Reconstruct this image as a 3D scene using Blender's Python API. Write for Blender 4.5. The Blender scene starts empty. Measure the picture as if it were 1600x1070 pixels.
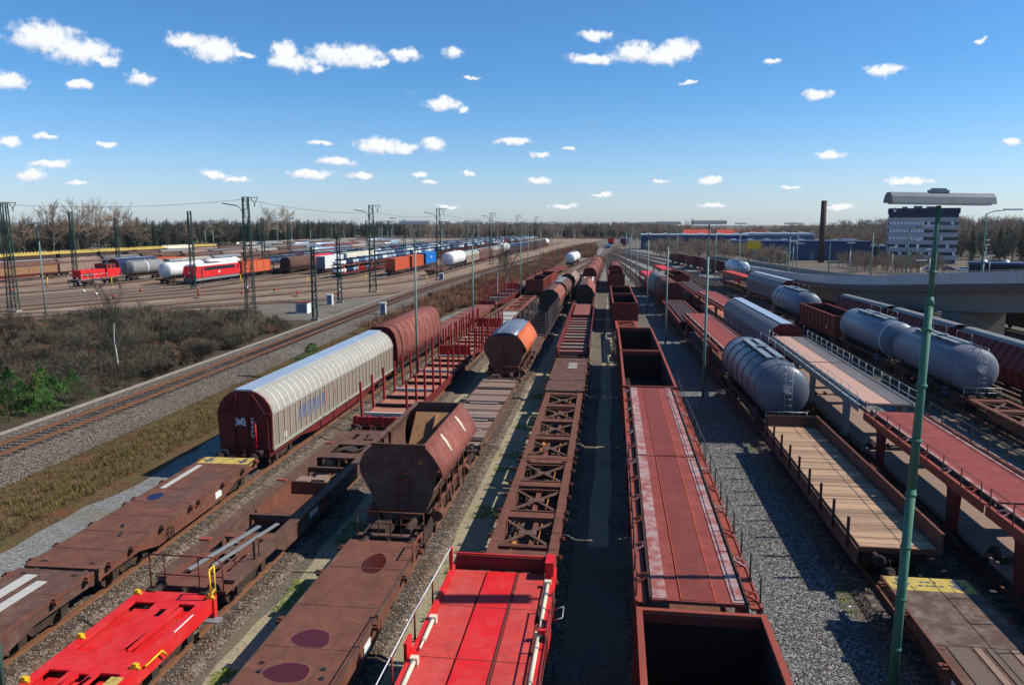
import bpy, math, random
from mathutils import Vector, Matrix
R = math.radians
random.seed(7)
S = bpy.context.scene
COL = S.collection

# ------------------------------------------------------------------ camera, sky, sun, exposure
cam_d = bpy.data.cameras.new('camera'); cam = bpy.data.objects.new('camera', cam_d); COL.objects.link(cam)
cam.location = (0, 0, 12.5); cam.rotation_euler = (R(90 - 8.62), 0, R(7.30))
cam_d.sensor_width = 36; cam_d.lens = 27.45; cam_d.clip_start = .2; cam_d.clip_end = 6000
S.camera = cam
SUN_AZ, SUN_EL = R(82.7), R(42.5)          # azimuth clockwise from +Y
sv = Vector((math.sin(SUN_AZ) * math.cos(SUN_EL), math.cos(SUN_AZ) * math.cos(SUN_EL), math.sin(SUN_EL)))
sd = bpy.data.lights.new('sun', 'SUN'); sd.energy = 5.0; sd.angle = R(.5); sd.color = (1, .94, .84)
so = bpy.data.objects.new('sun', sd); COL.objects.link(so); so.rotation_euler = (-sv).to_track_quat('-Z', 'Y').to_euler()
so.location = (40, 0, 60)
S.view_settings.view_transform = 'Standard'; S.view_settings.look = 'None'
S.view_settings.gamma = 1; S.view_settings.use_curve_mapping = False
S.view_settings.exposure = 0.26
try:
    S.cycles.max_bounces = 4; S.cycles.diffuse_bounces = 1; S.cycles.glossy_bounces = 2; S.cycles.transparent_max_bounces = 4
    S.cycles.use_denoising = True
except Exception: pass
SKY_STRENGTH = 0.072

# the clouds: azimuth, elevation (degrees) and half sizes, read off the sky of the photograph
CLOUDS = [(-37.04,11.03,2.28,1.07),(-35.21,10.41,2.22,0.91),(-33.83,10.02,1.03,0.42),(-39.17,8.4,1.2,0.63),(-35.35,8.54,0.86,0.39),(-31.91,9.18,0.99,0.47),(-29.0,11.55,1.58,0.59),(-27.45,11.24,1.94,0.91),(-25.63,11.05,0.91,0.28),(-22.87,11.25,1.02,0.98),(-22.47,10.71,1.93,0.62),(-20.71,10.38,0.78,0.37),(-19.7,11.28,1.84,0.74),(-17.89,11.27,2.04,0.87),(-16.59,10.94,0.72,0.29),(-14.77,11.49,1.26,0.5),(-11.38,11.72,0.91,0.5),(-12.28,8.3,1.47,0.52),(-10.79,7.98,0.65,0.22),(-16.82,5.43,2.09,0.58),(-15.12,5.23,1.28,0.49),(-13.0,5.56,0.92,0.63),(-7.3,5.77,1.49,0.36),(-34.07,4.95,0.74,0.24),(-39.26,4.93,0.74,0.35),(-37.45,3.65,1.4,0.32),(-38.42,2.96,1.03,0.47),(-35.97,2.56,0.8,0.2),(-27.77,3.28,1.03,0.34),(-26.44,2.96,1.01,0.22),(-21.49,3.43,1.76,0.36),(-19.72,4.33,1.61,0.36),(-17.98,3.39,1.27,0.36),(-13.8,3.52,0.83,0.23),(-13.26,2.99,0.7,0.18),(-10.28,3.58,0.56,0.23),(-5.36,3.14,1.27,0.32),(-1.49,12.79,1.54,0.37),(-1.82,11.28,1.91,0.46),(1.19,11.58,1.7,0.83),(4.32,11.72,1.58,0.78),(3.16,11.23,2.31,0.58),(10.36,10.73,0.71,0.24),(17.25,9.61,1.26,0.43),(13.41,8.45,1.13,0.37),(14.38,4.54,1.21,0.38),(24.6,4.94,0.67,0.27),(19.19,2.73,1.73,0.29),(3.18,3.0,0.82,0.23),(6.61,2.96,1.15,0.31),(11.79,2.5,0.84,0.17),(22.46,10.88,0.48,0.15),(-3.6,1.28,1.22,0.23),(-0.86,2.04,0.93,0.18),(15.1,1.02,1.05,0.22),(22.14,1.67,0.89,0.16),(4.95,9.48,0.66,0.17),(-10.23,10.07,0.55,0.17),(-5.23,4.83,0.84,0.23),(-3.18,5.18,0.56,0.18),(-37.49,5.33,0.7,0.19),(-20.76,5.52,1.06,0.18),(6.76,1.33,1.07,0.18),(-11.91,1.28,0.94,0.19)]
def make_world():
    w = bpy.data.worlds.new('World'); S.world = w; w.use_nodes = True
    nt = w.node_tree; N = nt.nodes; Lk = nt.links
    for n in list(N): N.remove(n)
    out = N.new('ShaderNodeOutputWorld'); bg = N.new('ShaderNodeBackground')
    sky = N.new('ShaderNodeTexSky'); sky.sky_type = 'NISHITA'; sky.sun_disc = False
    sky.sun_elevation = SUN_EL; sky.sun_rotation = SUN_AZ; sky.air_density = 1.0; sky.dust_density = .35; sky.ozone_density = 2.2
    sky.altitude = 50
    bg.inputs[1].default_value = SKY_STRENGTH
    def math_(op, a, b=None, c=None):
        n = N.new('ShaderNodeMath'); n.operation = op
        for i, v in enumerate((a, b, c)):
            if v is None: continue
            if isinstance(v, (int, float)): n.inputs[i].default_value = v
            else: Lk.new(v, n.inputs[i])
        return n.outputs[0]
    def vec(op, a, b=None, c=None):
        n = N.new('ShaderNodeVectorMath'); n.operation = op
        for i, v in enumerate((a, b, c)):
            if v is None: continue
            if isinstance(v, tuple): n.inputs[i].default_value = v
            else: Lk.new(v, n.inputs[i])
        return n
    tc = N.new('ShaderNodeTexCoord'); sep = N.new('ShaderNodeSeparateXYZ'); Lk.new(tc.outputs['Generated'], sep.inputs[0])
    az = math_('ARCTAN2', sep.outputs[0], sep.outputs[1]); el = math_('ARCSINE', sep.outputs[2])
    cmb = N.new('ShaderNodeCombineXYZ'); Lk.new(az, cmb.inputs[0]); Lk.new(el, cmb.inputs[1])
    def noise(v, sc, det=4, rough=.55):
        n = N.new('ShaderNodeTexNoise'); n.inputs['Scale'].default_value = sc; n.inputs['Detail'].default_value = det
        n.inputs['Roughness'].default_value = rough; Lk.new(v, n.inputs['Vector']); return n
    n1 = noise(cmb.outputs[0], 55, 5)
    off = vec('MULTIPLY_ADD', n1.outputs['Color'], (.026, .016, 0), (-.013, -.008, 0))
    p = vec('ADD', cmb.outputs[0], off.outputs[0])
    best = None; shade = None
    for (a, e, ra, re) in CLOUDS:
        sx, sy = 1 / R(ra), 1 / R(re)
        q = vec('MULTIPLY_ADD', p.outputs[0], (sx, sy, 0), (-R(a) * sx, -R(e) * sy, 0))
        ln = vec('LENGTH', q.outputs[0]).outputs['Value']
        best = ln if best is None else math_('MINIMUM', best, ln)
        q2 = vec('ADD', q.outputs[0], (-.10, -.34, 0))     # towards the sunlit upper side
        if q2:
            l2 = vec('LENGTH', q2.outputs[0]).outputs['Value']
            shade = l2 if shade is None else math_('MINIMUM', shade, l2)
    n2 = noise(cmb.outputs[0], 120, 6, .6)
    d = math_('ADD', best, math_('MULTIPLY', math_('SUBTRACT', n2.outputs[0], .5), 1.15))
    mr = N.new('ShaderNodeMapRange'); mr.interpolation_type = 'SMOOTHSTEP'
    Lk.new(d, mr.inputs[0]); mr.inputs[1].default_value = 1.10; mr.inputs[2].default_value = .42; mr.inputs[3].default_value = 0; mr.inputs[4].default_value = .97
    # a scatter of faint small clouds all round, thicker towards the horizon, as in view
    sq = vec('MULTIPLY', cmb.outputs[0], (1, 3.2, 1))
    n3 = noise(sq.outputs[0], 17, 6, .6)
    m3 = N.new('ShaderNodeMapRange'); m3.interpolation_type = 'SMOOTHSTEP'; Lk.new(n3.outputs[0], m3.inputs[0])
    m3.inputs[1].default_value = .61; m3.inputs[2].default_value = .80; m3.inputs[3].default_value = 0; m3.inputs[4].default_value = .5
    lowband = N.new('ShaderNodeMapRange'); Lk.new(el, lowband.inputs[0]); lowband.inputs[1].default_value = R(14); lowband.inputs[2].default_value = R(1)
    mask = math_('MAXIMUM', mr.outputs[0], math_('MULTIPLY', m3.outputs[0], lowband.outputs[0]))
    sh = N.new('ShaderNodeMapRange'); Lk.new(math_('ADD', shade, math_('MULTIPLY', math_('SUBTRACT', n2.outputs[0], .5), 1.1)), sh.inputs[0])
    sh.inputs[1].default_value = 1.25; sh.inputs[2].default_value = .55
    cc = N.new('ShaderNodeMixRGB'); Lk.new(sh.outputs[0], cc.inputs[0])
    k = 1 / SKY_STRENGTH
    cc.inputs[1].default_value = (.46 * k, .54 * k, .68 * k, 1); cc.inputs[2].default_value = (.84 * k, .85 * k, .87 * k, 1)
    # the far sky pales towards the horizon
    pale = N.new('ShaderNodeMapRange'); Lk.new(el, pale.inputs[0]); pale.inputs[1].default_value = R(20); pale.inputs[2].default_value = R(-1)
    pale.inputs[3].default_value = 0; pale.inputs[4].default_value = .0
    hz = N.new('ShaderNodeMapRange'); hz.interpolation_type = 'SMOOTHSTEP'; Lk.new(el, hz.inputs[0]); hz.inputs[1].default_value = R(11); hz.inputs[2].default_value = R(0)
    gain = N.new('ShaderNodeMixRGB'); gain.blend_type = 'MULTIPLY'; gain.inputs[0].default_value = 1
    Lk.new(sky.outputs[0], gain.inputs[1]); gm = N.new('ShaderNodeMixRGB'); Lk.new(hz.outputs[0], gm.inputs[0]); gm.inputs[1].default_value = (.60, 1.13, 1.62, 1); gm.inputs[2].default_value = (1.10, 1.31, 1.80, 1); Lk.new(gm.outputs[0], gain.inputs[2])
    mix = N.new('ShaderNodeMixRGB'); Lk.new(mask, mix.inputs[0]); Lk.new(gain.outputs[0], mix.inputs[1]); Lk.new(cc.outputs[0], mix.inputs[2])
    Lk.new(mix.outputs[0], bg.inputs[0]); Lk.new(bg.outputs[0], out.inputs[0])
    w.cycles.sampling_method = 'MANUAL'; w.cycles.sample_map_resolution = 512
make_world()

# ------------------------------------------------------------------ helpers
def lin(r, g, b):
    f = lambda v: (v / 255 / 12.92) if v / 255 <= .04045 else ((v / 255 + .055) / 1.055) ** 2.4
    return (f(r), f(g), f(b), 1)
class MB:
    """collects shapes; build() links them as ONE mesh object, mesh() only makes the data"""
    def __init__(s): s.v = []; s.f = []; s.sm = []
    def add(s, vs, fs, smooth=False):
        b = len(s.v); s.v += vs; s.f += [tuple(b + i for i in f) for f in fs]; s.sm += [smooth] * len(fs); return s
    def box(s, x0, x1, y0, y1, z0, z1):
        return s.add([(x0,y0,z0),(x1,y0,z0),(x1,y1,z0),(x0,y1,z0),(x0,y0,z1),(x1,y0,z1),(x1,y1,z1),(x0,y1,z1)],
                     [(0,3,2,1),(4,5,6,7),(0,1,5,4),(1,2,6,5),(2,3,7,6),(3,0,4,7)])
    def prism(s, prof, t0, t1, axis='y', smooth=False, caps=True):
        """extrude a polygon. axis y: profile is (x,z); axis x: (y,z); axis z: (x,y)"""
        P = {'y': lambda a, b, t: (a, t, b), 'x': lambda a, b, t: (t, a, b), 'z': lambda a, b, t: (a, b, t)}[axis]
        n = len(prof); vs = [P(a, b, t0) for a, b in prof] + [P(a, b, t1) for a, b in prof]
        fs = [(i, (i + 1) % n, n + (i + 1) % n, n + i) for i in range(n)]
        s.add(vs, fs, smooth)
        if caps: b = len(s.v) - 2 * n; s.f += [tuple(b + i for i in range(n - 1, -1, -1)), tuple(b + n + i for i in range(n))]; s.sm += [False, False]
        return s
    def sheet(s, prof, t0, t1, th, smooth=False):
        """open profile (x,z) swept along y with thickness th (inwards normal offset)"""
        inn = []
        n = len(prof)
        for i in range(n):
            a = Vector(prof[max(0, i - 1)]); b = Vector(prof[min(n - 1, i + 1)]); t = (b - a).normalized()
            inn.append((prof[i][0] + t.y * th, prof[i][1] - t.x * th))
        return s.prism(list(prof) + inn[::-1], t0, t1, 'y', smooth)
    def tube(s, p, q, r, n=6, r2=None, smooth=True, caps=True):
        p = Vector(p); q = Vector(q); d = (q - p)
        if d.length < 1e-6: return s
        d.normalize(); u = d.orthogonal().normalized(); w = d.cross(u); r2 = r if r2 is None else r2
        vs = []
        for c, rr in ((p, r), (q, r2)):
            for i in range(n):
                a = 2 * math.pi * i / n; vs.append(tuple(c + u * math.cos(a) * rr + w * math.sin(a) * rr))
        s.add(vs, [(i, (i + 1) % n, n + (i + 1) % n, n + i) for i in range(n)], smooth)
        if caps: b = len(s.v) - 2 * n; s.f += [tuple(b + i for i in range(n - 1, -1, -1)), tuple(b + n + i for i in range(n))]; s.sm += [False, False]
        return s
    def path(s, pts, r, n=5):
        for a, b in zip(pts, pts[1:]): s.tube(a, b, r, n)
        return s
    def beam(s, p, q, w, h, up=(0, 0, 1)):
        """rectangular bar from p to q, w across, h along 'up'"""
        p = Vector(p); q = Vector(q); d = (q - p).normalized(); up = Vector(up)
        x = d.cross(up); x = x.normalized() if x.length > 1e-5 else d.orthogonal().normalized(); z = x.cross(d)
        x *= w / 2; z *= h / 2; vs = [tuple(c + a * x + b * z) for c in (p, q) for a, b in ((-1,-1),(1,-1),(1,1),(-1,1))]
        return s.add(vs, [(0,3,2,1),(4,5,6,7),(0,1,5,4),(1,2,6,5),(2,3,7,6),(3,0,4,7)])
    def lathe(s, rings, cx, cz, n=24, smooth=True):
        """rings of (y, r) round an axis along y at (cx, cz); closes ends of radius 0 by tiny caps"""
        vs = []; fs = []
        for y, r in rings:
            for i in range(n):
                a = 2 * math.pi * i / n; vs.append((cx + math.sin(a) * r, y, cz + math.cos(a) * r))
        for k in range(len(rings) - 1):
            for i in range(n):
                j = (i + 1) % n; fs.append((k * n + i, k * n + j, (k + 1) * n + j, (k + 1) * n + i))
        fs.append(tuple(range(n))); fs.append(tuple((len(rings) - 1) * n + i for i in range(n - 1, -1, -1)))
        return s.add(vs, fs, smooth)
    def mesh(s, name):
        m = bpy.data.meshes.new(name); m.from_pydata(s.v, [], s.f)
        if any(s.sm): m.polygons.foreach_set('use_smooth', s.sm)
        return m
    def build(s, name, mat, parent=None, loc=None, rotz=None):
        return inst(name, s.mesh(name), mat, parent, loc, rotz)
VARIANT = {}
def inst(name, me, mat=None, parent=None, loc=None, rotz=None):
    if mat is not None:
        if not me.materials: me.materials.append(mat)
        elif me.materials[0] != mat:
            k = (me.name, mat.name)
            if k not in VARIANT: v = me.copy(); v.materials[0] = mat; VARIANT[k] = v
            me = VARIANT[k]
    o = bpy.data.objects.new(name, me); COL.objects.link(o)
    if parent is not None: o.parent = parent
    if loc is not None: o.location = loc
    if rotz is not None: o.rotation_euler = (0, 0, rotz)
    return o
def tag(o, label=None, cat=None, group=None, kind=None):
    if label: o['label'] = label
    if cat: o['category'] = cat
    if group: o['group'] = group
    if kind: o['kind'] = kind
    return o
def empty(name, loc=(0, 0, 0), rotz=0, parent=None):
    o = bpy.data.objects.new(name, None); COL.objects.link(o); o.location = loc; o.rotation_euler = (0, 0, rotz)
    o.empty_display_size = .3
    if parent is not None: o.parent = parent
    return o
KIDS = {}
def copy_tree(o, parent=None, kids=None):
    kids = kids if kids is not None else child_map()
    c = o.copy(); COL.objects.link(c)
    if parent is not None: c.parent = parent
    for ch in kids.get(o.name, ()): copy_tree(ch, c, kids)
    return c
def child_map():
    d = {}
    for o in bpy.data.objects:
        if o.parent: d.setdefault(o.parent.name, []).append(o)
    return d
ORD = ['first', 'second', 'third', 'fourth', 'fifth', 'sixth', 'seventh', 'eighth', 'ninth', 'tenth', 'eleventh', 'twelfth', 'thirteenth',
       'fourteenth', 'fifteenth', 'sixteenth', 'seventeenth', 'eighteenth', 'nineteenth', 'twentieth'] + ['%dth' % i for i in range(21, 200)]

# ------------------------------------------------------------------ materials (colour, grain, wear, some painted shade and reflection)
def paint(name, col, rough=.6, rust=.25, rustcol=(.075, .033, .02), grime=.35, metal=0, bump=.15, fine=9.0, streak=True, dustcol=None, dust=0):
    m = bpy.data.materials.new(name); m.use_nodes = True; nt = m.node_tree; N = nt.nodes; Lk = nt.links
    bs = N['Principled BSDF']; bs.inputs['Roughness'].default_value = rough; bs.inputs['Metallic'].default_value = metal; bs.inputs['Specular IOR Level'].default_value = .5 if rough < .5 else .22
    geo = N.new('ShaderNodeNewGeometry')
    def mapping(sc):
        mp = N.new('ShaderNodeMapping'); mp.inputs['Scale'].default_value = sc; Lk.new(geo.outputs['Position'], mp.inputs[0]); return mp.outputs[0]
    def noise(v, sc, det=5, ro=.6):
        n = N.new('ShaderNodeTexNoise'); n.inputs['Scale'].default_value = sc; n.inputs['Detail'].default_value = det; n.inputs['Roughness'].default_value = ro
        Lk.new(v, n.inputs['Vector']); return n.outputs[0]
    def ramp(f, a, b, lo=0, hi=1):
        r = N.new('ShaderNodeMapRange'); Lk.new(f, r.inputs[0]); r.inputs[1].default_value = a; r.inputs[2].default_value = b
        r.inputs[3].default_value = lo; r.inputs[4].default_value = hi; return r.outputs[0]
    def mixc(f, a, b, mode='MIX'):
        x = N.new('ShaderNodeMixRGB'); x.blend_type = mode
        if isinstance(f, (int, float)): x.inputs[0].default_value = f
        else: Lk.new(f, x.inputs[0])
        for i, v in ((1, a), (2, b)):
            if isinstance(v, tuple): x.inputs[i].default_value = v if len(v) == 4 else v + (1,)
            else: Lk.new(v, x.inputs[i])
        return x.outputs[0]
    pos = mapping((1, 1, 1))
    big = noise(pos, .55, 5); fn = noise(pos, fine, 6, .7)
    c = mixc(ramp(big, .3, .7, 0, .55), col, tuple(v * .70 for v in col[:3]))
    if grime: c = mixc(ramp(fn, .42, .75, 0, grime), c, (.05, .042, .036))
    if streak: 
        st = noise(mapping((5, 5, .35)), 1.6, 5, .65); c = mixc(ramp(st, .52, .74, 0, grime * .9), c, tuple(v * .45 for v in col[:3]))
    if dust: c = mixc(ramp(noise(pos, 1.7, 6, .7), .45, .7, 0, dust), c, dustcol or (.30, .26, .22))
    if rust:
        rm = noise(pos, 2.1, 8, .72); c = mixc(ramp(rm, .60 - .22 * rust, .74 - .18 * rust, 0, min(1, .35 + rust)), c, rustcol)
    Lk.new(c, bs.inputs['Base Color'])
    Lk.new(ramp(fn, .3, .7, max(.05, rough - .15), min(1, rough + .2)), bs.inputs['Roughness'])
    if bump:
        bp = N.new('ShaderNodeBump'); bp.inputs['Strength'].default_value = bump; bp.inputs['Distance'].default_value = .02
        Lk.new(fn, bp.inputs['Height']); Lk.new(bp.outputs[0], bs.inputs['Normal'])
    return m
def stones(name, cols, size=.06, bump=.9, patch=None, patch_scale=.25, patch_lo=.5, patch_hi=.62, big=.2, dark=.5):
    """loose stone of the given colours; patch mixes in a second ground colour in blotches"""
    m = bpy.data.materials.new(name); m.use_nodes = True; nt = m.node_tree; N = nt.nodes; Lk = nt.links
    bs = N['Principled BSDF']; bs.inputs['Roughness'].default_value = .95; bs.inputs['Specular IOR Level'].default_value = .15
    geo = N.new('ShaderNodeNewGeometry')
    vo = N.new('ShaderNodeTexVoronoi'); vo.inputs['Scale'].default_value = 1 / size; Lk.new(geo.outputs['Position'], vo.inputs['Vector'])
    sp = N.new('ShaderNodeSeparateColor'); Lk.new(vo.outputs['Color'], sp.inputs[0])
    cr = N.new('ShaderNodeValToRGB'); el = cr.color_ramp.elements
    el[0].position = 0; el[0].color = cols[0]; el[1].position = 1; el[1].color = cols[-1]
    for i, c in enumerate(cols[1:-1]): e = el.new((i + 1) / (len(cols) - 1)); e.color = c
    Lk.new(sp.outputs[0], cr.inputs[0])
    no = N.new('ShaderNodeTexNoise'); no.inputs['Scale'].default_value = big; no.inputs['Detail'].default_value = 7; no.inputs['Roughness'].default_value = .65
    Lk.new(geo.outputs['Position'], no.inputs['Vector'])
    mr = N.new('ShaderNodeMapRange'); Lk.new(no.outputs[0], mr.inputs[0]); mr.inputs[1].default_value = .3; mr.inputs[2].default_value = .7
    mr.inputs[3].default_value = 1 - dark * .5; mr.inputs[4].default_value = 1 + dark * .35
    mu = N.new('ShaderNodeMixRGB'); mu.blend_type = 'MULTIPLY'; mu.inputs[0].default_value = 1; Lk.new(cr.outputs[0], mu.inputs[1])
    cb = N.new('ShaderNodeCombineXYZ'); [Lk.new(mr.outputs[0], cb.inputs[i]) for i in range(3)]; Lk.new(cb.outputs[0], mu.inputs[2])
    c = mu.outputs[0]
    for k, (pc, ps, lo, hi) in enumerate(patch or ()):
        pn = N.new('ShaderNodeTexNoise'); pn.inputs['Scale'].default_value = ps; pn.inputs['Detail'].default_value = 8; pn.inputs['Roughness'].default_value = .7
        mp = N.new('ShaderNodeMapping'); mp.inputs['Location'].default_value = (13.7 * (k + 1), 7.1, 0); Lk.new(geo.outputs['Position'], mp.inputs[0]); Lk.new(mp.outputs[0], pn.inputs['Vector'])
        r2 = N.new('ShaderNodeMapRange'); Lk.new(pn.outputs[0], r2.inputs[0]); r2.inputs[1].default_value = lo; r2.inputs[2].default_value = hi; r2.inputs[4].default_value = .85
        mx = N.new('ShaderNodeMixRGB'); Lk.new(r2.outputs[0], mx.inputs[0]); Lk.new(c, mx.inputs[1]); mx.inputs[2].default_value = pc; c = mx.outputs[0]
    Lk.new(c, bs.inputs['Base Color'])
    bp = N.new('ShaderNodeBump'); bp.inputs['Strength'].default_value = bump; bp.inputs['Distance'].default_value = size * .6; bp.invert = True
    Lk.new(vo.outputs['Distance'], bp.inputs['Height']); Lk.new(bp.outputs[0], bs.inputs['Normal'])
    return m
def wood(name, col, var=.5, rough=.85, alongx=True):
    m = bpy.data.materials.new(name); m.use_nodes = True; nt = m.node_tree; N = nt.nodes; Lk = nt.links
    bs = N['Principled BSDF']; bs.inputs['Roughness'].default_value = rough
    geo = N.new('ShaderNodeNewGeometry')
    mp = N.new('ShaderNodeMapping'); mp.inputs['Scale'].default_value = (1.2, 14, 6) if alongx else (14, 1.2, 6); Lk.new(geo.outputs['Position'], mp.inputs[0])
    no = N.new('ShaderNodeTexNoise'); no.inputs['Scale'].default_value = 1.5; no.inputs['Detail'].default_value = 7; no.inputs['Roughness'].default_value = .7; Lk.new(mp.outputs[0], no.inputs['Vector'])
    ad = N.new('ShaderNodeMath'); ad.operation = 'MULTIPLY_ADD'; Lk.new(geo.outputs['Random Per Island'], ad.inputs[0]); ad.inputs[1].default_value = .55; Lk.new(no.outputs[0], ad.inputs[2])
    cr = N.new('ShaderNodeValToRGB'); el = cr.color_ramp.elements
    el[0].position = .35; el[0].color = tuple(v * (1 - var) for v in col[:3]) + (1,); el[1].position = 1.05 if False else 1; el[1].color = tuple(min(1, v * (1 + var * .45)) for v in col[:3]) + (1,)
    Lk.new(ad.outputs[0], cr.inputs[0]); Lk.new(cr.outputs[0], bs.inputs['Base Color'])
    bp = N.new('ShaderNodeBump'); bp.inputs['Strength'].default_value = .3; bp.inputs['Distance'].default_value = .02; Lk.new(no.outputs[0], bp.inputs['Height']); Lk.new(bp.outputs[0], bs.inputs['Normal'])
    return m
def plant(name, cols, rough=.9, trans=0):
    """per-piece and per-object variation of leaf or twig colour"""
    m = bpy.data.materials.new(name); m.use_nodes = True; nt = m.node_tree; N = nt.nodes; Lk = nt.links
    bs = N['Principled BSDF']; bs.inputs['Roughness'].default_value = rough; bs.inputs['Specular IOR Level'].default_value = .2
    geo = N.new('ShaderNodeNewGeometry'); oi = N.new('ShaderNodeObjectInfo')
    ad = N.new('ShaderNodeMath'); ad.operation = 'MULTIPLY_ADD'; Lk.new(geo.outputs['Random Per Island'], ad.inputs[0]); ad.inputs[1].default_value = .55
    m2 = N.new('ShaderNodeMath'); m2.operation = 'MULTIPLY'; Lk.new(oi.outputs['Random'], m2.inputs[0]); m2.inputs[1].default_value = .45; Lk.new(m2.outputs[0], ad.inputs[2])
    cr = N.new('ShaderNodeValToRGB'); el = cr.color_ramp.elements; el[0].color = cols[0]; el[1].color = cols[-1]
    for i, c in enumerate(cols[1:-1]): e = el.new((i + 1) / (len(cols) - 1)); e.color = c
    Lk.new(ad.outputs[0], cr.inputs[0]); Lk.new(cr.outputs[0], bs.inputs['Base Color'])
    return m
def plain(name, col, rough=.5, metal=0, spec=.5):
    m = bpy.data.materials.new(name); m.use_nodes = True; bs = m.node_tree.nodes['Principled BSDF']
    bs.inputs['Base Color'].default_value = col; bs.inputs['Roughness'].default_value = rough; bs.inputs['Metallic'].default_value = metal
    bs.inputs['Specular IOR Level'].default_value = spec
    return m
M = {}
M['under'] = paint('under_iron', (.040, .030, .026, 1), .8, .6, (.085, .042, .025), .4, fine=5)
M['wheel'] = paint('wheel_iron', (.050, .035, .028, 1), .7, .5, (.10, .05, .03), .3)
M['rail'] = paint('rail_rust', lin(116, 78, 56), .75, .4, (.17, .075, .035), .3, streak=False)
M['railshine'] = paint('rail_worn', lin(128, 112, 100), .45, .4, (.15, .08, .045), .2, streak=False)
M['sleeper'] = wood('old_sleeper', lin(66, 56, 50), .5)
M['sleeper_conc'] = paint('concrete_sleeper', lin(140, 132, 120), .9, .2, (.13, .09, .06), .5, streak=False)
M['brown'] = paint('wagon_brown', lin(112, 68, 53), .75, .42, (.085, .042, .028), .45, dust=.4, dustcol=lin(140, 92, 70))
M['brown2'] = paint('wagon_dull_brown', lin(94, 66, 56), .78, .5, (.10, .045, .028), .5, dust=.5, dustcol=lin(134, 104, 90))
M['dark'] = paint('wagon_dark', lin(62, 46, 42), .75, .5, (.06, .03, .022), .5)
M['oxide'] = paint('wagon_oxide_red', lin(128, 54, 44), .68, .4, (.10, .04, .025), .4)
M['oxide_dark'] = paint('wagon_dark_red', lin(106, 33, 31), .62, .35, (.07, .025, .02), .4)
M['pink'] = paint('wagon_faded_red', lin(142, 78, 66), .72, .4, (.12, .05, .034), .45, dust=.35, dustcol=lin(164, 118, 102))
M['red'] = paint('wagon_new_red', lin(218, 32, 34), .5, .10, (.22, .03, .02), grime=.3, bump=.08, dust=.22, dustcol=lin(206, 110, 100))
M['stakered'] = paint('stake_red', lin(168, 42, 42), .55, .2, (.14, .04, .03), grime=.3)
M['red_pale'] = paint('wagon_grit_red', lin(200, 62, 56), .85, .2, (.2, .05, .04), grime=.4, bump=.3, streak=False, dust=.3, dustcol=lin(196, 110, 100))
M['deckred'] = paint('carrier_deck_red', lin(138, 60, 52), .8, .25, (.10, .042, .03), .35, streak=False, dust=.35, dustcol=lin(158, 96, 84))
M['deckredmid'] = paint('carrier_deck_mid', lin(122, 54, 47), .8, .25, (.09, .042, .03), .35, streak=False, dust=.35, dustcol=lin(142, 78, 66))
M['runway'] = paint('carrier_worn_runway', lin(176, 150, 146), .75, .8, lin(140, 74, 66)[:3], .5, streak=False, fine=14)
M['bracket'] = paint('rusty_bracket', lin(112, 62, 44), .8, .5, (.12, .05, .025), .4)
M['inside_shade'] = paint('shade_lining', lin(44, 28, 24), .9, .3, (.05, .02, .014), .5)  # near-black colour painting in the shade inside open wagons
M['worn'] = paint('worn_deck', lin(92, 70, 59), .8, .4, (.07, .035, .025), .4, dust=.7, dustcol=lin(140, 124, 112))
M['tan'] = paint('dusty_tan', lin(150, 112, 80), .85, .4, (.10, .055, .03), .4)
M['parapet'] = paint('parapet_concrete', lin(196, 192, 192), .85, .08, (.12, .10, .09), .4, bump=.05)
M['flange'] = paint('carrier_flange', lin(150, 70, 54), .7, .35, (.16, .06, .035), .3, streak=False)
M['grey'] = paint('wagon_grey', lin(132, 134, 134), .6, .15, (.14, .08, .05), .4)
M['greydeck'] = paint('grey_deck', lin(108, 104, 104), .8, .25, (.13, .075, .055), .4, streak=False)
M['bluegrey'] = paint('wagon_blue_grey', lin(104, 116, 132), .42, .12, (.15, .09, .05), .35)
M['bandline'] = paint('tank_band', lin(66, 70, 78), .5, .1, grime=.3)  # bands coloured dark to paint in the shadow lines along the ribs
M['tank'] = paint('tank_grey', lin(98, 104, 116), .38, .10, (.14, .085, .05), .4, bump=.06)
M['tankrust'] = paint('tank_weathered', lin(112, 120, 138), .5, .25, lin(140, 112, 88)[:3], .4, bump=.06, dust=.6, dustcol=lin(148, 132, 114))
M['beige'] = paint('wagon_beige', lin(160, 155, 142), .65, .10, (.2, .13, .09), .35)
M['beige_panel'] = paint('wagon_panel', lin(142, 126, 112), .7, .18, (.18, .11, .08), .4)
M['roofsilver'] = paint('roof_silver', lin(178, 192, 206), .4, .10, (.2, .15, .1), .35, metal=.3, bump=.05)
M['white'] = paint('white_paint', lin(226, 226, 224), .5, .06, (.25, .15, .1), .25)
M['cream'] = paint('cream_paint', lin(226, 220, 196), .55, .06, (.25, .15, .1), .25)
M['orange'] = paint('orange_paint', lin(206, 96, 58), .6, .2, (.20, .07, .03), .3)
M['hatch'] = paint('orange_flap', lin(206, 104, 62), .65, .25, (.24, .08, .03), .2)
M['contorange'] = paint('container_orange', lin(192, 84, 52), .6, .15, (.18, .06, .03), .3)
M['blue'] = paint('blue_paint', lin(22, 116, 200), .5, .05, grime=.2)
M['navy'] = paint('navy_paint', lin(30, 40, 78), .6, .1, grime=.3)
M['yellow'] = paint('yellow_paint', lin(232, 186, 40), .6, .12, (.16, .09, .04), .25)
M['yellowend'] = paint('yellow_end_paint', lin(198, 172, 88), .75, .4, (.16, .09, .05), .4, streak=False)
M['yellowbeam'] = paint('rusty_yellow', lin(190, 120, 50), .7, .4, (.2, .09, .03), .3)
M['green'] = paint('mast_green', lin(54, 82, 72), .6, .12, (.10, .07, .05), .35)
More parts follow.
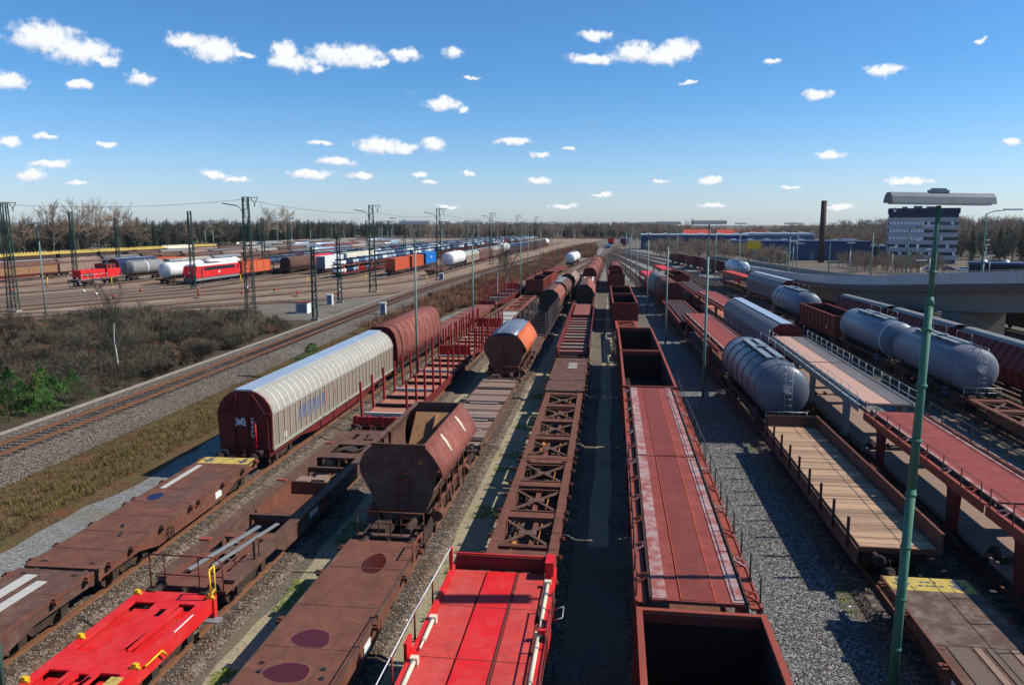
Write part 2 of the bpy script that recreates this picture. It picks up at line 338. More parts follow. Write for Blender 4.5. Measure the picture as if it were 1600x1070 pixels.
M['greenpole'] = paint('lamp_green', lin(72, 122, 100), .55, .08, (.12, .09, .06), .3, bump=.05)
M['polepale'] = paint('lamp_pale_green', lin(116, 144, 132), .55, .08, (.12, .09, .06), .3, bump=.05)
M['galv'] = paint('galvanised', lin(150, 160, 162), .45, .12, (.16, .12, .08), .3, metal=.4, bump=.05)
M['lampgrey'] = paint('lamp_housing', lin(120, 128, 132), .5, .08, (.1, .08, .06), .3)
M['lampunder'] = plain('lamp_diffuser', lin(206, 212, 214), .4)
M['black'] = plain('black_rubber', (.012, .012, .013, 1), .6)
M['glass'] = plain('dark_glass', (.02, .028, .035, 1), .08)
M['wire'] = plain('wire', (.035, .04, .04, 1), .6)
M['plank'] = wood('floor_planks', lin(160, 128, 100), .6)
M['plankdark'] = wood('dark_planks', lin(92, 77, 64), .5)
M['planktan'] = wood('tan_planks', lin(172, 134, 116), .4)
M['plankgrey'] = wood('grey_planks', lin(128, 104, 90), .5)
M['plankpale'] = wood('pale_planks', lin(172, 168, 160), .4)
M['plankred'] = wood('stained_planks', lin(154, 98, 76), .35)
M['concrete'] = paint('concrete', lin(150, 142, 132), .9, .12, (.12, .10, .08), .4, bump=.1)
M['concdark'] = paint('stained_concrete', lin(112, 98, 92), .9, .4, (.05, .045, .042), .5, bump=.1)
M['puddle'] = plain('puddle_water', lin(76, 30, 34), .3, spec=.22)
M['puddlerust'] = plain('rusty_puddle', lin(70, 28, 16), .3, spec=.25)
M['tide'] = plain('puddle_edge', lin(124, 80, 68), .8)
M['graffiti'] = plain('graffiti_white', lin(214, 220, 228), .6)
M['graffblue'] = plain('graffiti_blue', lin(92, 104, 140), .7)
M['graffred'] = plain('graffiti_red', lin(190, 70, 60), .7)
M['stencil'] = plain('stencil_white', lin(216, 216, 212), .7)
M['arrow'] = plain('arrow_grey', lin(70, 74, 82), .7)
M['piston'] = paint('piston_cream', lin(222, 208, 180), .5, .1, grime=.2)
M['lblue'] = plain('label_blue', lin(40, 90, 190), .5)
# ground stuff
BAL = [lin(52, 44, 38), lin(88, 76, 66), lin(112, 100, 88), lin(140, 130, 118)]
M['ballast'] = stones('ballast', BAL, .075, 1.0, [(lin(92, 62, 42), .5, .50, .66), (lin(48, 42, 38), .8, .55, .68)], dark=.5)
M['ballastM'] = stones('ballast_main', [lin(46, 41, 37), lin(86, 78, 69), lin(110, 101, 91), lin(146, 137, 124)], .09, 1.0, dark=.35)
M['ground'] = stones('yard_ground', [lin(72, 64, 56), lin(98, 90, 80), lin(122, 114, 104)], .05, .6,
                     [(lin(112, 102, 82), .10, .48, .62), (lin(86, 92, 50), .35, .62, .74), (lin(84, 62, 48), .22, .55, .7)])
M['gravel'] = stones('grey_gravel', [lin(44, 44, 45), lin(86, 86, 85), lin(108, 108, 106), lin(164, 162, 158)], .055, 1.0, dark=.3)
M['gravelbrown'] = stones('brown_gravel', [lin(82, 78, 70), lin(110, 104, 94), lin(138, 130, 118)], .06, .8, [(lin(96, 84, 62), .25, .5, .65)], dark=.4)
M['gravelpale'] = stones('pale_gravel', [lin(84, 84, 82), lin(120, 119, 115), lin(152, 150, 143)], .05, .9, [(lin(118, 104, 84), .3, .55, .7)], dark=.35)
M['sand'] = stones('sandy_path', [lin(126, 116, 96), lin(148, 138, 112), lin(168, 156, 128)], .05, .5,
                   [(lin(108, 126, 36), .8, .58, .70), (lin(98, 88, 74), .5, .55, .7)], dark=.35)
M['bedrust'] = stones('rusty_ballast', [lin(52, 38, 31), lin(78, 57, 46), lin(98, 74, 59)], .07, .9, dark=.4)
M['yardsand'] = stones('yard_sand', [lin(112, 95, 80), lin(138, 119, 101), lin(164, 145, 124)], .06, .6, [(lin(122, 92, 74), .12, .45, .62)], dark=.4)
M['slope'] = stones('dry_slope', [lin(66, 52, 36), lin(88, 70, 48), lin(106, 84, 56)], .07, .6, [(lin(82, 82, 46), .5, .5, .66), (lin(104, 64, 42), .7, .52, .66)], dark=.5)
M['brush'] = stones('brush_ground', [lin(58, 50, 40), lin(78, 66, 54), lin(94, 80, 64)], .08, .6, [(lin(66, 66, 40), .2, .5, .66)], dark=.5)
M['asphalt'] = stones('asphalt', [lin(96, 100, 108), lin(110, 114, 122), lin(122, 126, 134)], .03, .2, dark=.3)
M['field'] = stones('far_field', [lin(96, 92, 66), lin(110, 104, 76), lin(120, 112, 86)], .5, .2, [(lin(84, 92, 60), .02, .48, .6)], dark=.4)
# plants
M['twig'] = plant('bare_twigs', [lin(104, 90, 77), lin(140, 122, 104), lin(172, 152, 128)])
M['twigred'] = plant('bramble_twigs', [lin(92, 68, 54), lin(126, 90, 70), lin(150, 116, 88)])
M['twiggrey'] = plant('brush_twigs', [lin(58, 53, 44), lin(84, 77, 64), lin(112, 103, 86)])
M['bark'] = paint('bark', lin(92, 80, 68), .9, .2, (.05, .04, .03), .5, streak=False)
M['birch'] = paint('birch_bark', lin(206, 200, 188), .8, .15, (.05, .045, .04), .3, streak=False)
M['conifer'] = plant('conifer_needles', [lin(26, 40, 28), lin(40, 58, 38), lin(58, 78, 48)])
M['pine'] = plant('young_pine', [lin(34, 62, 26), lin(58, 96, 40), lin(92, 128, 56)])
M['grassblade'] = plant('dry_grass', [lin(86, 68, 44), lin(112, 90, 56), lin(94, 92, 50), lin(122, 82, 52)])
M['moss'] = plant('green_weed', [lin(88, 110, 30), lin(120, 140, 44), lin(140, 150, 60)])

# ------------------------------------------------------------------ tracks as curves X(Y)
class Track:
    def __init__(s, pts): s.p = pts
    def x(s, y):
        p = s.p
        if y <= p[0][1]: return p[0][0] + (y - p[0][1]) * (p[1][0] - p[0][0]) / (p[1][1] - p[0][1])
        if y >= p[-1][1]: return p[-1][0] + (y - p[-1][1]) * (p[-1][0] - p[-2][0]) / (p[-1][1] - p[-2][1])
        for i in range(len(p) - 1):
            if y <= p[i + 1][1]: break
        sl = lambda k: (p[min(k + 1, len(p) - 1)][0] - p[max(k - 1, 0)][0]) / (p[min(k + 1, len(p) - 1)][1] - p[max(k - 1, 0)][1])
        h = p[i + 1][1] - p[i][1]; t = (y - p[i][1]) / h; a, b = sl(i) * h, sl(i + 1) * h
        return ((2*t**3 - 3*t*t + 1) * p[i][0] + (t**3 - 2*t*t + t) * a + (-2*t**3 + 3*t*t) * p[i + 1][0] + (t**3 - t*t) * b)
    def rot(s, y): return -math.atan((s.x(y + .5) - s.x(y - .5)))
T = {
 'A': Track([(-18.0, 0), (-18.05, 22), (-18.35, 37), (-18.45, 60), (-18.3, 85), (-17.7, 110), (-17.0, 138), (-16.0, 168), (-11.6, 245), (-5.5, 325)]),
 'B': Track([(-13.2, 0), (-13.3, 50), (-13.4, 75), (-13.2, 100), (-13.0, 140), (-11.4, 180), (-7.5, 250), (-3.8, 312)]),
 'C': Track([(-7.9, 0), (-7.95, 50), (-8.1, 85), (-7.9, 115), (-7.3, 145), (-6.2, 190), (-4.4, 250), (-3.0, 315)]),
 'D': Track([(-2.95, 0), (-3.0, 40), (-3.3, 70), (-3.8, 110), (-4.3, 155), (-4.0, 200), (-3.3, 250), (-2.6, 315)]),
 'E': Track([(2.25, 0), (2.3, 40), (2.1, 70), (1.5, 100), (.8, 150), (.2, 200), (-.9, 260), (-2.2, 325)]),
 'F': Track([(10.15, 0), (10.1, 45), (9.7, 62), (9.1, 85), (8.5, 118), (7.6, 145), (5, 200), (1.4, 265), (-2, 330)]),
 'G': Track([(14.4, 0), (14.5, 45), (14.6, 68), (14.1, 92), (13.3, 115), (12.5, 148), (9.3, 210), (4, 280), (-1.6, 350)]),
 'H': Track([(24.4, 0), (24.5, 55), (24.2, 80), (23.4, 105), (21.2, 150), (16, 215), (8, 290), (-1, 370)]),
 'I': Track([(29.2, 0), (29.2, 55), (28.5, 85), (27.3, 105), (25.2, 140), (23.2, 168), (18, 225), (9, 305), (-.5, 390)]),
 'J': Track([(38, 40), (36.5, 90), (33, 140), (28.6, 190), (21, 250), (10, 330), (0, 410)]),
 'K': Track([(50, 40), (48, 90), (44, 140), (37, 200), (27, 265), (12, 350), (0, 430)]),
 'M': Track([(-32.9, 0), (-33.2, 40), (-33.9, 70), (-34.8, 100), (-35.4, 130), (-35.2, 165), (-33.9, 200), (-31.2, 255), (-24, 395), (-12, 560), (0, 760)]),
 'P': Track([(-92, 94), (-75, 106), (-61, 117), (-51, 126), (-43.5, 137), (-39.5, 152), (-37.3, 180), (-35, 215)]),
 'Z': Track([(-3.6, 310), (-3, 380), (-1, 480), (4, 620), (10, 760)]),
 'Y': Track([(-2.2, 330), (3, 400), (8, 480), (14, 620), (20, 760)]),
}
LEFT = [(-45, 172), (-54, 178), (-64.5, 172), (-74, 183), (-82.5, 146), (-87.0, 148), (-107, 140), (-120, 150), (-134, 150), (-147, 150), (-160, 150), (-172, 150), (-190, 150)]
for k, (X, Y) in enumerate(LEFT):
    T['L%d' % k] = Track([(X - .5 * (Y - 60), 60), (X - 12.5, Y - 28), (X - 4.2, Y - 10), (X - .6, Y + 4), (X, Y + 16), (X + .6, 300), (X + 6, 420), (X * .84 + 2, 560), (X * .5 + 6, 800)])

def strip(name, f0, f1, y0, y1, z, mat, step=3.0, z2=None, kind='structure', label=None):
    """a ground sheet between two edges x = f0(y) and x = f1(y)"""
    mb = MB(); n = max(1, int((y1 - y0) / step)); vs = []
    for i in range(n + 1):
        y = y0 + (y1 - y0) * i / n; vs += [(f0(y), y, z if z2 is None else z), (f1(y), y, z if z2 is None else z2)]
    mb.add(vs, [(2*i, 2*i+1, 2*i+3, 2*i+2) for i in range(n)])
    return tag(mb.build(name, mat), kind=kind)
def wob(a, seed, amp=.25):
    return lambda y: a + amp * (math.sin(y * .37 + seed) + .6 * math.sin(y * .91 + 2 * seed) + .4 * math.sin(y * 2.3 + seed * 3))
def smooth(a, b, v): t = max(0, min(1, (v - a) / (b - a))); return t * t * (3 - 2 * t)
def gz(X, Y):
    """height of the natural ground: it falls away beyond the flyover on the right"""
    d = smooth(46, 70, X - .0 * Y) * smooth(110, 190, Y)
    rise = 9 * smooth(420, 700, Y) * smooth(120, 260, X)
    return -.34 - 3.6 * d + rise
def make_ground():
    xs = [-3500, -1800, -900, -500, -300, -200, -120, -60, -20, 0, 20, 40] + list(range(48, 140, 6)) + [150, 170, 200, 240, 300, 400, 600, 900, 1800, 3500]
    ys = [-300, -60, -10, 0, 30, 60, 90, 105] + list(range(112, 200, 6)) + [210, 240, 280, 330, 400, 450, 500, 560, 620, 700, 900, 1400, 2500, 4500]
    vs = [(x, y, gz(x, y)) for y in ys for x in xs]; nx = len(xs)
    fs = [(j * nx + i, j * nx + i + 1, (j + 1) * nx + i + 1, (j + 1) * nx + i) for j in range(len(ys) - 1) for i in range(nx - 1)]
    m = MB(); m.add(vs, fs, True); tag(m.build('ground', M['ground']), kind='structure')
make_ground()
G0 = -.34
# ---- the sheets of different ground
strip('gravel_lane', wob(4.6, 1, .08), wob(8.2, 2, .1), 4, 150, G0 + .010, M['gravel'], 1.5)
strip('sandy_path', wob(-6.4, 3, .10), wob(-4.7, 4, .08), 8, 130, G0 + .010, M['sand'], 1.2)
strip('sandy_strip', wob(-11.3, 5, .12), wob(-10.4, 6, .10), 8, 90, G0 + .010, M['sand'], 1.2)
strip('sandy_verge', wob(-.75, 5, .06), wob(.1, 6, .06), 30, 150, G0 + .010, M['sand'], 1.5)
strip('pale_gravel_lane', lambda y: wob(-23.6, 7, .25)(y) - .012 * max(0, y - 40), wob(-20.3, 8, .1), 6, 120, G0 + .010, M['gravelpale'], 1.5)
strip('dark_lane', wob(16.9, 3, .1), wob(22.0, 4, .1), 6, 120, G0 + .010, M['gravel'], 2)
strip('dry_grass_slope', lambda y: -29.6 - .012 * y, lambda y: wob(-23.6, 7, .25)(y) - .012 * max(0, y - 40), 0, 120, .04, M['slope'], 1.5, z2=G0 + .014)
strip('bramble_ground', lambda y: T['M'].x(y) + 3.6, lambda y: T['A'].x(y) - 3.4 - .02 * max(0, 200 - y), 84, 300, G0 + .018, M['slope'], 4)
strip('brush_ground', lambda y: -82 + .55 * max(0, y - 84), lambda y: T['M'].x(y) - 3.8, 10, 100, G0 + .014, M['brush'], 3)
strip('bare_gravel_triangle', lambda y: -73 + .95 * (y - 100), lambda y: T['M'].x(y) - 3.8, 97, 138, G0 + .012, M['gravelbrown'], 2)
strip('yard_gravel', lambda y: -215, lambda y: min(-36.9, -79 + max(0, y - 84) * .9) if y < 132 else T['M'].x(y) - 2.2, 84, 700, G0 + .008, M['yardsand'], 4)
strip('throat_gravel', lambda y: -22 + .06 * max(0, y - 200), lambda y: 34 - .09 * max(0, y - 200), 180, 420, G0 + .006, M['gravelpale'], 6)
# ---- embankment of the main track
def embank():
    mb = MB(); prof = [(-4.0, G0 + .02), (-2.3, .17), (2.0, .17), (4.3, -.05 + .06)]; n = 100; vs = []
    for i in range(n + 1):
        y = -5 + 420 * i / n; c = T['M'].x(y); vs += [(c + a, y, b) for a, b in prof]
    k = len(prof); mb.add(vs, [(i * k + j, i * k + j + 1, (i + 1) * k + j + 1, (i + 1) * k + j) for i in range(n) for j in range(k - 1)])
    tag(mb.build('main_line_ballast', M['ballastM']), kind='structure')
    cb = MB();     root = empty('cable_trough', (0, 0, 0)); tag(root, 'pale concrete cable trough with lids beside the single main track', 'cable trough')
    lid = MB().box(-.12, .12, -.485, .485, .0, .14).mesh('trough_lid')
    y = 18.0; i = 0
    while y < 150 and i < 298:
        c = T['M'].x(y) - 3.05; inst('trough_lid', lid, M['concrete'], root, (c + random.uniform(-.012, .012), y, -.03 + random.uniform(-.01, .01)), T['M'].rot(y)); y += .985 if y < 92 else 1.2; i += 1
    tr = MB(); n = 60; vs = []
    for i in range(n + 1):
        yy = 10 + 145 * i / n; c = T['M'].x(yy) - 3.05; vs += [(c - .11, yy, -.2), (c - .11, yy, -.035), (c + .11, yy, -.035), (c + .11, yy, -.2)]
    tr.add(vs, [(4*i+j, 4*i+j+1, 4*i+j+5, 4*i+j+4) for i in range(n) for j in range(3)]); tr.build('trough_channel', M['concrete'], root)
embank()
RAILP = [(-.036, 0), (.036, 0), (.036, -.04), (.01, -.05), (.01, -.13), (.065, -.155), (-.065, -.155), (-.01, -.13), (-.01, -.05), (-.036, -.04)]
SLEEP = MB().prism([(-1.3, -.155), (1.3, -.155), (1.3, -.26), (-1.3, -.26)], -.13, .13, 'y').mesh('sleeper'); SLEEP.materials.append(M['sleeper'])
SLEEPC = MB().prism([(-1.3, -.155), (1.3, -.155), (1.3, -.26), (-1.3, -.26)], -.14, .14, 'y').mesh('sleeper'); SLEEPC.materials.append(M['sleeper_conc'])
def lay(key, y0, y1, label, z=0, near=None, railmat='rail', sl=SLEEP, bed='ballast', bedw=(1.4, 1.7), pitch=.63, far_sl=True, step=4.0, dz=0):
    tr = T[key]; root = empty('railway_track'); tag(root, kind='structure'); root['label'] = label
    n = max(2, int((y1 - y0) / step))
    for sx in (-.753, .753):
        mb = MB(); vs = []; prof = RAILP; k = len(prof)
        for i in range(n + 1):
            y = y0 + (y1 - y0) * i / n; r = tr.rot(y); c = tr.x(y)
            vs += [(c + (sx + a) * math.cos(r), y + (sx + a) * math.sin(r), z + b) for a, b in prof]
        mb.add(vs, [(i*k + j, i*k + (j+1) % k, (i+1)*k + (j+1) % k, (i+1)*k + j) for i in range(n) for j in range(k)])
        mb.build('rail', M[railmat], root)
    cnt = 0; ya = near[0] if near else y1
    if near:
        y = near[0]
        while y < near[1] and cnt < 295:
            o = inst('sleeper', sl, None, root, (tr.x(y), y, z + random.uniform(-.01, .006)), tr.rot(y) + random.uniform(-.012, .012)); y += pitch; cnt += 1
        ya = y
    if far_sl:
        mb = MB(); y = ya if near else y0
        while y < min(y1, 330):
            r = tr.rot(y); c, s_ = math.cos(r), math.sin(r); x = tr.x(y)
            q = [(-1.3, -.13), (1.3, -.13), (1.3, .13), (-1.3, .13)]
            mb.add([(x + a * c - b * s_, y + a * s_ + b * c, z - .155) for a, b in q] + [(x + a * c - b * s_, y + a * s_ + b * c, z - .26) for a, b in q], [(0,1,2,3),(4,5,1,0),(5,6,2,1),(6,7,3,2),(7,4,0,3)]); y += pitch if y < 200 else pitch * 1.3
        if mb.v: tag(mb.build('sleeper_run', sl.materials[0], root), kind='stuff')
    if bed:
        mb = MB(); vs = []; prof = [(-bedw[1], G0 + .02 + dz), (-bedw[0], z - .172), (bedw[0], z - .172), (bedw[1], G0 + .02 + dz)]
        for i in range(n + 1):
            y = y0 + (y1 - y0) * i / n; r = tr.rot(y); c = tr.x(y); vs += [(c + a * math.cos(r), y + a * math.sin(r), b) for a, b in prof]
        mb.add(vs, [(4*i+j, 4*i+j+1, 4*i+j+5, 4*i+j+4) for i in range(n) for j in range(3)]); mb.build('ballast_bed', M[bed], root)
    return root
dzs = 0
for key, lab, y1, near in (('A', 'rusty track beside the grass slope', 325, (8, 70)), ('B', 'rusty track under the stake wagons', 312, (8, 75)), ('C', 'rusty track under the hopper wagons', 315, (8, 60)),
                     ('D', 'track under the skeleton wagons', 315, (10, 30)), ('E', 'track under the long red car carrier', 325, (60, 150)), ('F', 'track under the ribbed grey tank wagon', 330, (8, 130)),
                     ('G', 'track under the double deck carriers', 350, (8, 40)), ('H', 'track under the blue grey tank wagons', 370, (20, 60)), ('I', 'track under the red covered hoppers', 390, None)):
    dzs += .0011; lay(key, 2, y1, lab, 0, near, bedw=(1.34 + dzs, 1.62), dz=dzs)
lay('J', 40, 410, 'rusty track passing below the flyover', 0, None, railmat='railshine', dz=.012)
lay('K', 40, 430, 'outer rusty track below the flyover', 0, None, railmat='railshine', dz=.013)
lay('M', -5, 600, 'single main track on raised grey ballast', .385, (18, 140), railmat='rail', bed=None)
lay('Z', 312, 760, 'track running on towards the far wood', 0, None, railmat='railshine', dz=.014, far_sl=False)
lay('Y', 332, 760, 'second track running on towards the far wood', 0, None, railmat='railshine', dz=.015, far_sl=False)
lay('P', 94, 215, 'track joining the main line beyond the white boxes', 0, None, railmat='railshine', sl=SLEEPC, step=2, bed='bedrust', dz=.016)
for k in range(len(LEFT)):
    lay('L%d' % k, LEFT[k][1] - 86, 560 if k < 9 else 480, 'left yard track curving in from the left', 0, None, railmat='railshine', sl=SLEEPC if k < 3 else SLEEP, bed='bedrust', bedw=(1.5, 1.9), dz=.004 + .001 * k, far_sl=k < 10, step=5)

# ------------------------------------------------------------------ wagon kit
CACHE = {}
def cached(key, fn):
    if key not in CACHE: CACHE[key] = fn()
    return CACHE[key]
def m_wheelset():
    mb = MB()
    for sx in (-1, 1):
        for x0, x1, r in ((.68, .715, .49), (.715, .82, .46)):
            n = 16; vs = [(sx * x, math.sin(2*math.pi*i/n) * r, .46 + math.cos(2*math.pi*i/n) * r) for x in (x0, x1) for i in range(n)]
            mb.add(vs, [(i, (i+1) % n, n + (i+1) % n, n + i) for i in range(n)] + [tuple(range(n)), tuple(range(2*n-1, n-1, -1))])
        mb.box(*sorted((sx * .82, sx * 1.02)), -.14, .14, .34, .60)
    mb.tube((-.7, 0, .46), (.7, 0, .46), .085, 8)
    m = mb.mesh('wheelset'); m.materials.append(M['wheel']); return m
def m_bogie():
    mb = MB()
    for sx in (-1, 1):
        a, b = sorted((sx * .86, sx * 1.02))
        mb.prism([(-1.35, .62), (-1.2, .75), (-.45, .78), (.45, .78), (1.2, .75), (1.35, .62), (1.2, .52), (.62, .50), (.42, .30), (-.42, .30), (-.62, .50), (-1.2, .52)], a, b, 'x')
        for y in (-.22, 0, .22): mb.tube((sx * .94, y, .33), (sx * .94, y, .62), .085, 8)
        for y in (-.9, .9): mb.box(*sorted((sx * .96, sx * 1.1)), y - .17, y + .17, .3, .62)
    mb.box(-.9, .9, -.2, .2, .55, .80); mb.box(-.9, .9, -1.3, -1.22, .5, .66); mb.box(-.9, .9, 1.22, 1.3, .5, .66)
    m = mb.mesh('bogie'); m.materials.append(M['under']); return m
def m_bogie_far():
    mb = MB()
    for sx in (-1, 1):
        mb.prism([(-1.35, .75), (1.35, .75), (1.2, .4), (-1.2, .4)], *sorted((sx * .86, sx * 1.02)), 'x')
        for y in (-.9, .9): mb.prism([(y + math.cos(i*math.pi/4) * .46, .46 + math.sin(i*math.pi/4) * .46) for i in range(8)], *sorted((sx * .7, sx * .84)), 'x')
    mb.box(-.8, .8, -.2, .2, .5, .8)
    m = mb.mesh('bogie'); m.materials.append(M['under']); return m
def m_buffer():
    mb = MB(); mb.tube((0, 0, 0), (0, .34, 0), .12, 10); mb.tube((0, .34, 0), (0, .55, 0), .085, 10)
    mb.lathe([(.55, .04), (.555, .225), (.585, .225), (.60, .16), (.602, .02)], 0, 0, 16)
    m = mb.mesh('buffer'); m.materials.append(M['under']); return m
def m_coupling():
    mb = MB(); mb.box(-.05, .05, 0, .26, -.05, .06); mb.box(-.05, .05, .2, .3, .0, .16)
    mb.path([(-.07, .2, -.02), (-.08, .42, -.12), (.08, .42, -.12), (.07, .2, -.02)], .025); mb.path([(-.05, .38, -.1), (-.05, .44, -.4), (.05, .44, -.4), (.05, .38, -.1)], .025)
    mb.path([(.35, 0, -.1), (.38, .22, -.25), (.33, .3, -.45), (.2, .3, -.3)], .025)
    m = mb.mesh('coupling'); m.materials.append(M['under']); return m
def place(name, label, cat, tr, y0, L, group=None):
    """an empty at the wagon's middle on its track; y0 is the near buffer-beam"""
    yc = y0 + L / 2; t = T[tr]; r = empty(name, (t.x(yc), yc, 0), t.rot(yc)); tag(r, label, cat, group or 'wagons standing in the yard'); r['lod'] = 0
    return r
def running(r, L, lod=0, axles=False, off=2.1, bh=1.04):
    """bogies or single axles, buffers, couplings"""
    if axles:
        for y in (-L / 2 + off, L / 2 - off):
            inst('wheelset', cached('ws', m_wheelset), None, r, (0, y, 0))
            g = cached('guard', lambda: (lambda mb: ([mb.box(*sorted((s * .93, s * 1.03)), -.55, .55, .42, .72) for s in (-1, 1)], [mb.prism([(-.75, .95), (.75, .95), (.3, .55), (-.3, .55)], *sorted((s * .95, s * 1.0)), 'x') for s in (-1, 1)], mb.mesh('axle_guard'))[2])(MB()))
            inst('axle_guard', g, M['under'], r, (0, y, 0))
    elif lod:
        for y in (-L / 2 + off, L / 2 - off): inst('bogie', cached('bgf', m_bogie_far), None, r, (0, y, 0))
    else:
        for y in (-L / 2 + off, L / 2 - off):
            b = inst('bogie', cached('bg', m_bogie), None, r, (0, y, 0))
            for dy in (-.9, .9): inst('wheelset', cached('ws', m_wheelset), None, b, (0, dy, 0))
    if lod < 2:
        for sy in (-1, 1):
            for sx in (-1, 1): inst('buffer', cached('bf', m_buffer), None, r, (sx * .875, sy * L / 2, bh), 0 if sy > 0 else math.pi)
            inst('coupling', cached('cp', m_coupling), None, r, (0, sy * L / 2, bh - .02), 0 if sy > 0 else math.pi)
def sole(r, L, mat, w=2.6, z0=.82, z1=1.08, belly=True, name='underframe'):
    mb = MB(); h = L / 2
    for sx in (-1, 1):
        a, b = sorted((sx * (w / 2 - .12), sx * (w / 2)))
        if belly: mb.prism([(-h, z1), (h, z1), (h, z0), (h * .62, z0), (h * .42, z0 - .32), (-h * .42, z0 - .32), (-h * .62, z0), (-h, z0)], a, b, 'x')
        else: mb.box(a, b, -h, h, z0, z1)
        a, b = sorted((sx * .25, sx * .38)); mb.box(a, b, -h + .02, h - .02, z0 + .02, z1 - .03)
    for y in (-h + .005, h - .155): mb.box(-w / 2 + .004, w / 2 - .004, y, y + .15, z0 - .05, z1 - .01)
    for y in (-h * .55, -h * .2, h * .2, h * .55): mb.box(-w / 2 + .13, w / 2 - .13, y, y + .14, z0 + .04, z1 - .02)
    return mb.build(name, M[mat], r)
def rail_bits(mb, x, y0, y1, z0, z1, n):
    for i in range(n): y = y0 + (y1 - y0) * i / (n - 1); mb.tube((x, y, z0), (x, y, z1), .022, 4)
def end_rail(r, L, y, mat='under', w=2.3, z0=1.1, z1=2.1, n=3):
    mb = MB()
    for i in range(n): x = -w / 2 + w * i / (n - 1); mb.tube((x, y, z0), (x, y, z1), .025, 5)
    mb.tube((-w / 2, y, z1), (w / 2, y, z1), .025, 5); mb.tube((-w / 2, y, (z0 + z1) / 2), (w / 2, y, (z0 + z1) / 2), .02, 5)
    return mb.build('handrail', M[mat], r)
def blob(cx, cy, rx, ry, seed, n=26, z=0, k=.075):
    rnd = random.Random(seed); a, b, c = [rnd.uniform(0, 6.28) for _ in range(3)]; pts = []
    for i in range(n):
        t = 2 * math.pi * i / n; q = 1 + k * math.sin(2 * t + a) + k * .6 * math.sin(3 * t + b) + k * .4 * math.sin(5 * t + c)
        pts.append((cx + math.cos(t) * rx * q, cy + math.sin(t) * ry * q, z))
    return pts
def puddle(r, cx, cy, rx, ry, z, seed, mat='puddle'):
    pts = blob(cx, cy, rx, ry, seed, z=z + .009); out = blob(cx, cy, rx * 1.06, ry * 1.06, seed, z=z + .004)
    e = MB(); e.add(out, [tuple(range(len(out)))]); p = MB(); p.add(pts, [tuple(range(len(pts)))])
    o = p.build('puddle', M[mat], r); e.build('tide_mark', M['tide'], o)
def poly(pts2, z, th=.003):
    mb = MB(); n = len(pts2); mb.add([(a, b, z) for a, b in pts2] , [tuple(range(n))]); return mb

def container_flat(tr, y0, L, label, mat='brown', lod=0, w=2.6, yellow_far=False, yellow_near=False, spig=True, group='container flat wagons', runw=None, deckz=1.2, sill=None):
    r = place('container_flat_wagon', label, 'freight wagon', tr, y0, L, group); h = L / 2; running(r, L, lod)
    sole(r, L, sill or mat, w, .80, deckz - .1)
    mb = MB(); mb.box(-w / 2 - .03, w / 2 + .03, -h, h, deckz - .095, deckz); mb.build('deck', M[mat], r)
    seams = MB()
    for y in (-h * .76, -h * .5, -h * .24, 0.0, h * .26, h * .5, h * .77): seams.box(-w / 2, w / 2, y - .02, y + .02, deckz - .01, deckz + .012)
    seams.box(-.62, -.59, -h + .6, h - .6, deckz - .01, deckz + .008); seams.box(.59, .62, -h + .6, h - .6, deckz - .01, deckz + .008)
    for s in (-1, 1): seams.box(*sorted((s * (w / 2 - .03), s * (w / 2 + .035))), -h + .02, h - .02, deckz - .05, deckz + .03)
    seams.build('deck_seam', M['brown2' if mat != 'brown2' else 'brown'], r)
    if spig and lod == 0:
        me = cached('spigot', lambda: MB().box(-.11, .11, -.10, .10, -.06, .035).box(-.05, .05, -.04, .05, .03, .10).box(-.11, .11, .12, .24, -.02, .02).mesh('pin_bracket'))
        for sx in (-1, 1):
            for f in (-.93, -.72, -.40, -.05, .05, .40, .72, .93): inst('pin_bracket', me, M['bracket'], r, (sx * (w / 2 + .12), f * h, deckz - .04))
        hd = cached('brakewheel', lambda: (lambda mb: (mb.path([(0, math.cos(a * math.pi / 4) * .24, math.sin(a * math.pi / 4) * .24) for a in range(9)], .022), mb.path([(0, -.24, 0), (0, .24, 0)], .018), mb.path([(0, 0, -.24), (0, 0, .24)], .018), mb.mesh('brake_wheel'))[-1])(MB()))
        for sx in (-1, 1): inst('brake_wheel', hd, M['under'], r, (sx * (w / 2 + .08), -h * .3, .75))
        sg = MB().box(-.012, .012, -.28, .28, -.14, .14).mesh('number_plate')
        for sx in (-1, 1): inst('number_plate', sg, M['stencil'], r, (sx * (w / 2 + .016), h * .35, .82))
    for k, on in ((1, yellow_far), (-1, yellow_near)):
        if on:
            e = MB(); e.box(-w / 2 - .034, w / 2 + .034, *sorted((k * (h - .95), k * (h + .01))), deckz - .10, deckz + .006); yo = e.build('end_marking', M['yellowend'], r)
            for ax in (-.85, .85):
                a = poly([(ax - .09, k * (h - .10)), (ax - .09, k * (h - .48)), (ax - .30, k * (h - .42)), (ax, k * (h - .86)), (ax + .30, k * (h - .42)), (ax + .09, k * (h - .48)), (ax + .09, k * (h - .10))][::k], deckz + .010); a.build('arrow', M['arrow'], yo)
    return r
def text_mesh(body, size, name='lettering', bold=0):
    cu = bpy.data.curves.new(name, 'FONT'); cu.body = body; cu.size = size; cu.align_x = 'CENTER'; cu.align_y = 'CENTER'; cu.extrude = .004; cu.offset = bold; cu.resolution_u = 2
    o = bpy.data.objects.new(name + '_tmp', cu); COL.objects.link(o); dg = bpy.context.evaluated_depsgraph_get()
    me = bpy.data.meshes.new_from_object(o.evaluated_get(dg)); bpy.data.objects.remove(o); me.name = name; return me

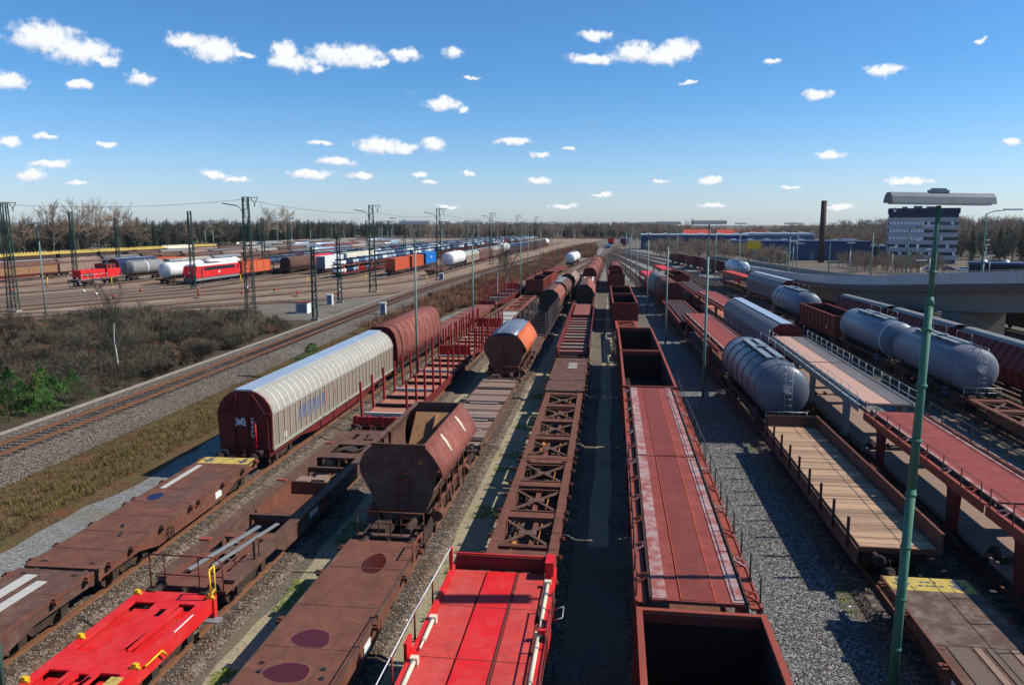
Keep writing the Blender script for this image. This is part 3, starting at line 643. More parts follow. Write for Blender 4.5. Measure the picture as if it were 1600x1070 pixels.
def skeleton(tr, y0, L, label, mat='brown', lod=0, group='skeleton container wagons', w=2.5):
    r = place('skeleton_wagon', label, 'freight wagon', tr, y0, L, group); h = L / 2; z1 = 1.18; running(r, L, lod)
    sb = MB(); sb.prism([(-h, z1), (h, z1), (h, z1 - .22), (h * .6, z1 - .24), (h * .45, z1 - .62), (-h * .45, z1 - .62), (-h * .6, z1 - .24), (-h, z1 - .22)], -.16, .16, 'x'); me = sb.mesh('side_beam')
    for sx in (-1, 1): inst('side_beam', me, M[mat], r, (sx * (w / 2 - .17), 0, 0))
    cm = MB().box(-w / 2 + .34, w / 2 - .34, -.28, .28, z1 - .16, z1 - .012).mesh('cross_plate'); ct = MB().box(-w / 2 + .34, w / 2 - .34, -.045, .045, z1 - .2, z1 - .06).mesh('cross_tie')
    dg = cached(('diag', w, mat), lambda: (lambda mb: (mb.beam((-w/2 + .3, -1.2, z1 - .10), (w/2 - .3, 1.2, z1 - .10), .14, .05), mb.beam((w/2 - .3, -1.2, z1 - .105), (-w/2 + .3, 1.2, z1 - .105), .14, .05), mb.box(-.32, .32, -.20, .20, z1 - .14, z1 - .07), mb.mesh('diagonal_brace'))[-1])(MB()))
    for y in (-h + .28, -h * .5, 0, h * .5, h - .28): inst('cross_plate', cm, M[mat], r, (0, y, 0))
    for y in (-h * .73, -h * .22, h * .25, h * .74): inst('diagonal_brace', dg, M['brown2' if mat == 'brown' else mat], r, (0, y, 0))
    for y in (-h * .52 + .9, -h * .38, h * .08, h * .42, h * .58, h * .9):
        if 1: inst('cross_tie', ct, M[mat], r, (0, y, 0))
    ms = MB(); ms.box(-.30, -.10, -h * .95, -h * .55, z1 - .30, z1 - .18); ms.box(.12, .30, -h * .5, -h * .05, z1 - .30, z1 - .18); ms.box(-.1, .1, h * .05, h * .45, z1 - .3, z1 - .18); ms.build('centre_sill', M[mat], r)
    pp = MB(); pp.path([(.45, -h + .4, z1 - .22), (.42, -h * .2, z1 - .25), (.5, h - .4, z1 - .22)], .03); pp.path([(-.5, -h * .8, z1 - .3), (-.45, -h * .3, z1 - .28)], .12, 8); pp.build('brake_pipe', M['yellowbeam'], r)
    if lod == 0:
        me = cached('spigot2', lambda: MB().box(-.10, .10, -.05, .05, -.05, .03).box(-.10, .10, .11, .20, -.05, .03).box(-.05, .05, -.03, .03, .0, .11).mesh('pin_bracket'))
        for sx in (-1, 1):
            for f in (-.95, -.78, -.52, -.30, -.05, .05, .30, .52, .78, .95): inst('pin_bracket', me, M['bracket'], r, (sx * (w / 2 + .08), f * h, z1 - .05))
    return r

def stake_wagon(tr, y0, L, label, mat='red', lod=0, n=9, stake_h=1.9, group='stake wagons', floor='plankred', bulk=True, stake_mat=None, inward=.0, dark=False):
    r = place('stake_wagon', label, 'freight wagon', tr, y0, L, group); h = L / 2; running(r, L, lod, off=2.3)
    sole(r, L, 'oxide_dark' if not dark else 'dark', 2.5)
    w = 2.6; st = M[stake_mat or ('oxide_dark' if not dark else 'dark')]
    fl = MB().box(-w / 2 + .05, w / 2 - .05, -(L / (n)) * .30, (L / n) * .30, 1.10, 1.20).mesh('floor_panel')
    bk = MB().box(-w / 2 - .02, w / 2 + .02, -.10, .10, 1.10, 1.34).mesh('bunk_beam')
    pole = MB().prism([(-.06, -.07), (.06, -.07), (.06, .07), (-.06, .07)], 1.05, 1.34 + stake_h, 'z').mesh('stake')
    for i in range(n):
        y = -h + L * (i + .5) / n
        inst('floor_panel', fl, M[floor], r, (0, y, 0))
        inst('bunk_beam', bk, M[('dark' if i % 3 else 'plankpale') if not dark else 'dark'], r, (0, y + L / n / 2 - .05 if i < n - 1 else h - .25, 0))
        for sx in (-1, 1):
            for dy in (-.22, .22) if n < 9 else (0,):
                o = inst('stake', pole, st, r, (sx * (w / 2 + .07), y + dy * L / n + L / n * .35, 0)); o.rotation_euler = (random.uniform(-.02, .02), random.uniform(-.03, .03) + sx * .01, 0)
    rl = MB(); 
    for sx in (-1, 1): rl.box(*sorted((sx * (w / 2 - .02), sx * (w / 2 + .12))), -h, h, .98, 1.16)
    rl.build('side_sill', M['oxide_dark' if not dark else 'dark'], r)
    if bulk:
        for sy in (-1, 1):
            b = MB(); b.box(-w / 2, w / 2, sy * (h - .06) - .04, sy * (h - .06) + .04, 1.2, 2.15 if sy > 0 else 1.62)
            for x in (-1.1, -.4, .4, 1.1): b.box(x - .05, x + .05, sy * (h - .06) - .09, sy * (h - .06) + .09, 1.1, 2.2 if sy > 0 else 1.7)
            b.build('bulkhead', st, r)
    return r

def gondola(tr, y0, L, label, mat='oxide', lod=0, H=3.2, w=2.9, group='high sided gondolas', ribs=8, axles=False, inside='inside_shade'):
    r = place('gondola_wagon', label, 'freight wagon', tr, y0, L, group); h = L / 2; running(r, L, lod, axles); sole(r, L, 'dark', 2.5, .82, 1.08, False)
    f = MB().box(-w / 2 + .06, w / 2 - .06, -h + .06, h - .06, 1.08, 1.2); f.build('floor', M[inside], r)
    sw = MB().box(-.03, .03, -h, h, 1.09, H - .08).mesh('side_wall'); ew = MB().box(-w / 2 + .032, w / 2 - .032, -.03, .03, 1.09, H - .083).mesh('end_wall')
    for s in (-1, 1):
        inst('side_wall', sw, M[mat], r, (s * (w / 2 - .03), 0, 0)); inst('end_wall', ew, M[mat], r, (0, s * (h - .033), 0))
    rm = MB()
    for s in (-1, 1): rm.box(*sorted((s * (w / 2 - .10), s * (w / 2 + .05))), -h - .04, h + .04, H - .08, H + .02); rm.box(-w / 2 + .1, w / 2 - .1, *sorted((s * (h - .10), s * (h + .04))), H - .085, H + .015)
    rm.build('top_rim', M['flange' if mat == 'oxide' else mat], r)
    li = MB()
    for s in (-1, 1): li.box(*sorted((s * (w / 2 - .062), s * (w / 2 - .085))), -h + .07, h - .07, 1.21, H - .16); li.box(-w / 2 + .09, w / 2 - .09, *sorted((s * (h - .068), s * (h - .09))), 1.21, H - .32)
    li.build('shade_sheet', M['inside_shade'], r)  # sheets added inside the walls to paint the interior shade-dark
    rib = MB().prism([(0, -.07), (.11, -.05), (.11, .05), (0, .07)], 1.0, H - .09, 'z').mesh('side_post')
    for s in (-1, 1):
        for i in range(ribs + 1): inst('side_post', rib, M[mat], r, (s * (w / 2 - .0), -h + .12 + (L - .24) * i / ribs, 0), 0 if s > 0 else math.pi)
        er = MB()
        for x in (-1.35, -.5, .5, 1.35): er.box(x - .06, x + .06, *sorted((s * (h - .004), s * (h + .09))), 1.0, H - .1)
        er.box(-w / 2 + .1, w / 2 - .1, *sorted((s * (h - .004), s * (h + .07))), 2.0, 2.12); er.build('end_frame', M[mat], r)
    if lod < 1:
        me = MB().box(-.012, .012, -.3, .3, -.16, .16).mesh('label_panel')
        for s in (-1, 1): inst('label_panel', me, M['stencil'], r, (s * (w / 2 + .012), -h * .55, 1.75))
    return r

def low_gondola(tr, y0, L, label):
    r = place('low_sided_wagon', label, 'freight wagon', tr, y0, L, 'flat and low sided wagons'); h = L / 2; w = 2.75; running(r, L); sole(r, L, 'dark', 2.5)
    pf = MB(); y = -h + .1
    while y < h - .1:
        d = random.uniform(.17, .24); e = random.uniform(0, .012); pf.box(-w / 2 + .08, w / 2 - .08, y, min(h - .1, y + d - .016), 1.16, 1.255 + e); y += d
    tag(pf.build('plank_floor', M['plank'], r), kind='stuff')
    for s, top in ((1, 1.86), (-1, 1.30)):
        n = 6
        for i in range(n):
            a = -h + L * i / n; b = MB()
            if s > 0: b.box(w / 2 - .035, w / 2 + .03, a + .03, a + L / n - .03, 1.14, top)
            else: b.prism([(-w / 2 - .04, 1.18), (-w / 2 + .03, 1.18), (-w / 2 - .02, .62), (-w / 2 - .09, .62)], a + .03, a + L / n - .03)
            b.build('drop_side', M['brown2'], r)
    e = MB().box(-w / 2 + .04, w / 2 - .04, h - .07, h, 1.14, 1.86); e.build('end_board', M['brown2'], r)
    e = MB().box(-w / 2 - .02, w / 2 + .02, -h, -h + .09, 1.1, 1.30); e.build('end_board', M['brown'], r)
    po = MB().prism([(-.05, -.06), (.05, -.06), (.03, .06), (-.03, .06)], .9, 2.02, 'z').mesh('stake')
    for i in range(9): inst('stake', po, M['dark'], r, (-w / 2 - .12, -h + 1 + (L - 2) * i / 8, 0))
    for i in range(9): inst('stake', po, M['dark'], r, (w / 2 + .12, -h + 1 + (L - 2) * i / 8, -.2))
    rm = MB().box(w / 2 - .05, w / 2 + .05, -h, h, 1.862, 1.90); rm.build('top_rim', M['brown'], r)
    return r

TANKR = 1.46
def ladder(mb, x0, x1, y, z0, z1, n=7, r=.02):
    for x in (x0, x1): mb.tube((x, y, z0), (x, y, z1), r, 5)
    for i in range(n): z = z0 + (z1 - z0) * (i + .5) / n; mb.tube((x0, y, z), (x1, y, z), r * .8, 4)
def tank_wagon(tr, y0, L, label, mat='tank', lod=0, bands=6, R_=TANKR, zc=2.62, bl=.9, group='tank wagons', walk=True, band_mat=None, lad=True, stripe=None, xoff=0):
    r = place('tank_wagon', label, 'tank wagon', tr, y0, L, group); h = L / 2; running(r, L, lod); sole(r, L, 'under', 2.3, .86, 1.1, False)
    if xoff: r.location.x += xoff
    t = h - bl; n = 32 if lod == 0 else 18
    dome = [(-t - .02, .05), (-t + .02, R_ * .42), (-t + .12, R_ * .70), (-t + .28, R_ * .90), (-t + .48, R_)]
    rings = dome + [(-.05, R_), (.05, R_)] + [(-y, q) for y, q in dome[::-1]]
    b = MB(); b.lathe(rings, 0, zc, n); barrel = b.build('barrel', M[mat], r)
    bands_y = [(-t + .6) + (2 * t - 1.2) * i / (bands - 1) for i in range(bands)] if bands > 1 else []
    bm = cached(('band', R_, zc, n, band_mat or mat), lambda: MB().lathe([(-.05, R_ - .02), (-.05, R_ + .035), (.05, R_ + .035), (.05, R_ - .02)], 0, zc, n, False).mesh('band'))
    for y in bands_y: inst('band', bm, M[band_mat or ('bandline' if mat == 'tank' else mat)], r, (0, y, 0))
    if stripe: inst('band', cached(('stripe', R_, zc, stripe), lambda: MB().lathe([(-.16, R_ - .02), (-.16, R_ + .02), (.16, R_ + .02), (.16, R_ - .02)], 0, zc, n, False).mesh('band')), M[stripe], r, (0, -.1 * h, 0))
    sd = MB()
    for y in (-t * .72, t * .72):
        sd.prism([(-1.1, 1.05), (1.1, 1.05), (1.25, zc - .75), (.8, zc - 1.22), (0, zc - R_ + .01), (-.8, zc - 1.22), (-1.25, zc - .75)], y - .16, y + .16)
    sd.build('saddle', M['under'], r)
    if walk:
        wk = MB(); zt = zc + R_ + .10; wk.box(-.55, -.15, -t * .62, t * .62, zt, zt + .03); wk.box(.15, .55, -t * .62, t * .62, zt, zt + .03)
        for i in range(5): y = -t * .6 + 1.2 * t * i / 4; wk.box(-.55, .55, y - .03, y + .03, zt - .14, zt - .004)
        wk.build('walkway', M['galv'], r)
        hb = MB()
        for y in (-t * .55, t * .15): hb.path([(.62, y, zt), (.62, y, zt + .55), (.62, y + t * .4, zt + .55), (.62, y + t * .4, zt)], .018)
        hb.build('handrail', M['galv'], r)
    d = MB(); d.tube((0, -.1, zc + R_ - .08), (0, -.1, zc + R_ + .22), .32, 14); d.tube((0, -.1, zc + R_ + .22), (0, -.1, zc + R_ + .26), .36, 14); d.build('manhole', M[mat], r)
    if lad:
        ld = MB(); ladder(ld, -.02, .40, -h + .62 if lod == 0 else -h + .62, 1.1, zc + R_ + .1, 9, .022); ld.path([(-.02, -h + .62, zc + R_ + .1), (-.02, -t * .62, zc + R_ + .12)], .02); ld.path([(.40, -h + .62, zc + R_ + .1), (.40, -t * .62, zc + R_ + .12)], .02)
        ld.build('ladder', M['galv'], r)
    if lod == 0:
        end_rail(r, L, -h + .12, 'galv', 2.3, 1.1, 1.75, 4)
        vl = MB(); vl.tube((-.3, 0, .85), (.3, 0, .85), .16, 10); vl.tube((-1.15, 0, .75), (1.15, 0, .75), .09, 8); vl.box(-.9, .9, -.5, -.3, .55, .9); vl.build('outlet_valve', M['under'], r)
        lp = MB().box(-.012, .012, -.35, .35, -.22, .22).mesh('label_panel')
        for s in (-1, 1): inst('label_panel', lp, M['lblue'] if s < 0 else M['stencil'], r, (s * 1.12, -h * .55, .96))
    return r

def car_carrier(tr, y0, L, label, mat='oxide_dark', deck='deckred', lod=0, z2=3.0, group='double deck car carriers', runway=True, posts=True, lower='brown', rail_side=(1,), legs=True, w=3.1, mid=True, brackets=True, ends=True):
    r = place('car_carrier_wagon', label, 'car carrier', tr, y0, L, group); h = L / 2; running(r, L, min(lod, 1), axles=True, off=2.4)
    sole(r, L, 'dark' if mat != 'grey' else 'grey', 2.5, .70, .92, False)
    ld = MB().box(-1.3, 1.3, -h + .1, h - .1, .925, 1.0); ld.box(-1.34, -1.26, -h + .1, h - .1, .93, 1.12); ld.box(1.26, 1.34, -h + .1, h - .1, .93, 1.12); ld.build('lower_deck', M[lower], r)
    up = MB().box(-1.16, 1.16, -h, h, z2 - .09, z2); ud = up.build('upper_deck', M[deck], r)
    if runway:
        q = .80 if mid else .98
        for s in (-1, 1): MB().box(*sorted((s * (q + .02 * s), s * 1.13)), -h + .05, h - .05, z2 + .002, z2 + .022).build('runway', M['runway'], r)
        if mid:
            b = MB().box(-.40, .40, -h + .05, h - .05, z2 + .002, z2 + .016); b.build('middle_panel', M['deckredmid'], r)
            e = MB(); 
            for x in (-.43, .41): e.box(x, x + .02, -h + .05, h - .05, z2 + .002, z2 + .03)
            e.build('deck_seam', M['orange'], r)
    if mat == 'grey': MB().box(-1.1, .15, -h + .05, h - .05, z2 + .002, z2 + .03).build('plank_walkway', M['planktan'], r); MB().box(.22, 1.12, -h + .05, h - .05, z2 + .002, z2 + .02).build('middle_panel', M['greydeck'], r)
    kb = MB()
    for s in (-1, 1): kb.box(*sorted((s * 1.165, s * 1.215)), -h, h, z2 - .16, z2 + .07)
    kb.build('deck_kerb', M['dark' if mat != 'grey' else 'grey'], r)
    fg = MB()
    for s in (-1, 1): fg.box(*sorted((s * 1.27, s * (w / 2))), -h, h, z2 - .13, z2 - .08); fg.box(*sorted((s * (w / 2 - .05), s * (w / 2 + .003))), -h, h, z2 - .42, z2 - .05); fg.box(*sorted((s * 1.216, s * 1.269)), -h, h, z2 - .3, z2 - .26)
    fg.build('side_flange', M['flange' if mat != 'grey' else 'grey'], r)
    if legs:
        lg = MB().prism([(-.28, .9), (.28, .9), (.42, z2 - .5), (.9, z2 - .28), (-.9, z2 - .28), (-.42, z2 - .5)], -.10, .10, 'x').mesh('portal_leg')
        for s in (-1, 1):
            for y in (-h * .62, h * .62): inst('portal_leg', lg, M[mat], r, (s * (w / 2 - .11), y, 0))
    if brackets and lod == 0:
        br = MB().beam((0, 0, z2 - .08), (.30, .12, z2 + .04), .05, .05).beam((0, .5, z2 - .08), (.30, .38, z2 + .04), .05, .05).beam((.29, .1, z2 + .02), (.29, .4, z2 + .02), .05, .04).mesh('deck_bracket')
        for s in (-1, 1):
            for i in range(6): inst('deck_bracket', br, M['runway' if i % 2 else 'flange'], r, (s * (w / 2 - .02), -h + L * (i + .4) / 6 + (.2 if s < 0 else 0), 0), math.pi if s > 0 else 0)
    if posts:
        po = MB().tube((0, 0, z2 - .3), (0, 0, z2 + .62), .024, 5).mesh('railing_post')
        for s in rail_side:
            nn = 9
            for i in range(nn): inst('railing_post', po, M['dark' if mat != 'grey' else 'galv'], r, (s * (w / 2 - .02), -h + .25 + (L - .5) * i / (nn - 1), 0))
            rw = MB().path([(s * (w / 2 - .02), -h + .25, z2 + .60), (s * (w / 2 - .02), h - .25, z2 + .60)], .014, 4)
            if mat == 'grey': rw.path([(s * (w / 2 - .02), -h + .25, z2 + .2), (s * (w / 2 - .02), h - .25, z2 + .2)], .014, 4)
            rw.build('railing_wire', M['wire' if mat != 'grey' else 'galv'], r)
    return r

BOXP = [(-1.40, 1.12), (-1.46, 3.02), (-1.33, 3.45), (-1.04, 3.84), (-.72, 4.06), (-.46, 4.16)]
def sliding_wall(tr, y0, L, label, mat='beige', panel='beige_panel', endm='oxide_dark', lod=0, n=15, roof='roofsilver', group='sliding wall wagons', graff=False):
    r = place('sliding_wall_wagon', label, 'freight wagon', tr, y0, L, group); h = L / 2; running(r, L, lod); sole(r, L, 'oxide_dark', 2.5, .78, 1.08)
    e_ = .12
    for s in (-1, 1):
        sh = MB().sheet([(s * a, b) for a, b in BOXP[1:]] if s > 0 else [(s * a, b) for a, b in BOXP[1:]][::-1], -h + e_, h - e_, .04, False)
        sh.build('shoulder', M[mat], r)
        pn = MB().box(*sorted((s * 1.34, s * 1.385)), -h + e_, h - e_, 1.12, 3.0); sd = pn.build('side_wall', M[panel], r)
        fr = MB(); fr.box(*sorted((s * 1.37, s * 1.44)), -h + e_, h - e_, 2.90, 3.06); fr.box(*sorted((s * 1.37, s * 1.44)), -h + e_, h - e_, 1.08, 1.24); fr.build('side_rail', M[mat], r)
        po = MB().prism([(0, -.055), (.05, -.045), (.05, .045), (0, .055)], 1.242, 2.898, 'z').mesh('side_post')
        q = [(s * a, b + .012) for a, b in BOXP[1:5]]; rb = MB()
        for (a, b), (c, d) in zip(q, q[1:]): rb.beam((a, 0, b), (c, 0, d), .07, .035, (-s, 0, .6))
        rb = rb.mesh('roof_rib')
        for i in range(2 * n + 1):
            y = -h + e_ + .06 + (L - 2 * e_ - .12) * i / (2 * n)
            if lod == 0 or i % 2 == 0: inst('side_post', po, M[mat], r, (s * 1.384, y, 0), 0 if s > 0 else math.pi)
            if i % 1 == 0 and 0 < i < 2 * n: inst('roof_rib', rb, M['white' if mat == 'beige' else mat], r, (0, y, 0))
    rf = MB().box(-.47, .47, -h + .02, h - .02, 4.12, 4.24); rf.build('roof_walkway', M[roof], r)
    prof = [(-a, b) for a, b in BOXP[::-1]]; prof = [(a, b) for a, b in BOXP] + prof
    prof = [(a * .995, b - .005) for a, b in prof]
    for s in (-1, 1):
        e = MB().prism(prof, *sorted((s * (h - e_ + .003), s * h)), 'y'); eo = e.build('end_wall', M[endm], r)
        k = MB(); y0_, y1_ = sorted((s * (h + .001), s * (h + .08))); k.box(-1.40, 1.40, y0_, y1_, 2.92, 3.06)
        for x in (-.42, .35): k.box(x - .05, x + .05, y0_, y1_, 3.06, 4.02)
        for s2 in (-1, 1): k.beam((s2 * .45, (y0_ + y1_) / 2, 4.0), (s2 * 1.05, (y0_ + y1_) / 2, 3.06), .08, .08, (0, 1, 0))
        for x in (-.55, .15, 1.2): k.box(x - .05, x + .05, y0_, y1_ - .02, 1.1, 2.92)
        k.box(-1.3, 1.3, y0_, y1_ - .01, 1.08, 1.22); k.build('end_frame', M[endm], eo)
    if lod == 0:
        p = MB().tube((.62, -h - .14, 1.35), (.62, -h - .14, 2.55), .055, 8).box(.57, .67, -h - .2, -h, 1.32, 1.38).box(.57, .67, -h - .2, -h, 2.5, 2.56); p.build('grab_bar', M['red'], r)
    if graff:
        def scrawl(name, strokes, P, mat, w=.045):
            g = MB()
            for st in strokes:
                for a, b in zip(st, st[1:]): g.beam(P(*a), P(*b), w, .006, P(1, 0, True))
            g.build(name, M[mat], r)
        PE = lambda a, b, n=False: Vector((0, -1, 0)) if n else Vector((-.25 + a * .34, -h - .014, 2.35 + b * .42))
        scrawl('graffiti', [[(-.9, .2), (-.75, .9), (-.5, 1), (-.4, .3), (-.65, 0), (-.85, .4)], [(-.35, .9), (-.2, .1), (0, .8), (.15, .1), (.3, .95)], [(.35, .5), (.5, 1), (.75, .85), (.72, .2), (.5, .05), (.36, .4)], [(.6, .4), (.95, -.05)], [(-1.1, .45), (-.6, .5)], [(.5, .5), (1.1, .45)]], PE, 'graffiti')
        PV = lambda a, b, n=False: Vector((0, -1, 0)) if n else Vector((.40 + a * .14, -h - .014, 2.0 + b * .75))
        scrawl('graffiti', [[(-.6, 1), (.4, 1.02)], [(.5, .85), (-.5, .8), (.4, .7), (-.4, .62)], [(-.4, .5), (.5, .45), (-.3, .35), (.4, .22)], [(.5, .1), (-.4, .15), (-.5, -.2), (.3, -.3), (.5, -.1)]], PV, 'graffiti', .035)
        PS = lambda a, b, n=False: Vector((1, 0, 0)) if n else Vector((1.394, -h + 3.6 + a, 1.6 + b))
        rnd = random.Random(3)
        scrawl('graffiti', [[(i * .5, .1), (i * .5 + .12, 1.0), (i * .5 + .28, .2), (i * .5 + .36, .95), (i * .5 + .2, .5)] for i in range(8)], PS, 'graffblue', .10)
        scrawl('graffiti', [[(4.0, .0), (4.15, 1.0)], [(4.22, .0), (4.3, .9)]], PS, 'graffred', .13)
        scrawl('graffiti', [[(5.5, .5), (5.7, .75), (5.9, .5), (5.7, .3), (5.5, .5)]], PS, 'flange', .06)
        lb = MB().box(1.392, 1.402, -h + 1.55, -h + 1.85, 1.38, 1.68); lb.build('label_panel', M['stencil'], r)
    return r

def arch(w, zb, zt, n=12, p=.6):
    """profile of a rounded hood"""
    pts = []
    for i in range(n + 1):
        a = math.pi * i / n; pts.append((-math.copysign(abs(math.cos(a)) ** p, math.cos(a)) * w, zb + (zt - zb) * abs(math.sin(a)) ** p if False else zb + (zt - zb) * (math.sin(a) ** .62)))
    return pts
def hood_wagon(tr, y0, L, label, mat='pink', endm='oxide_dark', lod=0, zt=4.15, ribs=10, group='telescopic hood wagons', lower=True, zb=1.25, w=1.42, logo=None, seg=None):
    r = place('hood_wagon', label, 'freight wagon', tr, y0, L, group); h = L / 2; running(r, L, lod); sole(r, L, 'dark', 2.5, .78, 1.08, False)
    pr = arch(w, zb, zt, 16)
    segs = seg or [(-h + .1, h - .1, mat)]
    for a, b, mt in segs: MB().prism(pr, a, b, 'y', True).build('hood', M[mt], r)
    for s in (-1, 1): MB().prism([(x * 1.012, zb - .02 + (z - zb) * 1.012) for x, z in pr], *sorted((s * (h - .11), s * (h + .02))), 'y').build('end_wall', M[endm], r)
    q = [(x * 1.016, zb + (z - zb) * 1.012) for x, z in pr]
    rb = MB()
    for (a, b), (c, d) in zip(q, q[1:]): rb.beam((a, 0, b), (c, 0, d), .07, .012, ((a + c) / 2, 0, (b + d) / 2 - zb + .3))
    rb = rb.mesh('hood_rib')
    for i in range(1, ribs): inst('hood_rib', rb, M[mat], r, (0, -h + L * i / ribs, 0))
    if lod == 0: end_rail(r, L, -h - .02, 'dark', 2.2, 1.1, 1.9, 3)
    MB().box(-1.36, 1.36, -h, h, 1.085, 1.25).build('floor', M['dark'], r)
    return r

def cov_hopper(tr, y0, L, label, prof_roof, prof_right, body='brown2', roof='grey', right='hatch', lod=0, group='covered hopper wagons', zb=1.5, ends='dark', open_ends=True, left=None):
    """covered hopper: end plates, roof sheet, sloped side flaps, chute below"""
    r = place('covered_hopper_wagon', label, 'freight wagon', tr, y0, L, group); h = L / 2; running(r, L, lod); sole(r, L, 'under', 2.3, .86, 1.1, False)
    b = h - 1.1
    full = prof_roof + prof_right[1:]
    outline = full + [(1.15, zb), (.75, 1.15), (-.75, 1.15), (-1.15, zb)]
    for s in (-1, 1):
        MB().prism([(x * .985, z - .02) for x, z in outline], *sorted((s * (b - .06), s * b)), 'y').build('end_wall', M[ends], r)
    MB().sheet(prof_roof, -b - .03, b + .03, .05).build('roof', M[roof], r)
    MB().sheet(prof_right, -b - .03, b + .03, .05).build('side_flap', M[right], r)
    lf = [(-1.15, zb), prof_roof[0]]; MB().sheet(lf, -b, b, .04).build('side_wall', M[left or body], r)
    rf = [prof_right[-1], (1.15, zb)]; MB().sheet(rf, -b, b, .04).build('side_wall', M[body], r)
    for s in (-1, 1): MB().sheet([(-.75, 1.12), (-1.15, zb)] if s < 0 else [(1.15, zb), (.75, 1.12)], -b, b, .04).build('chute', M['dark'], r)
    if lod == 0:
        ri = MB()
        p0, p1 = prof_right[0], prof_right[-1]
        for i in range(9):
            y = -b + 2 * b * (i + .5) / 9
            for (a, c), (d, e) in zip(prof_right, prof_right[1:]): ri.beam((a + .02, y, c + .02), (d + .02, y, e + .02), .06, .03, (.6, 0, .8))
        ri.build('flap_rib', M[right], r)
        ld = MB(); ladder(ld, -.2, .2, -b - .12, 1.15, 3.3, 8); ld.build('ladder', M['dark'], r)
        end_rail(r, L, -h + .05, 'dark', 2.3, 1.1, 2.0, 4)
        MB().box(-1.2, 1.2, -h, -b - .1, 1.10, 1.15).build('end_platform', M['under'], r)
    return r

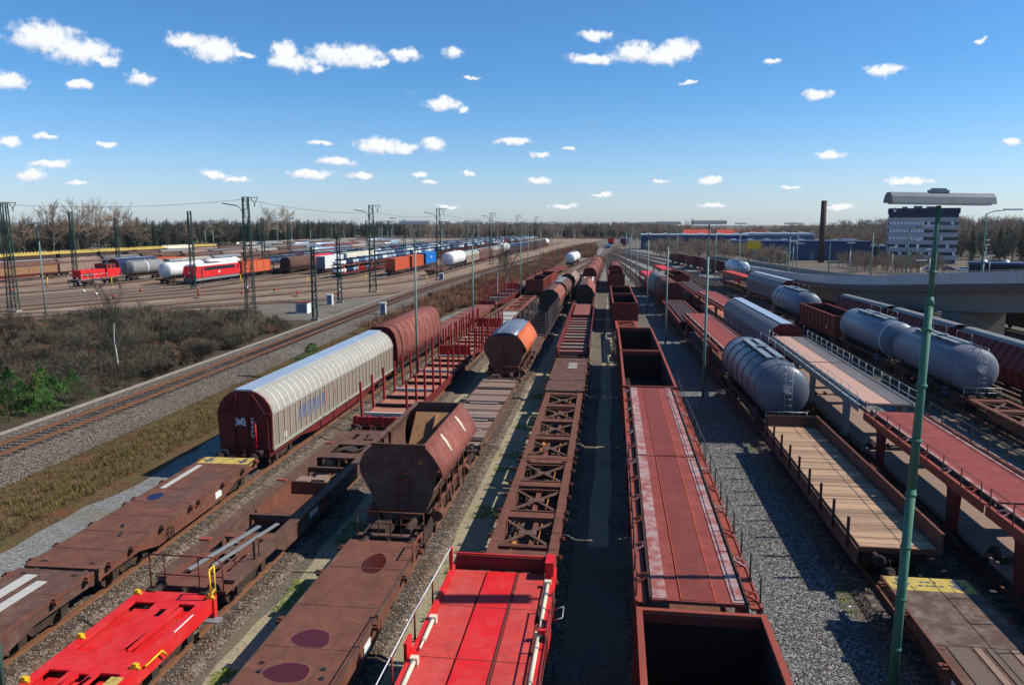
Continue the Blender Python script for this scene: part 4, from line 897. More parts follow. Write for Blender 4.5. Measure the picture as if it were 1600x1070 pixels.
# ------------------------------------------------------------------ one-off wagons of the near yard
def swing_hopper(tr, y0, L, label, open_top=True, flap='pink', roof='bluegrey', a=-4.1, b=3.0, front='brown2'):
    """hopper wagon with big swing covers: the right one hangs as a curved plate, the left one is a bulged side wall"""
    r = place('hopper_wagon' if open_top else 'covered_hopper_wagon', label, 'freight wagon', tr, y0, L, 'swing cover hopper wagons'); h = L / 2; running(r, L, off=1.9); sole(r, L, 'under', 2.3, .86, 1.1, False)
    zt = 4.12; lft = [(-1.3, 2.35), (-1.62, 2.95), (-1.66, 3.35), (-1.45, 3.8), (-1.1, zt)]; rgt = [(.98, zt), (1.32, 3.72), (1.58, 3.28), (1.72, 2.86)]
    ol = lft + [(.98, zt), (1.28, 3.66), (1.45, 3.2), (1.28, 2.35), (.95, 1.5), (.6, 1.15), (-.6, 1.15), (-.95, 1.5)]
    for y, y1, m in ((a, a + .07, front), (b - .07, b, 'brown2')): MB().prism(ol, y, y1, 'y').build('end_wall', M[m], r)
    MB().sheet(lft, a + .071, b - .071, .05, True).build('side_cover', M['brown2'], r)
    MB().sheet([(-.6, 1.16), (-.95, 1.5), (-1.3, 2.34)], a + .072, b - .072, .05).build('side_wall', M['brown2'], r)
    MB().sheet([(1.28, 2.34), (.95, 1.5), (.6, 1.16)], a + .072, b - .072, .05).build('side_wall', M['brown2'], r)
    MB().sheet(rgt, a - .12, b + .12, .05, True).build('side_flap', M[flap], r)
    if open_top:
        for y in (a + 2.0, a + 5.0):
            MB().sheet([(1.10, 4.025), (1.335, 3.74), (1.56, 3.36)], y, y + .26, .02, True).build('label_panel', M['piston'], r)
        sl = MB(); sl.add([(-1.15, b - .1, 3.75), (1.0, b - .1, 3.75), (1.0, b - 2.9, 1.5), (-1.15, b - 2.9, 1.5), (-1.15, b - .08, 3.7), (1.0, b - .08, 3.7), (1.0, b - 2.9, 1.4), (-1.15, b - 2.9, 1.4)], [(0, 3, 2, 1), (4, 5, 6, 7), (0, 1, 5, 4), (3, 7, 6, 2)]); sl.build('slope_plate', M['tan'], r)
        MB().prism([(b - .15, 3.7), (b - 2.8, 1.6), (b - 2.6, 2.1), (b - .6, 3.72)], -.12, -.06, 'x').build('partition', M['tan'], r)
        sl = MB(); sl.add([(-1.15, a + .1, 3.6), (1.0, a + .1, 3.6), (1.0, a + 2.9, 1.5), (-1.15, a + 2.9, 1.5)], [(0, 1, 2, 3)]); sl.build('slope_plate', M['inside_shade'], r)  # near slope painted dark as the shaded interior
        for y in (a + 1.2, a + 2.2, a + 3.2): MB().box(-1.42, -1.30, y, y + .06, 2.5, 3.75).build('inner_post', M['brown2'], r)
        rm = MB(); rm.box(-1.17, -1.06, a - .05, b + .05, zt, zt + .08); rm.box(-1.055, .95, a - .06, a + .05, zt + .004, zt + .07); rm.box(-1.055, .95, b - .05, b + .06, zt + .004, zt + .07); rm.build('top_rim', M['brown2'], r)
    else:
        MB().sheet([(-1.1, zt), (-.6, zt + .2), (0, zt + .26), (.5, zt + .2), (.98, zt + .01)], a - .08, b + .08, .05, True).build('roof', M[roof], r)
        MB().prism([(-1.08, zt - .02), (-.6, zt + .14), (0, zt + .2), (.5, zt + .14), (.96, zt - .02)], a, a + .06, 'y').build('end_wall', M['navy'], r)
        for x in (-.55, .45): MB().box(x - .03, x + .03, a - .06, b + .06, zt + .19, zt + .25).build('roof_rib', M['grey'], r)
        for y in (a + 2.2, a + 4.6): MB().box(1.0, 1.5, y, y + .05, 3.25, 3.3).build('flap_rib', M[flap], r)
    MB().box(.93, 1.02, a - .12, b + .12, zt - .02, zt + .07).build('flap_hinge', M[flap], r)
    ld = MB(); ladder(ld, -.1, .38, a - .2, 1.16, 3.25, 7, .024); ld.path([(-.1, a - .2, 3.25), (-.04, a - .03, 3.45)], .024); ld.path([(.38, a - .2, 3.25), (.42, a - .03, 3.45)], .024); ld.build('ladder', M['oxide_dark'], r)
    hr = MB(); hr.path([(-1.25, -h + .1, 1.1), (-1.25, -h + .1, 2.05), (1.25, -h + .1, 2.05), (1.25, -h + .1, 1.1)], .024)
    for x in (-.45, -.0, .4): hr.tube((x, -h + .1, 1.1), (x, -h + .1, 2.05), .02, 5)
    hr.tube((-1.25, -h + .1, 1.6), (1.25, -h + .1, 1.6), .018, 5); hr.build('handrail', M['bracket'], r)
    MB().box(-1.3, 1.3, -h, -h + .30, 1.10, 1.15).build('end_platform', M['brown2'], r); MB().box(-1.3, 1.3, h - .5, h, 1.10, 1.15).build('end_platform', M['under'], r)
    MB().box(-.9, -.3, -h + .45, a - .1, 1.0, 1.25).tube((.5, -h + .5, 1.15), (.5, a - .1, 1.15), .16, 10).build('brake_gear', M['under'], r)
    for s in (-1, 1):
        for y in (-2.4, -.2, 1.8): g = MB(); g.prism([(y - .5, 1.3), (y + .5, 1.3), (y + .3, .62), (y - .3, .62)], *sorted((s * .95, s * 1.2)), 'x'); g.build('discharge_door', M['brown2'], r)
        v = MB(); v.path([(s * 1.25, a, 1.62), (s * 1.28, b, 1.64)], .06, 6); v.tube((s * 1.3, a + .4, 1.2), (s * 1.3, a + 1.0, 1.2), .22, 10); v.tube((s * 1.3, b - 1, 1.2), (s * 1.3, b - .5, 1.2), .22, 10)
        for i in range(6): y = a + .3 + i * 1.2; v.beam((s * .95, y, .95), (s * 1.36, y + .45, 1.75), .11, .11); v.beam((s * 1.3, y + .6, 2.2), (s * 1.34, y + .6, 1.1), .08, .08)
        v.build('lever_gear', M['brown'], r)
    if open_top: MB().prism([(.66, 3.42), (.88, 3.42), (.77, 3.6)], a - .012, a - .002, 'y').build('warning_sign', M['yellowbeam'], r)
    return r

def slots(mb, x0, x1, y0, y1, z0, z1, holes):
    """a flat plate with rectangular openings: rows of boxes between the holes (x0,x1,y0,y1)"""
    ys = sorted(set([y0, y1] + [v for h in holes for v in h[2:]]))
    for a, b in zip(ys, ys[1:]):
        cuts = sorted((h[0], h[1]) for h in holes if h[2] <= a + 1e-6 and h[3] >= b - 1e-6); x = x0
        for c, d in cuts:
            if c > x: mb.box(x, c, a, b, z0, z1)
            x = d
        if x < x1: mb.box(x, x1, a, b, z0, z1)
    return mb
def pocket_wagon(tr, y0, L, label):
    r = place('pocket_wagon', label, 'freight wagon', tr, y0, L, 'skeleton container wagons'); h = L / 2; running(r, L, off=2.2)
    sb = MB(); sb.prism([(-h + .5, 1.12), (h - .5, 1.12), (h - .5, .86), (h - 3.8, .80), (h - 4.6, .42), (-h + 4.6, .42), (-h + 3.8, .80), (-h + .5, .86)], -.10, .10, 'x'); sb.box(-.2, .2, -h + .5, h - .5, 1.121, 1.16); me = sb.mesh('side_beam')
    for s in (-1, 1): inst('side_beam', me, M['brown2'], r, (s * 1.18, 0, 0))
    d = slots(MB(), -1.0, 1.0, -h, -h + 4.4, 1.02, 1.10, [(-.78, -.42, -h + .9, -h + 2.2), (.2, .42, -h + .9, -h + 3.8), (-.2, .05, -h + 1.6, -h + 3.9), (.62, .8, -h + 1.2, -h + 3.9), (-.78, -.4, -h + 2.6, -h + 4.0)])
    d.box(-1.3, 1.3, -h, -h + .5, .9, 1.018); d.build('end_deck', M['brown'], r)
    dp = MB(); dp.beam((-.5, -h + 1.0, 1.18), (.15, -h + 4.9, 1.18), .16, .05); dp.beam((.15, -h + 1.4, 1.19), (.75, -h + 5.2, 1.19), .14, .05); dp.build('drawbar', M['grey'], r)
    d = slots(MB(), -1.0, 1.0, h - 5.2, h, 1.02, 1.10, [(-.55, -.25, h - 1.9, h - .9), (.1, .75, h - 2.0, h - 1.75), (.1, .3, h - 1.75, h - .9), (-.8, .8, h - 4.4, h - 2.9)])
    d.box(-1.3, 1.3, h - .5, h, .9, 1.018); d.build('end_deck', M['brown2'], r)
    eq = MB(); eq.tube((0, h - 3.6, .95), (0, h - 3.6, 1.12), .42, 14); eq.tube((-.6, h - 3.8, 1.0), (.6, h - 3.4, 1.0), .05, 6); eq.path([(-.7, h - 4.3, 1.08), (-.2, h - 3.9, 1.12), (.5, h - 4.2, 1.1), (.8, h - 3.1, 1.1)], .04); eq.build('pivot_gear', M['under'], r)
    p = MB(); p.box(-1.06, 1.06, -2.6, 2.6, .36, .42); p.build('pocket_floor', M['brown'], r)
    tb = MB(); tb.box(-1.02, .9, 1.0, 1.06, .42, .98); tb.box(-1.02, .9, -2.55, -2.49, .42, .85); tb.box(-1.05, -.99, -2.5, 1.0, .42, .95); tb.build('pocket_wall', M['brown'], r)
    s_ = MB(); s_.box(-.9, -.3, 1.2, 1.9, .42, .95); s_.box(-.25, .35, 1.6, 2.3, .42, .9); s_.build('trestle_box', M['plankgrey'], r)
    for y in (-4.9, 3.2, -3.0): MB().box(-1.07, 1.07, y, y + .18, .7, .95).build('cross_tie', M['brown2'], r)
    hr = MB(); hr.path([(-1.25, -h + .06, .95), (-1.25, -h + .06, 2.1), (.95, -h + .06, 2.1), (1.2, -h + .06, 1.9), (1.2, -h + .06, .95)], .024)
    for x in (-.75, .4): hr.tube((x, -h + .06, .95), (x, -h + .06, 2.1), .02, 5)
    hr.tube((-1.25, -h + .06, 1.45), (1.2, -h + .06, 1.45), .02, 5); hr.build('handrail', M['oxide_dark'], r)
    MB().box(-.03, .03, -.03, .03, 0, .75).path([(0, 0, .75), (0, .35, .75), (0, .35, 0)], .022).build('grab_bar', M['under'], r, (1.28, -h + 2.1, 1.05))
    MB().box(1.285, 1.30, -1.15, -.95, .66, 1.02).build('label_panel', M['red'], r)
    for i in range(3): MB().box(1.285, 1.30, -1.95 - i * .3, -1.75 - i * .3, .72, .95).build('label_panel', M['stencil'], r)
    for y in (-h + 3.5,  0.6, h - 3): MB().box(-.24, .16, -.12, .12, -.02, .05).build('pin_bracket', M['flange'], r, (-1.2, y, 1.165))
    return r
def red_pocket(tr, y0, L, label):
    r = place('pocket_wagon', label, 'freight wagon', tr, y0, L, 'skeleton container wagons'); h = L / 2; running(r, L, off=2.2)
    z = 1.16
    hl = [(-.98, -.30, h - 3.5, h - .72), (.44, .98, h - 3.4, h - .7), (.02, .26, h - 1.5, h - 1.05),
          (-1.0, -.42, h - 7.1, h - 4.4), (-.24, .20, h - 7.1, h - 4.5), (.42, 1.0, h - 6.8, h - 4.4), (-.98, -.6, h - 8.3, h - 7.8), (.55, .9, h - 8.3, h - 7.8), (-.45, .45, h - 10.5, h - 8.0), (-.9, .9, h - 14, h - 11)]
    MB_ = slots(MB(), -1.28, 1.28, -h, h, z - .06, z, hl); MB_.build('top_plate', M['red'], r)
    w = MB()
    for s in (-1, 1): w.box(*sorted((s * 1.16, s * 1.27)), -h, h, .72, z - .062)
    for y in (h - .1, h - 3.9, h - 7.5, -h + .1, -2): w.box(-1.15, 1.15, y - .06, y + .06, .75, z - .062)
    w.build('underframe', M['red'], r)
    for x0, x1, y0_, y1_ in ((-1.0, -.48, h - 3.6, h - .7), (.42, .78, h - 3.5, h - .7), (-1.02, -.60, h - 7.2, h - 4.3), (-.26, .02, h - 7.2, h - 4.4), (.40, .76, h - 6.9, h - 4.3)): MB().box(x0, x1, y0_, y1_, z - .26, z - .22).build('inner_plate', M['red'], r)
    MB().beam((.42, h - 3.3, z - .05), (.62, h - .9, z - .05), .14, .10).build('stiffener', M['red'], r)
    MB().beam((.0, h - 6.9, z - .05), (.3, h - 4.6, z - .05), .10, .1).build('stiffener', M['red'], r); MB().beam((-.5, h - 6.9, z - .05), (-.15, h - 4.5, z - .05), .12, .1).build('stiffener', M['red'], r)
    tl = MB().prism([(-.12, -.05), (.12, -.05), (.16, .0), (.06, .04), (.02, .16), (-.06, .16), (-.04, .03), (-.16, .02)], 0, .05, 'z').box(-.05, .05, -.05, .05, .05, .14).mesh('twist_lock')
    for s, ys in ((-1, (h - .25, h - 2.9, h - 5.0)), (1, (h - .25, h - 4.1, h - 6.2))):
        for y in ys: inst('twist_lock', tl, M['yellow'], r, (s * 1.2, y, z))
    ch = MB(); ch.path([(1.34, h - 6.1, .95), (1.42, h - 5.6, .8), (1.40, h - 5.0, .95)], .035); ch.path([(1.34, h - 3.9, 1.1), (1.40, h - 3.2, 1.15), (1.40, h - 3.0, .9)], .03); ch.path([(-1.34, h - 3.4, .95), (-1.38, h - 3.0, .8), (-1.34, h - 2.7, .95)], .03); ch.path([(-1.34, h - 5.4, .95), (-1.40, h - 4.7, .8), (-1.34, h - 4.2, 1.0)], .03)
    ch.build('lock_chain', M['yellow'], r)
    MB().box(.84, 1.18, h - 5.1, h - 4.55, z + .004, z + .02).build('label_panel', M['yellowend'], r)
    b = MB(); b.box(1.0, 1.28, h - 6.0, h - 5.3, .74, 1.02); b.build('vent_box', M['yellowbeam'], r)
    g = MB(); g.path([(1.22, h + .02, 1.15), (1.22, h + .02, 2.1), (1.26, h - .35, 2.1), (1.30, h - .38, 1.35), (1.24, h - .02, 1.35)], .03); g.build('grab_bar', M['yellow'], r)
    MB().box(1.15, 1.33, h - .3, h - .12, .55, 1.14).build('step_post', M['red'], r); MB().box(1.1, 1.55, h - .55, h - .2, .5, .54).build('step', M['galv'], r)
    MB().box(1.20, 1.24, h - 2.3, h - 1.3, z + .004, z + .016).build('label_panel', M['stencil'], r)
    return r
def red_carrier(tr, y0, L, label):
    """bright red upper deck with hydraulic side arms"""
    r = place('car_carrier_wagon', label, 'car carrier', tr, y0, L, 'double deck car carriers'); h = L / 2; z = 2.6; running(r, L, axles=True, off=2.2); sole(r, L, 'red', 2.5, .7, .92, False)
    MB().box(-1.25, 1.25, -h + .1, h - .1, .93, 1.0).build('lower_deck', M['oxide'], r)
    for x0, x1, m in ((-1.38, -.50, 'red_pale'), (-.44, .42, 'red'), (.48, 1.20, 'red_pale')): MB().box(x0, x1, -h + .03, h - .25, z - .05, z).build('upper_deck', M[m], r)
    MB().box(-1.38, 1.20, -h + .03, h - .24, z - .12, z - .055).build('deck_plate', M['oxide_dark'], r)
    for y in (h - 2.4, h - 4.9, h - 8.2): MB().box(-1.37, 1.19, y, y + .025, z + .001, z + .006).build('weld_seam', M['oxide'], r)
    gv = MB(); gv.box(.42, .46, -h + .03, h - .3, z - .05, z + .03); gv.build('deck_seam', M['oxide'], r)
    sb = MB()
    for s in (-1, 1): sb.box(*sorted((s * 1.42, s * 1.53)), -h, h, z - .22, z + .10); sb.box(*sorted((s * 1.28, s * 1.33)), -h, h - .3, z - .10, z + .04) if s > 0 else sb.box(-1.415, -1.39, -h, h - .3, z - .1, z + .05)
    sb.build('side_beam', M['red'], r)
    eb = MB(); eb.box(-1.40, 1.22, h - .10, h - .04, z - .05, z + .38); eb.build('end_board', M['oxide_dark'], r); eb = MB(); eb.box(-1.40, 1.22, h - .039, h + .02, z + .05, z + .42); eb.build('end_board', M['red'], r)
    pp = MB(); pp.box(1.24, 1.48, h - .6, h + .03, z - .1, z + .5); pp.box(-1.53, -1.43, h - .5, h - .4, z - .1, z + .75); pp.build('corner_post', M['red'], r)
    for y in (-h * .2, h * .45): MB().box(1.54, 1.60, y, y + 1.1, z - .3, z + .28).box(1.34, 1.60, y + .2, y + .3, z + .2, z + .3).box(-1.62, -1.54, y - 1, y - .55, z - .3, z + .42).build('side_arm', M['red'], r)
    for (x, y, d) in ((-1.34, h - 3.4, -1.0), (-1.34, h - 5.3, -1.0), (1.36, h - 1.1, -2.0), (1.36, h - 3.9, -1.9)):
        c = MB(); c.tube((x, y, z + .10), (x, y + d, z + .10), .055, 10); c.tube((x, y + d, z + .10), (x, y + d - .35, z + .10), .032, 8); c.box(x - .09, x + .09, y - .02, y + .14, z + .0, z + .19); c.build('hydraulic_cylinder', M['piston'], r)
    rp = MB(); pts = [(-1.48, h - .45, z + .74), (-1.66, h - 4.0, z + .60), (-1.70, h - 7.5, z + .55), (-1.70, h - 12, z + .6)]; rp.path(pts, .016, 4); rp.build('safety_rope', M['white'], r)
    ps = MB().tube((0, 0, z - .25), (0, 0, z + .60), .028, 5).mesh('railing_post')
    for y in (h - 2.1, h - 4.0, h - 6.0, h - 8.0): inst('railing_post', ps, M['oxide'], r, (-1.64, y, 0)); inst('railing_post', ps, M['oxide'], r, (1.62, y - .4, 0))
    rw = MB(); rw.path([(1.62, h - 2.5, z + .58), (1.62, h - 8.4, z + .58)], .018, 4); rw.path([(1.62, h - 2.5, z + .2), (1.62, h - 8.4, z + .2)], .014, 4); rw.build('railing_wire', M['oxide'], r)
    hb = MB(); hb.path([(1.62, h - 1.9, z - .2), (1.85, h - 1.9, z - .1), (1.85, h - 2.5, z - .1), (1.62, h - 2.5, z - .2)], .02); hb.build('grab_bar', M['galv'], r)
    return r
def bunk_wagon(tr, y0, L, label, solid=False):
    r = place('low_wall_wagon', label, 'freight wagon', tr, y0, L, 'flat and low sided wagons'); h = L / 2; running(r, L, 1); sole(r, L, 'oxide_dark', 2.5)
    for s in (-1, 1): MB().prism([(s * 1.25, 1.05), (s * 1.42, 1.05), (s * 1.46, 2.0), (s * 1.36, 2.0)][::s], -h, h).build('side_wall', M['oxide_dark'], r)
    MB().box(-1.25, 1.25, -h, h, 1.08, 1.14).build('floor', M['dark'], r)
    if solid: MB().box(-1.05, 1.0, -h * .6, h * .8, 1.3, 1.62).build('deck', M['pink'], r)
    bk = MB().box(-1.2, 1.1, -.42, .42, 1.3, 1.5).mesh('bunk_beam')
    for i in range(11):
        y = -h + L * (i + .5) / 11
        if not solid or abs(i - 5) > 4: inst('bunk_beam', bk, M['plankgrey' if i % 3 else 'pink'], r, (0, y, 0))
    return r
def plank_flat(tr, y0, L, label, n=20, mats=('plankgrey', 'brown2', 'plankgrey', 'dark'), group='flat and low sided wagons', lod=0, sill='brown2'):
    r = place('flat_wagon', label, 'freight wagon', tr, y0, L, group); h = L / 2; running(r, L, lod); sole(r, L, 'brown2', 2.5)
    d = L / n
    for k in range(4):
        me = MB().box(-1.28, 1.28, -d / 2 + .03, d / 2 - .03, 1.08, 1.17 + .02 * k).mesh('floor_plank')
        for i in range(n):
            if (i * 7 + i // 3) % 4 == k: inst('floor_plank', me, M[mats[k]], r, (random.uniform(-.02, .02), -h + d * (i + .5), 0))
    for i in (3, 6, 8, 12): MB().box(-.9 + .1 * i % .4, .9, -.06, .06, 1.24, 1.262).build('bunk_beam', M['plankpale'], r, (0, -h + d * (i + .9), 0))
    sl = MB(); sl.box(1.285, 1.34, -h, h, .95, 1.22); sl.box(-1.34, -1.285, -h, h, .95, 1.22); sl.build('side_sill', M[sill], r)
    return r

# ------------------------------------------------------------------ the near yard, track by track
# track A, by the grass slope
fa = container_flat('A', 8.2, 14.1, 'dull brown flat wagon with pale plank strips, cut off at the left edge', 'brown2')
for x0, x1, ys in ((-.95, -.62, (-1, 1.6)), (-.62, -.3, (-3.6, -.6)), (-.05, .3, (2.2, 6.2)), (-.75, -.35, (3.4, 6.6))): MB().box(x0, x1, *ys, 1.203, 1.222).build('floor_plank', M['plankpale'], fa)
fb = container_flat('A', 22.5, 12.4, 'brown flat wagon with a yellow end by the closed beige wagon', 'brown', yellow_far=True)
MB().box(-1.05, -.8, 1.6, 4.9, 1.203, 1.214).build('floor_plank', M['plankpale'], fb); MB().box(-.1, .75, -.5, 4.0, 1.203, 1.209).build('floor_plank', M['brown2'], fb); puddle(fb, -.65, .6, .33, .42, 1.2, 5, 'navy')
for x, y, a in ((-.1, -2.6, .5), (.3, -3.4, .3)): MB().box(-.05, .05, -.18, .18, 0, .03).build('slot_hole', M['black'], fb, (x, y, 1.198), a)
sliding_wall('A', 36.6, 22.6, 'long beige sliding wall wagon with silver roof, ribs and graffiti', graff=True)
hood_wagon('A', 60.4, 16, 'faded red round hood wagon behind the beige wagon', 'pink', ribs=10, zt=4.35, lod=1)
container_flat('A', 77.2, 15.5, 'faded red flat wagon beyond the red hood wagon', 'pink', 1, sill='bracket')
fr = container_flat('A', 93.2, 15.5, 'faded red flat wagon between hood wagon and far stake wagon', 'pink', 1, sill='bracket'); end_rail(fr, 15.5, -7.6, 'dark', 2.6)
stake_wagon('A', 109.6, 27, 'far red stake wagon beside the brambles', n=11, lod=1, stake_h=2.3, floor='plankgrey', stake_mat='stakered')
plank_flat('A', 138, 21, 'flat wagon with pale crossbars left of the red gondola', lod=1)
for y, l in ((176, 'low red wagon nearest behind the far red gondola'), (197, 'low red wagon just before the pale round tank')): container_flat('A', y, 20, l, 'oxide', 1, spig=False)
tank_wagon('A', 231, 17, 'white and pink tank wagon at the end of the far siding', 'white', 1, bands=0, R_=1.5, stripe='pink')
# track B
red_pocket('B', 3.4, 18, 'new bright red skeleton pocket wagon with yellow twist locks')
pocket_wagon('B', 21.9, 19.2, 'brown pocket wagon with a railing, behind the bright red pocket wagon')
stake_wagon('B', 42.0, 23.4, 'nearer red stake wagon with plank floor beside the beige wagon', n=10, stake_mat='stakered')
stake_wagon('B', 66.3, 19, 'second red stake wagon beyond the rust orange flap wagon', n=8, lod=1, stake_mat='stakered')
fl = plank_flat('B', 86.2, 15, 'flat wagon with pale planks and a rusty orange sill', lod=1, mats=('plankpale', 'plankgrey', 'plankpale', 'plankgrey'))
skeleton('B', 102.2, 22, 'faded red skeleton wagon in front of the far red gondola', 'pink', 1)
gondola('B', 133, 11.6, 'far red gondola, nearer of two left of the brown hoppers', 'oxide', 1, H=3.1, ribs=5)
gondola('B', 145.4, 11.6, 'far red gondola, the farther of two left of the brown hoppers', 'flange', 1, H=3.1, ribs=5)
# track C
fc = container_flat('C', 6.4, 19.6, 'brown container flat wagon with three puddles on its deck', 'brown')
puddle(fc, .15, 7.9, .40, .80, 1.2, 11, 'puddlerust'); puddle(fc, -.12, 3.0, .54, .50, 1.2, 12); puddle(fc, -.12, 1.35, .56, .48, 1.2, 13)
for x, y in ((.75, 1.6), (.85, 1.2), (-.85, 1.3), (-.95, 1.7)): MB().box(-.06, .06, -.06, .06, 0, .03).build('slot_hole', M['black'], fc, (x, y, 1.195))
container_flat_extra = MB().path([(1.36, 8.3, 1.15), (1.42, 8.3, 1.75), (1.42, 9.4, 1.75), (1.36, 9.4, 1.15)], .03).build('handrail', M['flange'], fc)
swing_hopper('C', 26.5, 11.6, 'open brown hopper wagon with a pink side flap and two pale strips')
plank_flat('C', 38.6, 17.4, 'flat wagon with rows of dark floor planks behind the open hopper', 24)
ORG_R = [(-1.40, 2.45), (-1.25, 3.0), (-1.0, 3.5), (-.7, 3.85), (-.3, 4.0), (.45, 4.0)]; ORG_F = [(.45, 4.0), (.95, 3.55), (1.35, 2.95), (1.42, 2.6), (1.18, 2.15)]
swing_hopper('C', 56.4, 12, 'covered hopper with grey roof and rust orange side flap', False, 'hatch', 'bluegrey', -4.3, 4.3, 'brown')
container_flat('C', 68.9, 9.6, 'short dull brown flat between the orange flap hopper and black stakes', 'brown2', 1, spig=False)
stake_wagon('C', 79, 20.3, 'black stake wagon behind the rust orange flap hopper', n=12, lod=1, dark=True, floor='dark', stake_h=2.1, bulk=False, stake_mat='plankgrey')
BR_R = [(-1.4, 2.5), (-1.3, 3.2), (-.95, 3.8), (-.3, 4.1), (.5, 4.05)]; BR_F = [(.5, 4.05), (1.1, 3.6), (1.38, 2.9), (1.2, 2.2)]
cov_hopper('C', 100.2, 13, 'brown covered hopper directly behind the black stake wagon', BR_R, BR_F, 'brown2', 'brown2', 'pink', 1)
cov_hopper('C', 114, 13, 'middle brown covered hopper of the three behind the black stakes', BR_R, BR_F, 'brown2', 'grey', 'brown2', 1)
cov_hopper('C', 133, 13.5, 'farthest brown covered hopper of the three behind the black stakes', BR_R, BR_F, 'brown2', 'brown', 'plankgrey', 1)
# track D
red_carrier('D', 6.3, 15.0, 'bright red car carrier deck with white hydraulic cylinders')
skeleton('D', 21.9, 14.8, 'brown skeleton container wagon right behind the bright red carrier')
skeleton('D', 36.8, 15.2, 'brown skeleton container wagon, farther of the coupled pair')
fd = container_flat('D', 52.5, 13.2, 'short brown flat wagon behind the skeleton pair', 'brown2')
for i in range(3): MB().box(-.35, .35, -.12, .12, 0, .008).build('label_panel', M['stencil'], fd, (.2, 2.2 + i * .9, 1.203))
bunk_wagon('D', 66.8, 23.5, 'low dark red wagon with rows of crossbeams')
bunk_wagon('D', 91.0, 17.8, 'low dark red wagon with a pale pink deck', True)
OC_R = [(-1.35, 2.5), (-1.15, 3.4), (-.65, 4.0), (.35, 4.05)]; OC_F = [(.35, 4.05), (1.0, 3.45), (1.4, 2.7), (1.15, 2.1)]
cov_hopper('D', 110, 16.5, 'eight sided brown hopper behind the low dark red wagons', OC_R, OC_F, 'oxide_dark', 'brown2', 'pink', 1)
fs = container_flat('D', 128, 22, 'red flat topped wagon with two white stripes on its roof', 'oxide', 1, spig=False, deckz=2.6)
for x in (-.75, .75): MB().box(x - .14, x + .14, -10, 10, 2.602, 2.62).build('roof_stripe', M['white'], fs)
for y, l in ((151.5, 'round red hood wagon behind the white striped wagon'), (169, 'round red hood wagon, middle of three in the far row'), (186.5, 'round red hood wagon, farthest of three in the far row')): hood_wagon('D', y, 16.5, l, 'pink', lod=1, ribs=7)
# track E
gondola('E', 4.2, 14.0, 'orange rimmed dark red gondola cut off at the bottom edge', 'oxide', H=3.2, w=3.0)
car_carrier('E', 18.7, 12.4, 'long red carrier deck with white runways, nearer half of the pair', z2=3.2, rail_side=(1, -1))
car_carrier('E', 31.2, 13.4, 'long red carrier deck with white runways, farther half of the pair', z2=3.2, rail_side=(1,))
gg = gondola('E', 45.0, 12.9, 'deep dark gondola right behind the long red carrier', 'oxide', H=3.2, w=3.0); MB().box(-1.62, -1.42, -6.5, -6.2, 3.0, 3.12).build('corner_plate', M['yellowbeam'], gg)
gondola('E', 58.3, 12.9, 'deep dark gondola, second behind the long red carrier', 'oxide', H=3.2, w=3.0)
skeleton('E', 72.6, 20, 'pale skeleton frame wagon between the two pairs of gondolas', 'flange', 1)
gondola('E', 93.6, 12.9, 'dark red gondola with lit rim, third along the middle track', 'oxide', 1, H=3.2)
gondola('E', 107.0, 12.9, 'dark red gondola with lit rim, fourth along the middle track', 'oxide', 1, H=3.2)
gondola('E', 148, 12.9, 'dark red gondola in front of the far pink hood wagon', 'oxide', 1, H=3.2)
hood_wagon('E', 161.5, 17, 'pink hood wagon alone behind the far gondola', 'pink', lod=1)
# track F
ff = container_flat('F', 7.5, 17.8, 'worn brown flat wagon with a yellow arrow end, bottom right corner', 'brown2', yellow_far=True)
for x0, x1, m in ((-1.0, -.45, 'plankdark'), (-.32, -.14, 'plankgrey'), (.0, .55, 'plankdark'), (.62, .82, 'plankgrey'), (.92, 1.2, 'brown2')): MB().box(x0, x1, -8.6, 4.6, 1.203, 1.224).build('floor_plank', M[m], ff)
MB().box(-1.26, 1.26, 4.65, 7.9, 1.202, 1.213).build('deck_plate', M['worn'], ff)
for x, y, l_ in ((-.18, 8.58, .1), (.0, 8.58, .16), (.2, 8.58, .1), (-.3, 8.32, .14), (-.1, 8.32, .1), (.08, 8.32, .16), (.32, 8.32, .14)): MB().box(x - l_ / 2, x + l_ / 2, y - .05, y + .05, 1.207, 1.211).build('lettering', M['arrow'], ff)
low_gondola('F', 27.4, 17.0, 'low sided wagon with a pale plank floor and side stakes')
tank_wagon('F', 45.6, 14.6, 'ribbed dark grey tank wagon with an end ladder by the plank floored wagon', 'tank', bands=7, R_=1.58, zc=2.72)
car_carrier('F', 61.0, 24.5, 'red car carrier with frosted runways behind the ribbed tank', z2=3.0, mid=False, rail_side=(-1, 1))
car_carrier('F', 87.2, 25, 'bare black carrier frame without an upper deck', mat='dark', deck='dark', z2=1.9, runway=False, posts=False, brackets=False, lower='dark', legs=False, lod=1)
hood_wagon('F', 113.5, 13.5, 'round dark red hood wagon, nearer of two beside the far gondola', 'brown', lod=1, zt=4.2)
hood_wagon('F', 127.8, 13.5, 'round grey hood wagon, farther of two beside the far gondola', 'grey', lod=1, zt=4.2)
car_carrier('F', 143, 20, 'small bright red carrier beyond the round hood wagons', 'red', 'red', 1, runway=False, brackets=False, posts=False)
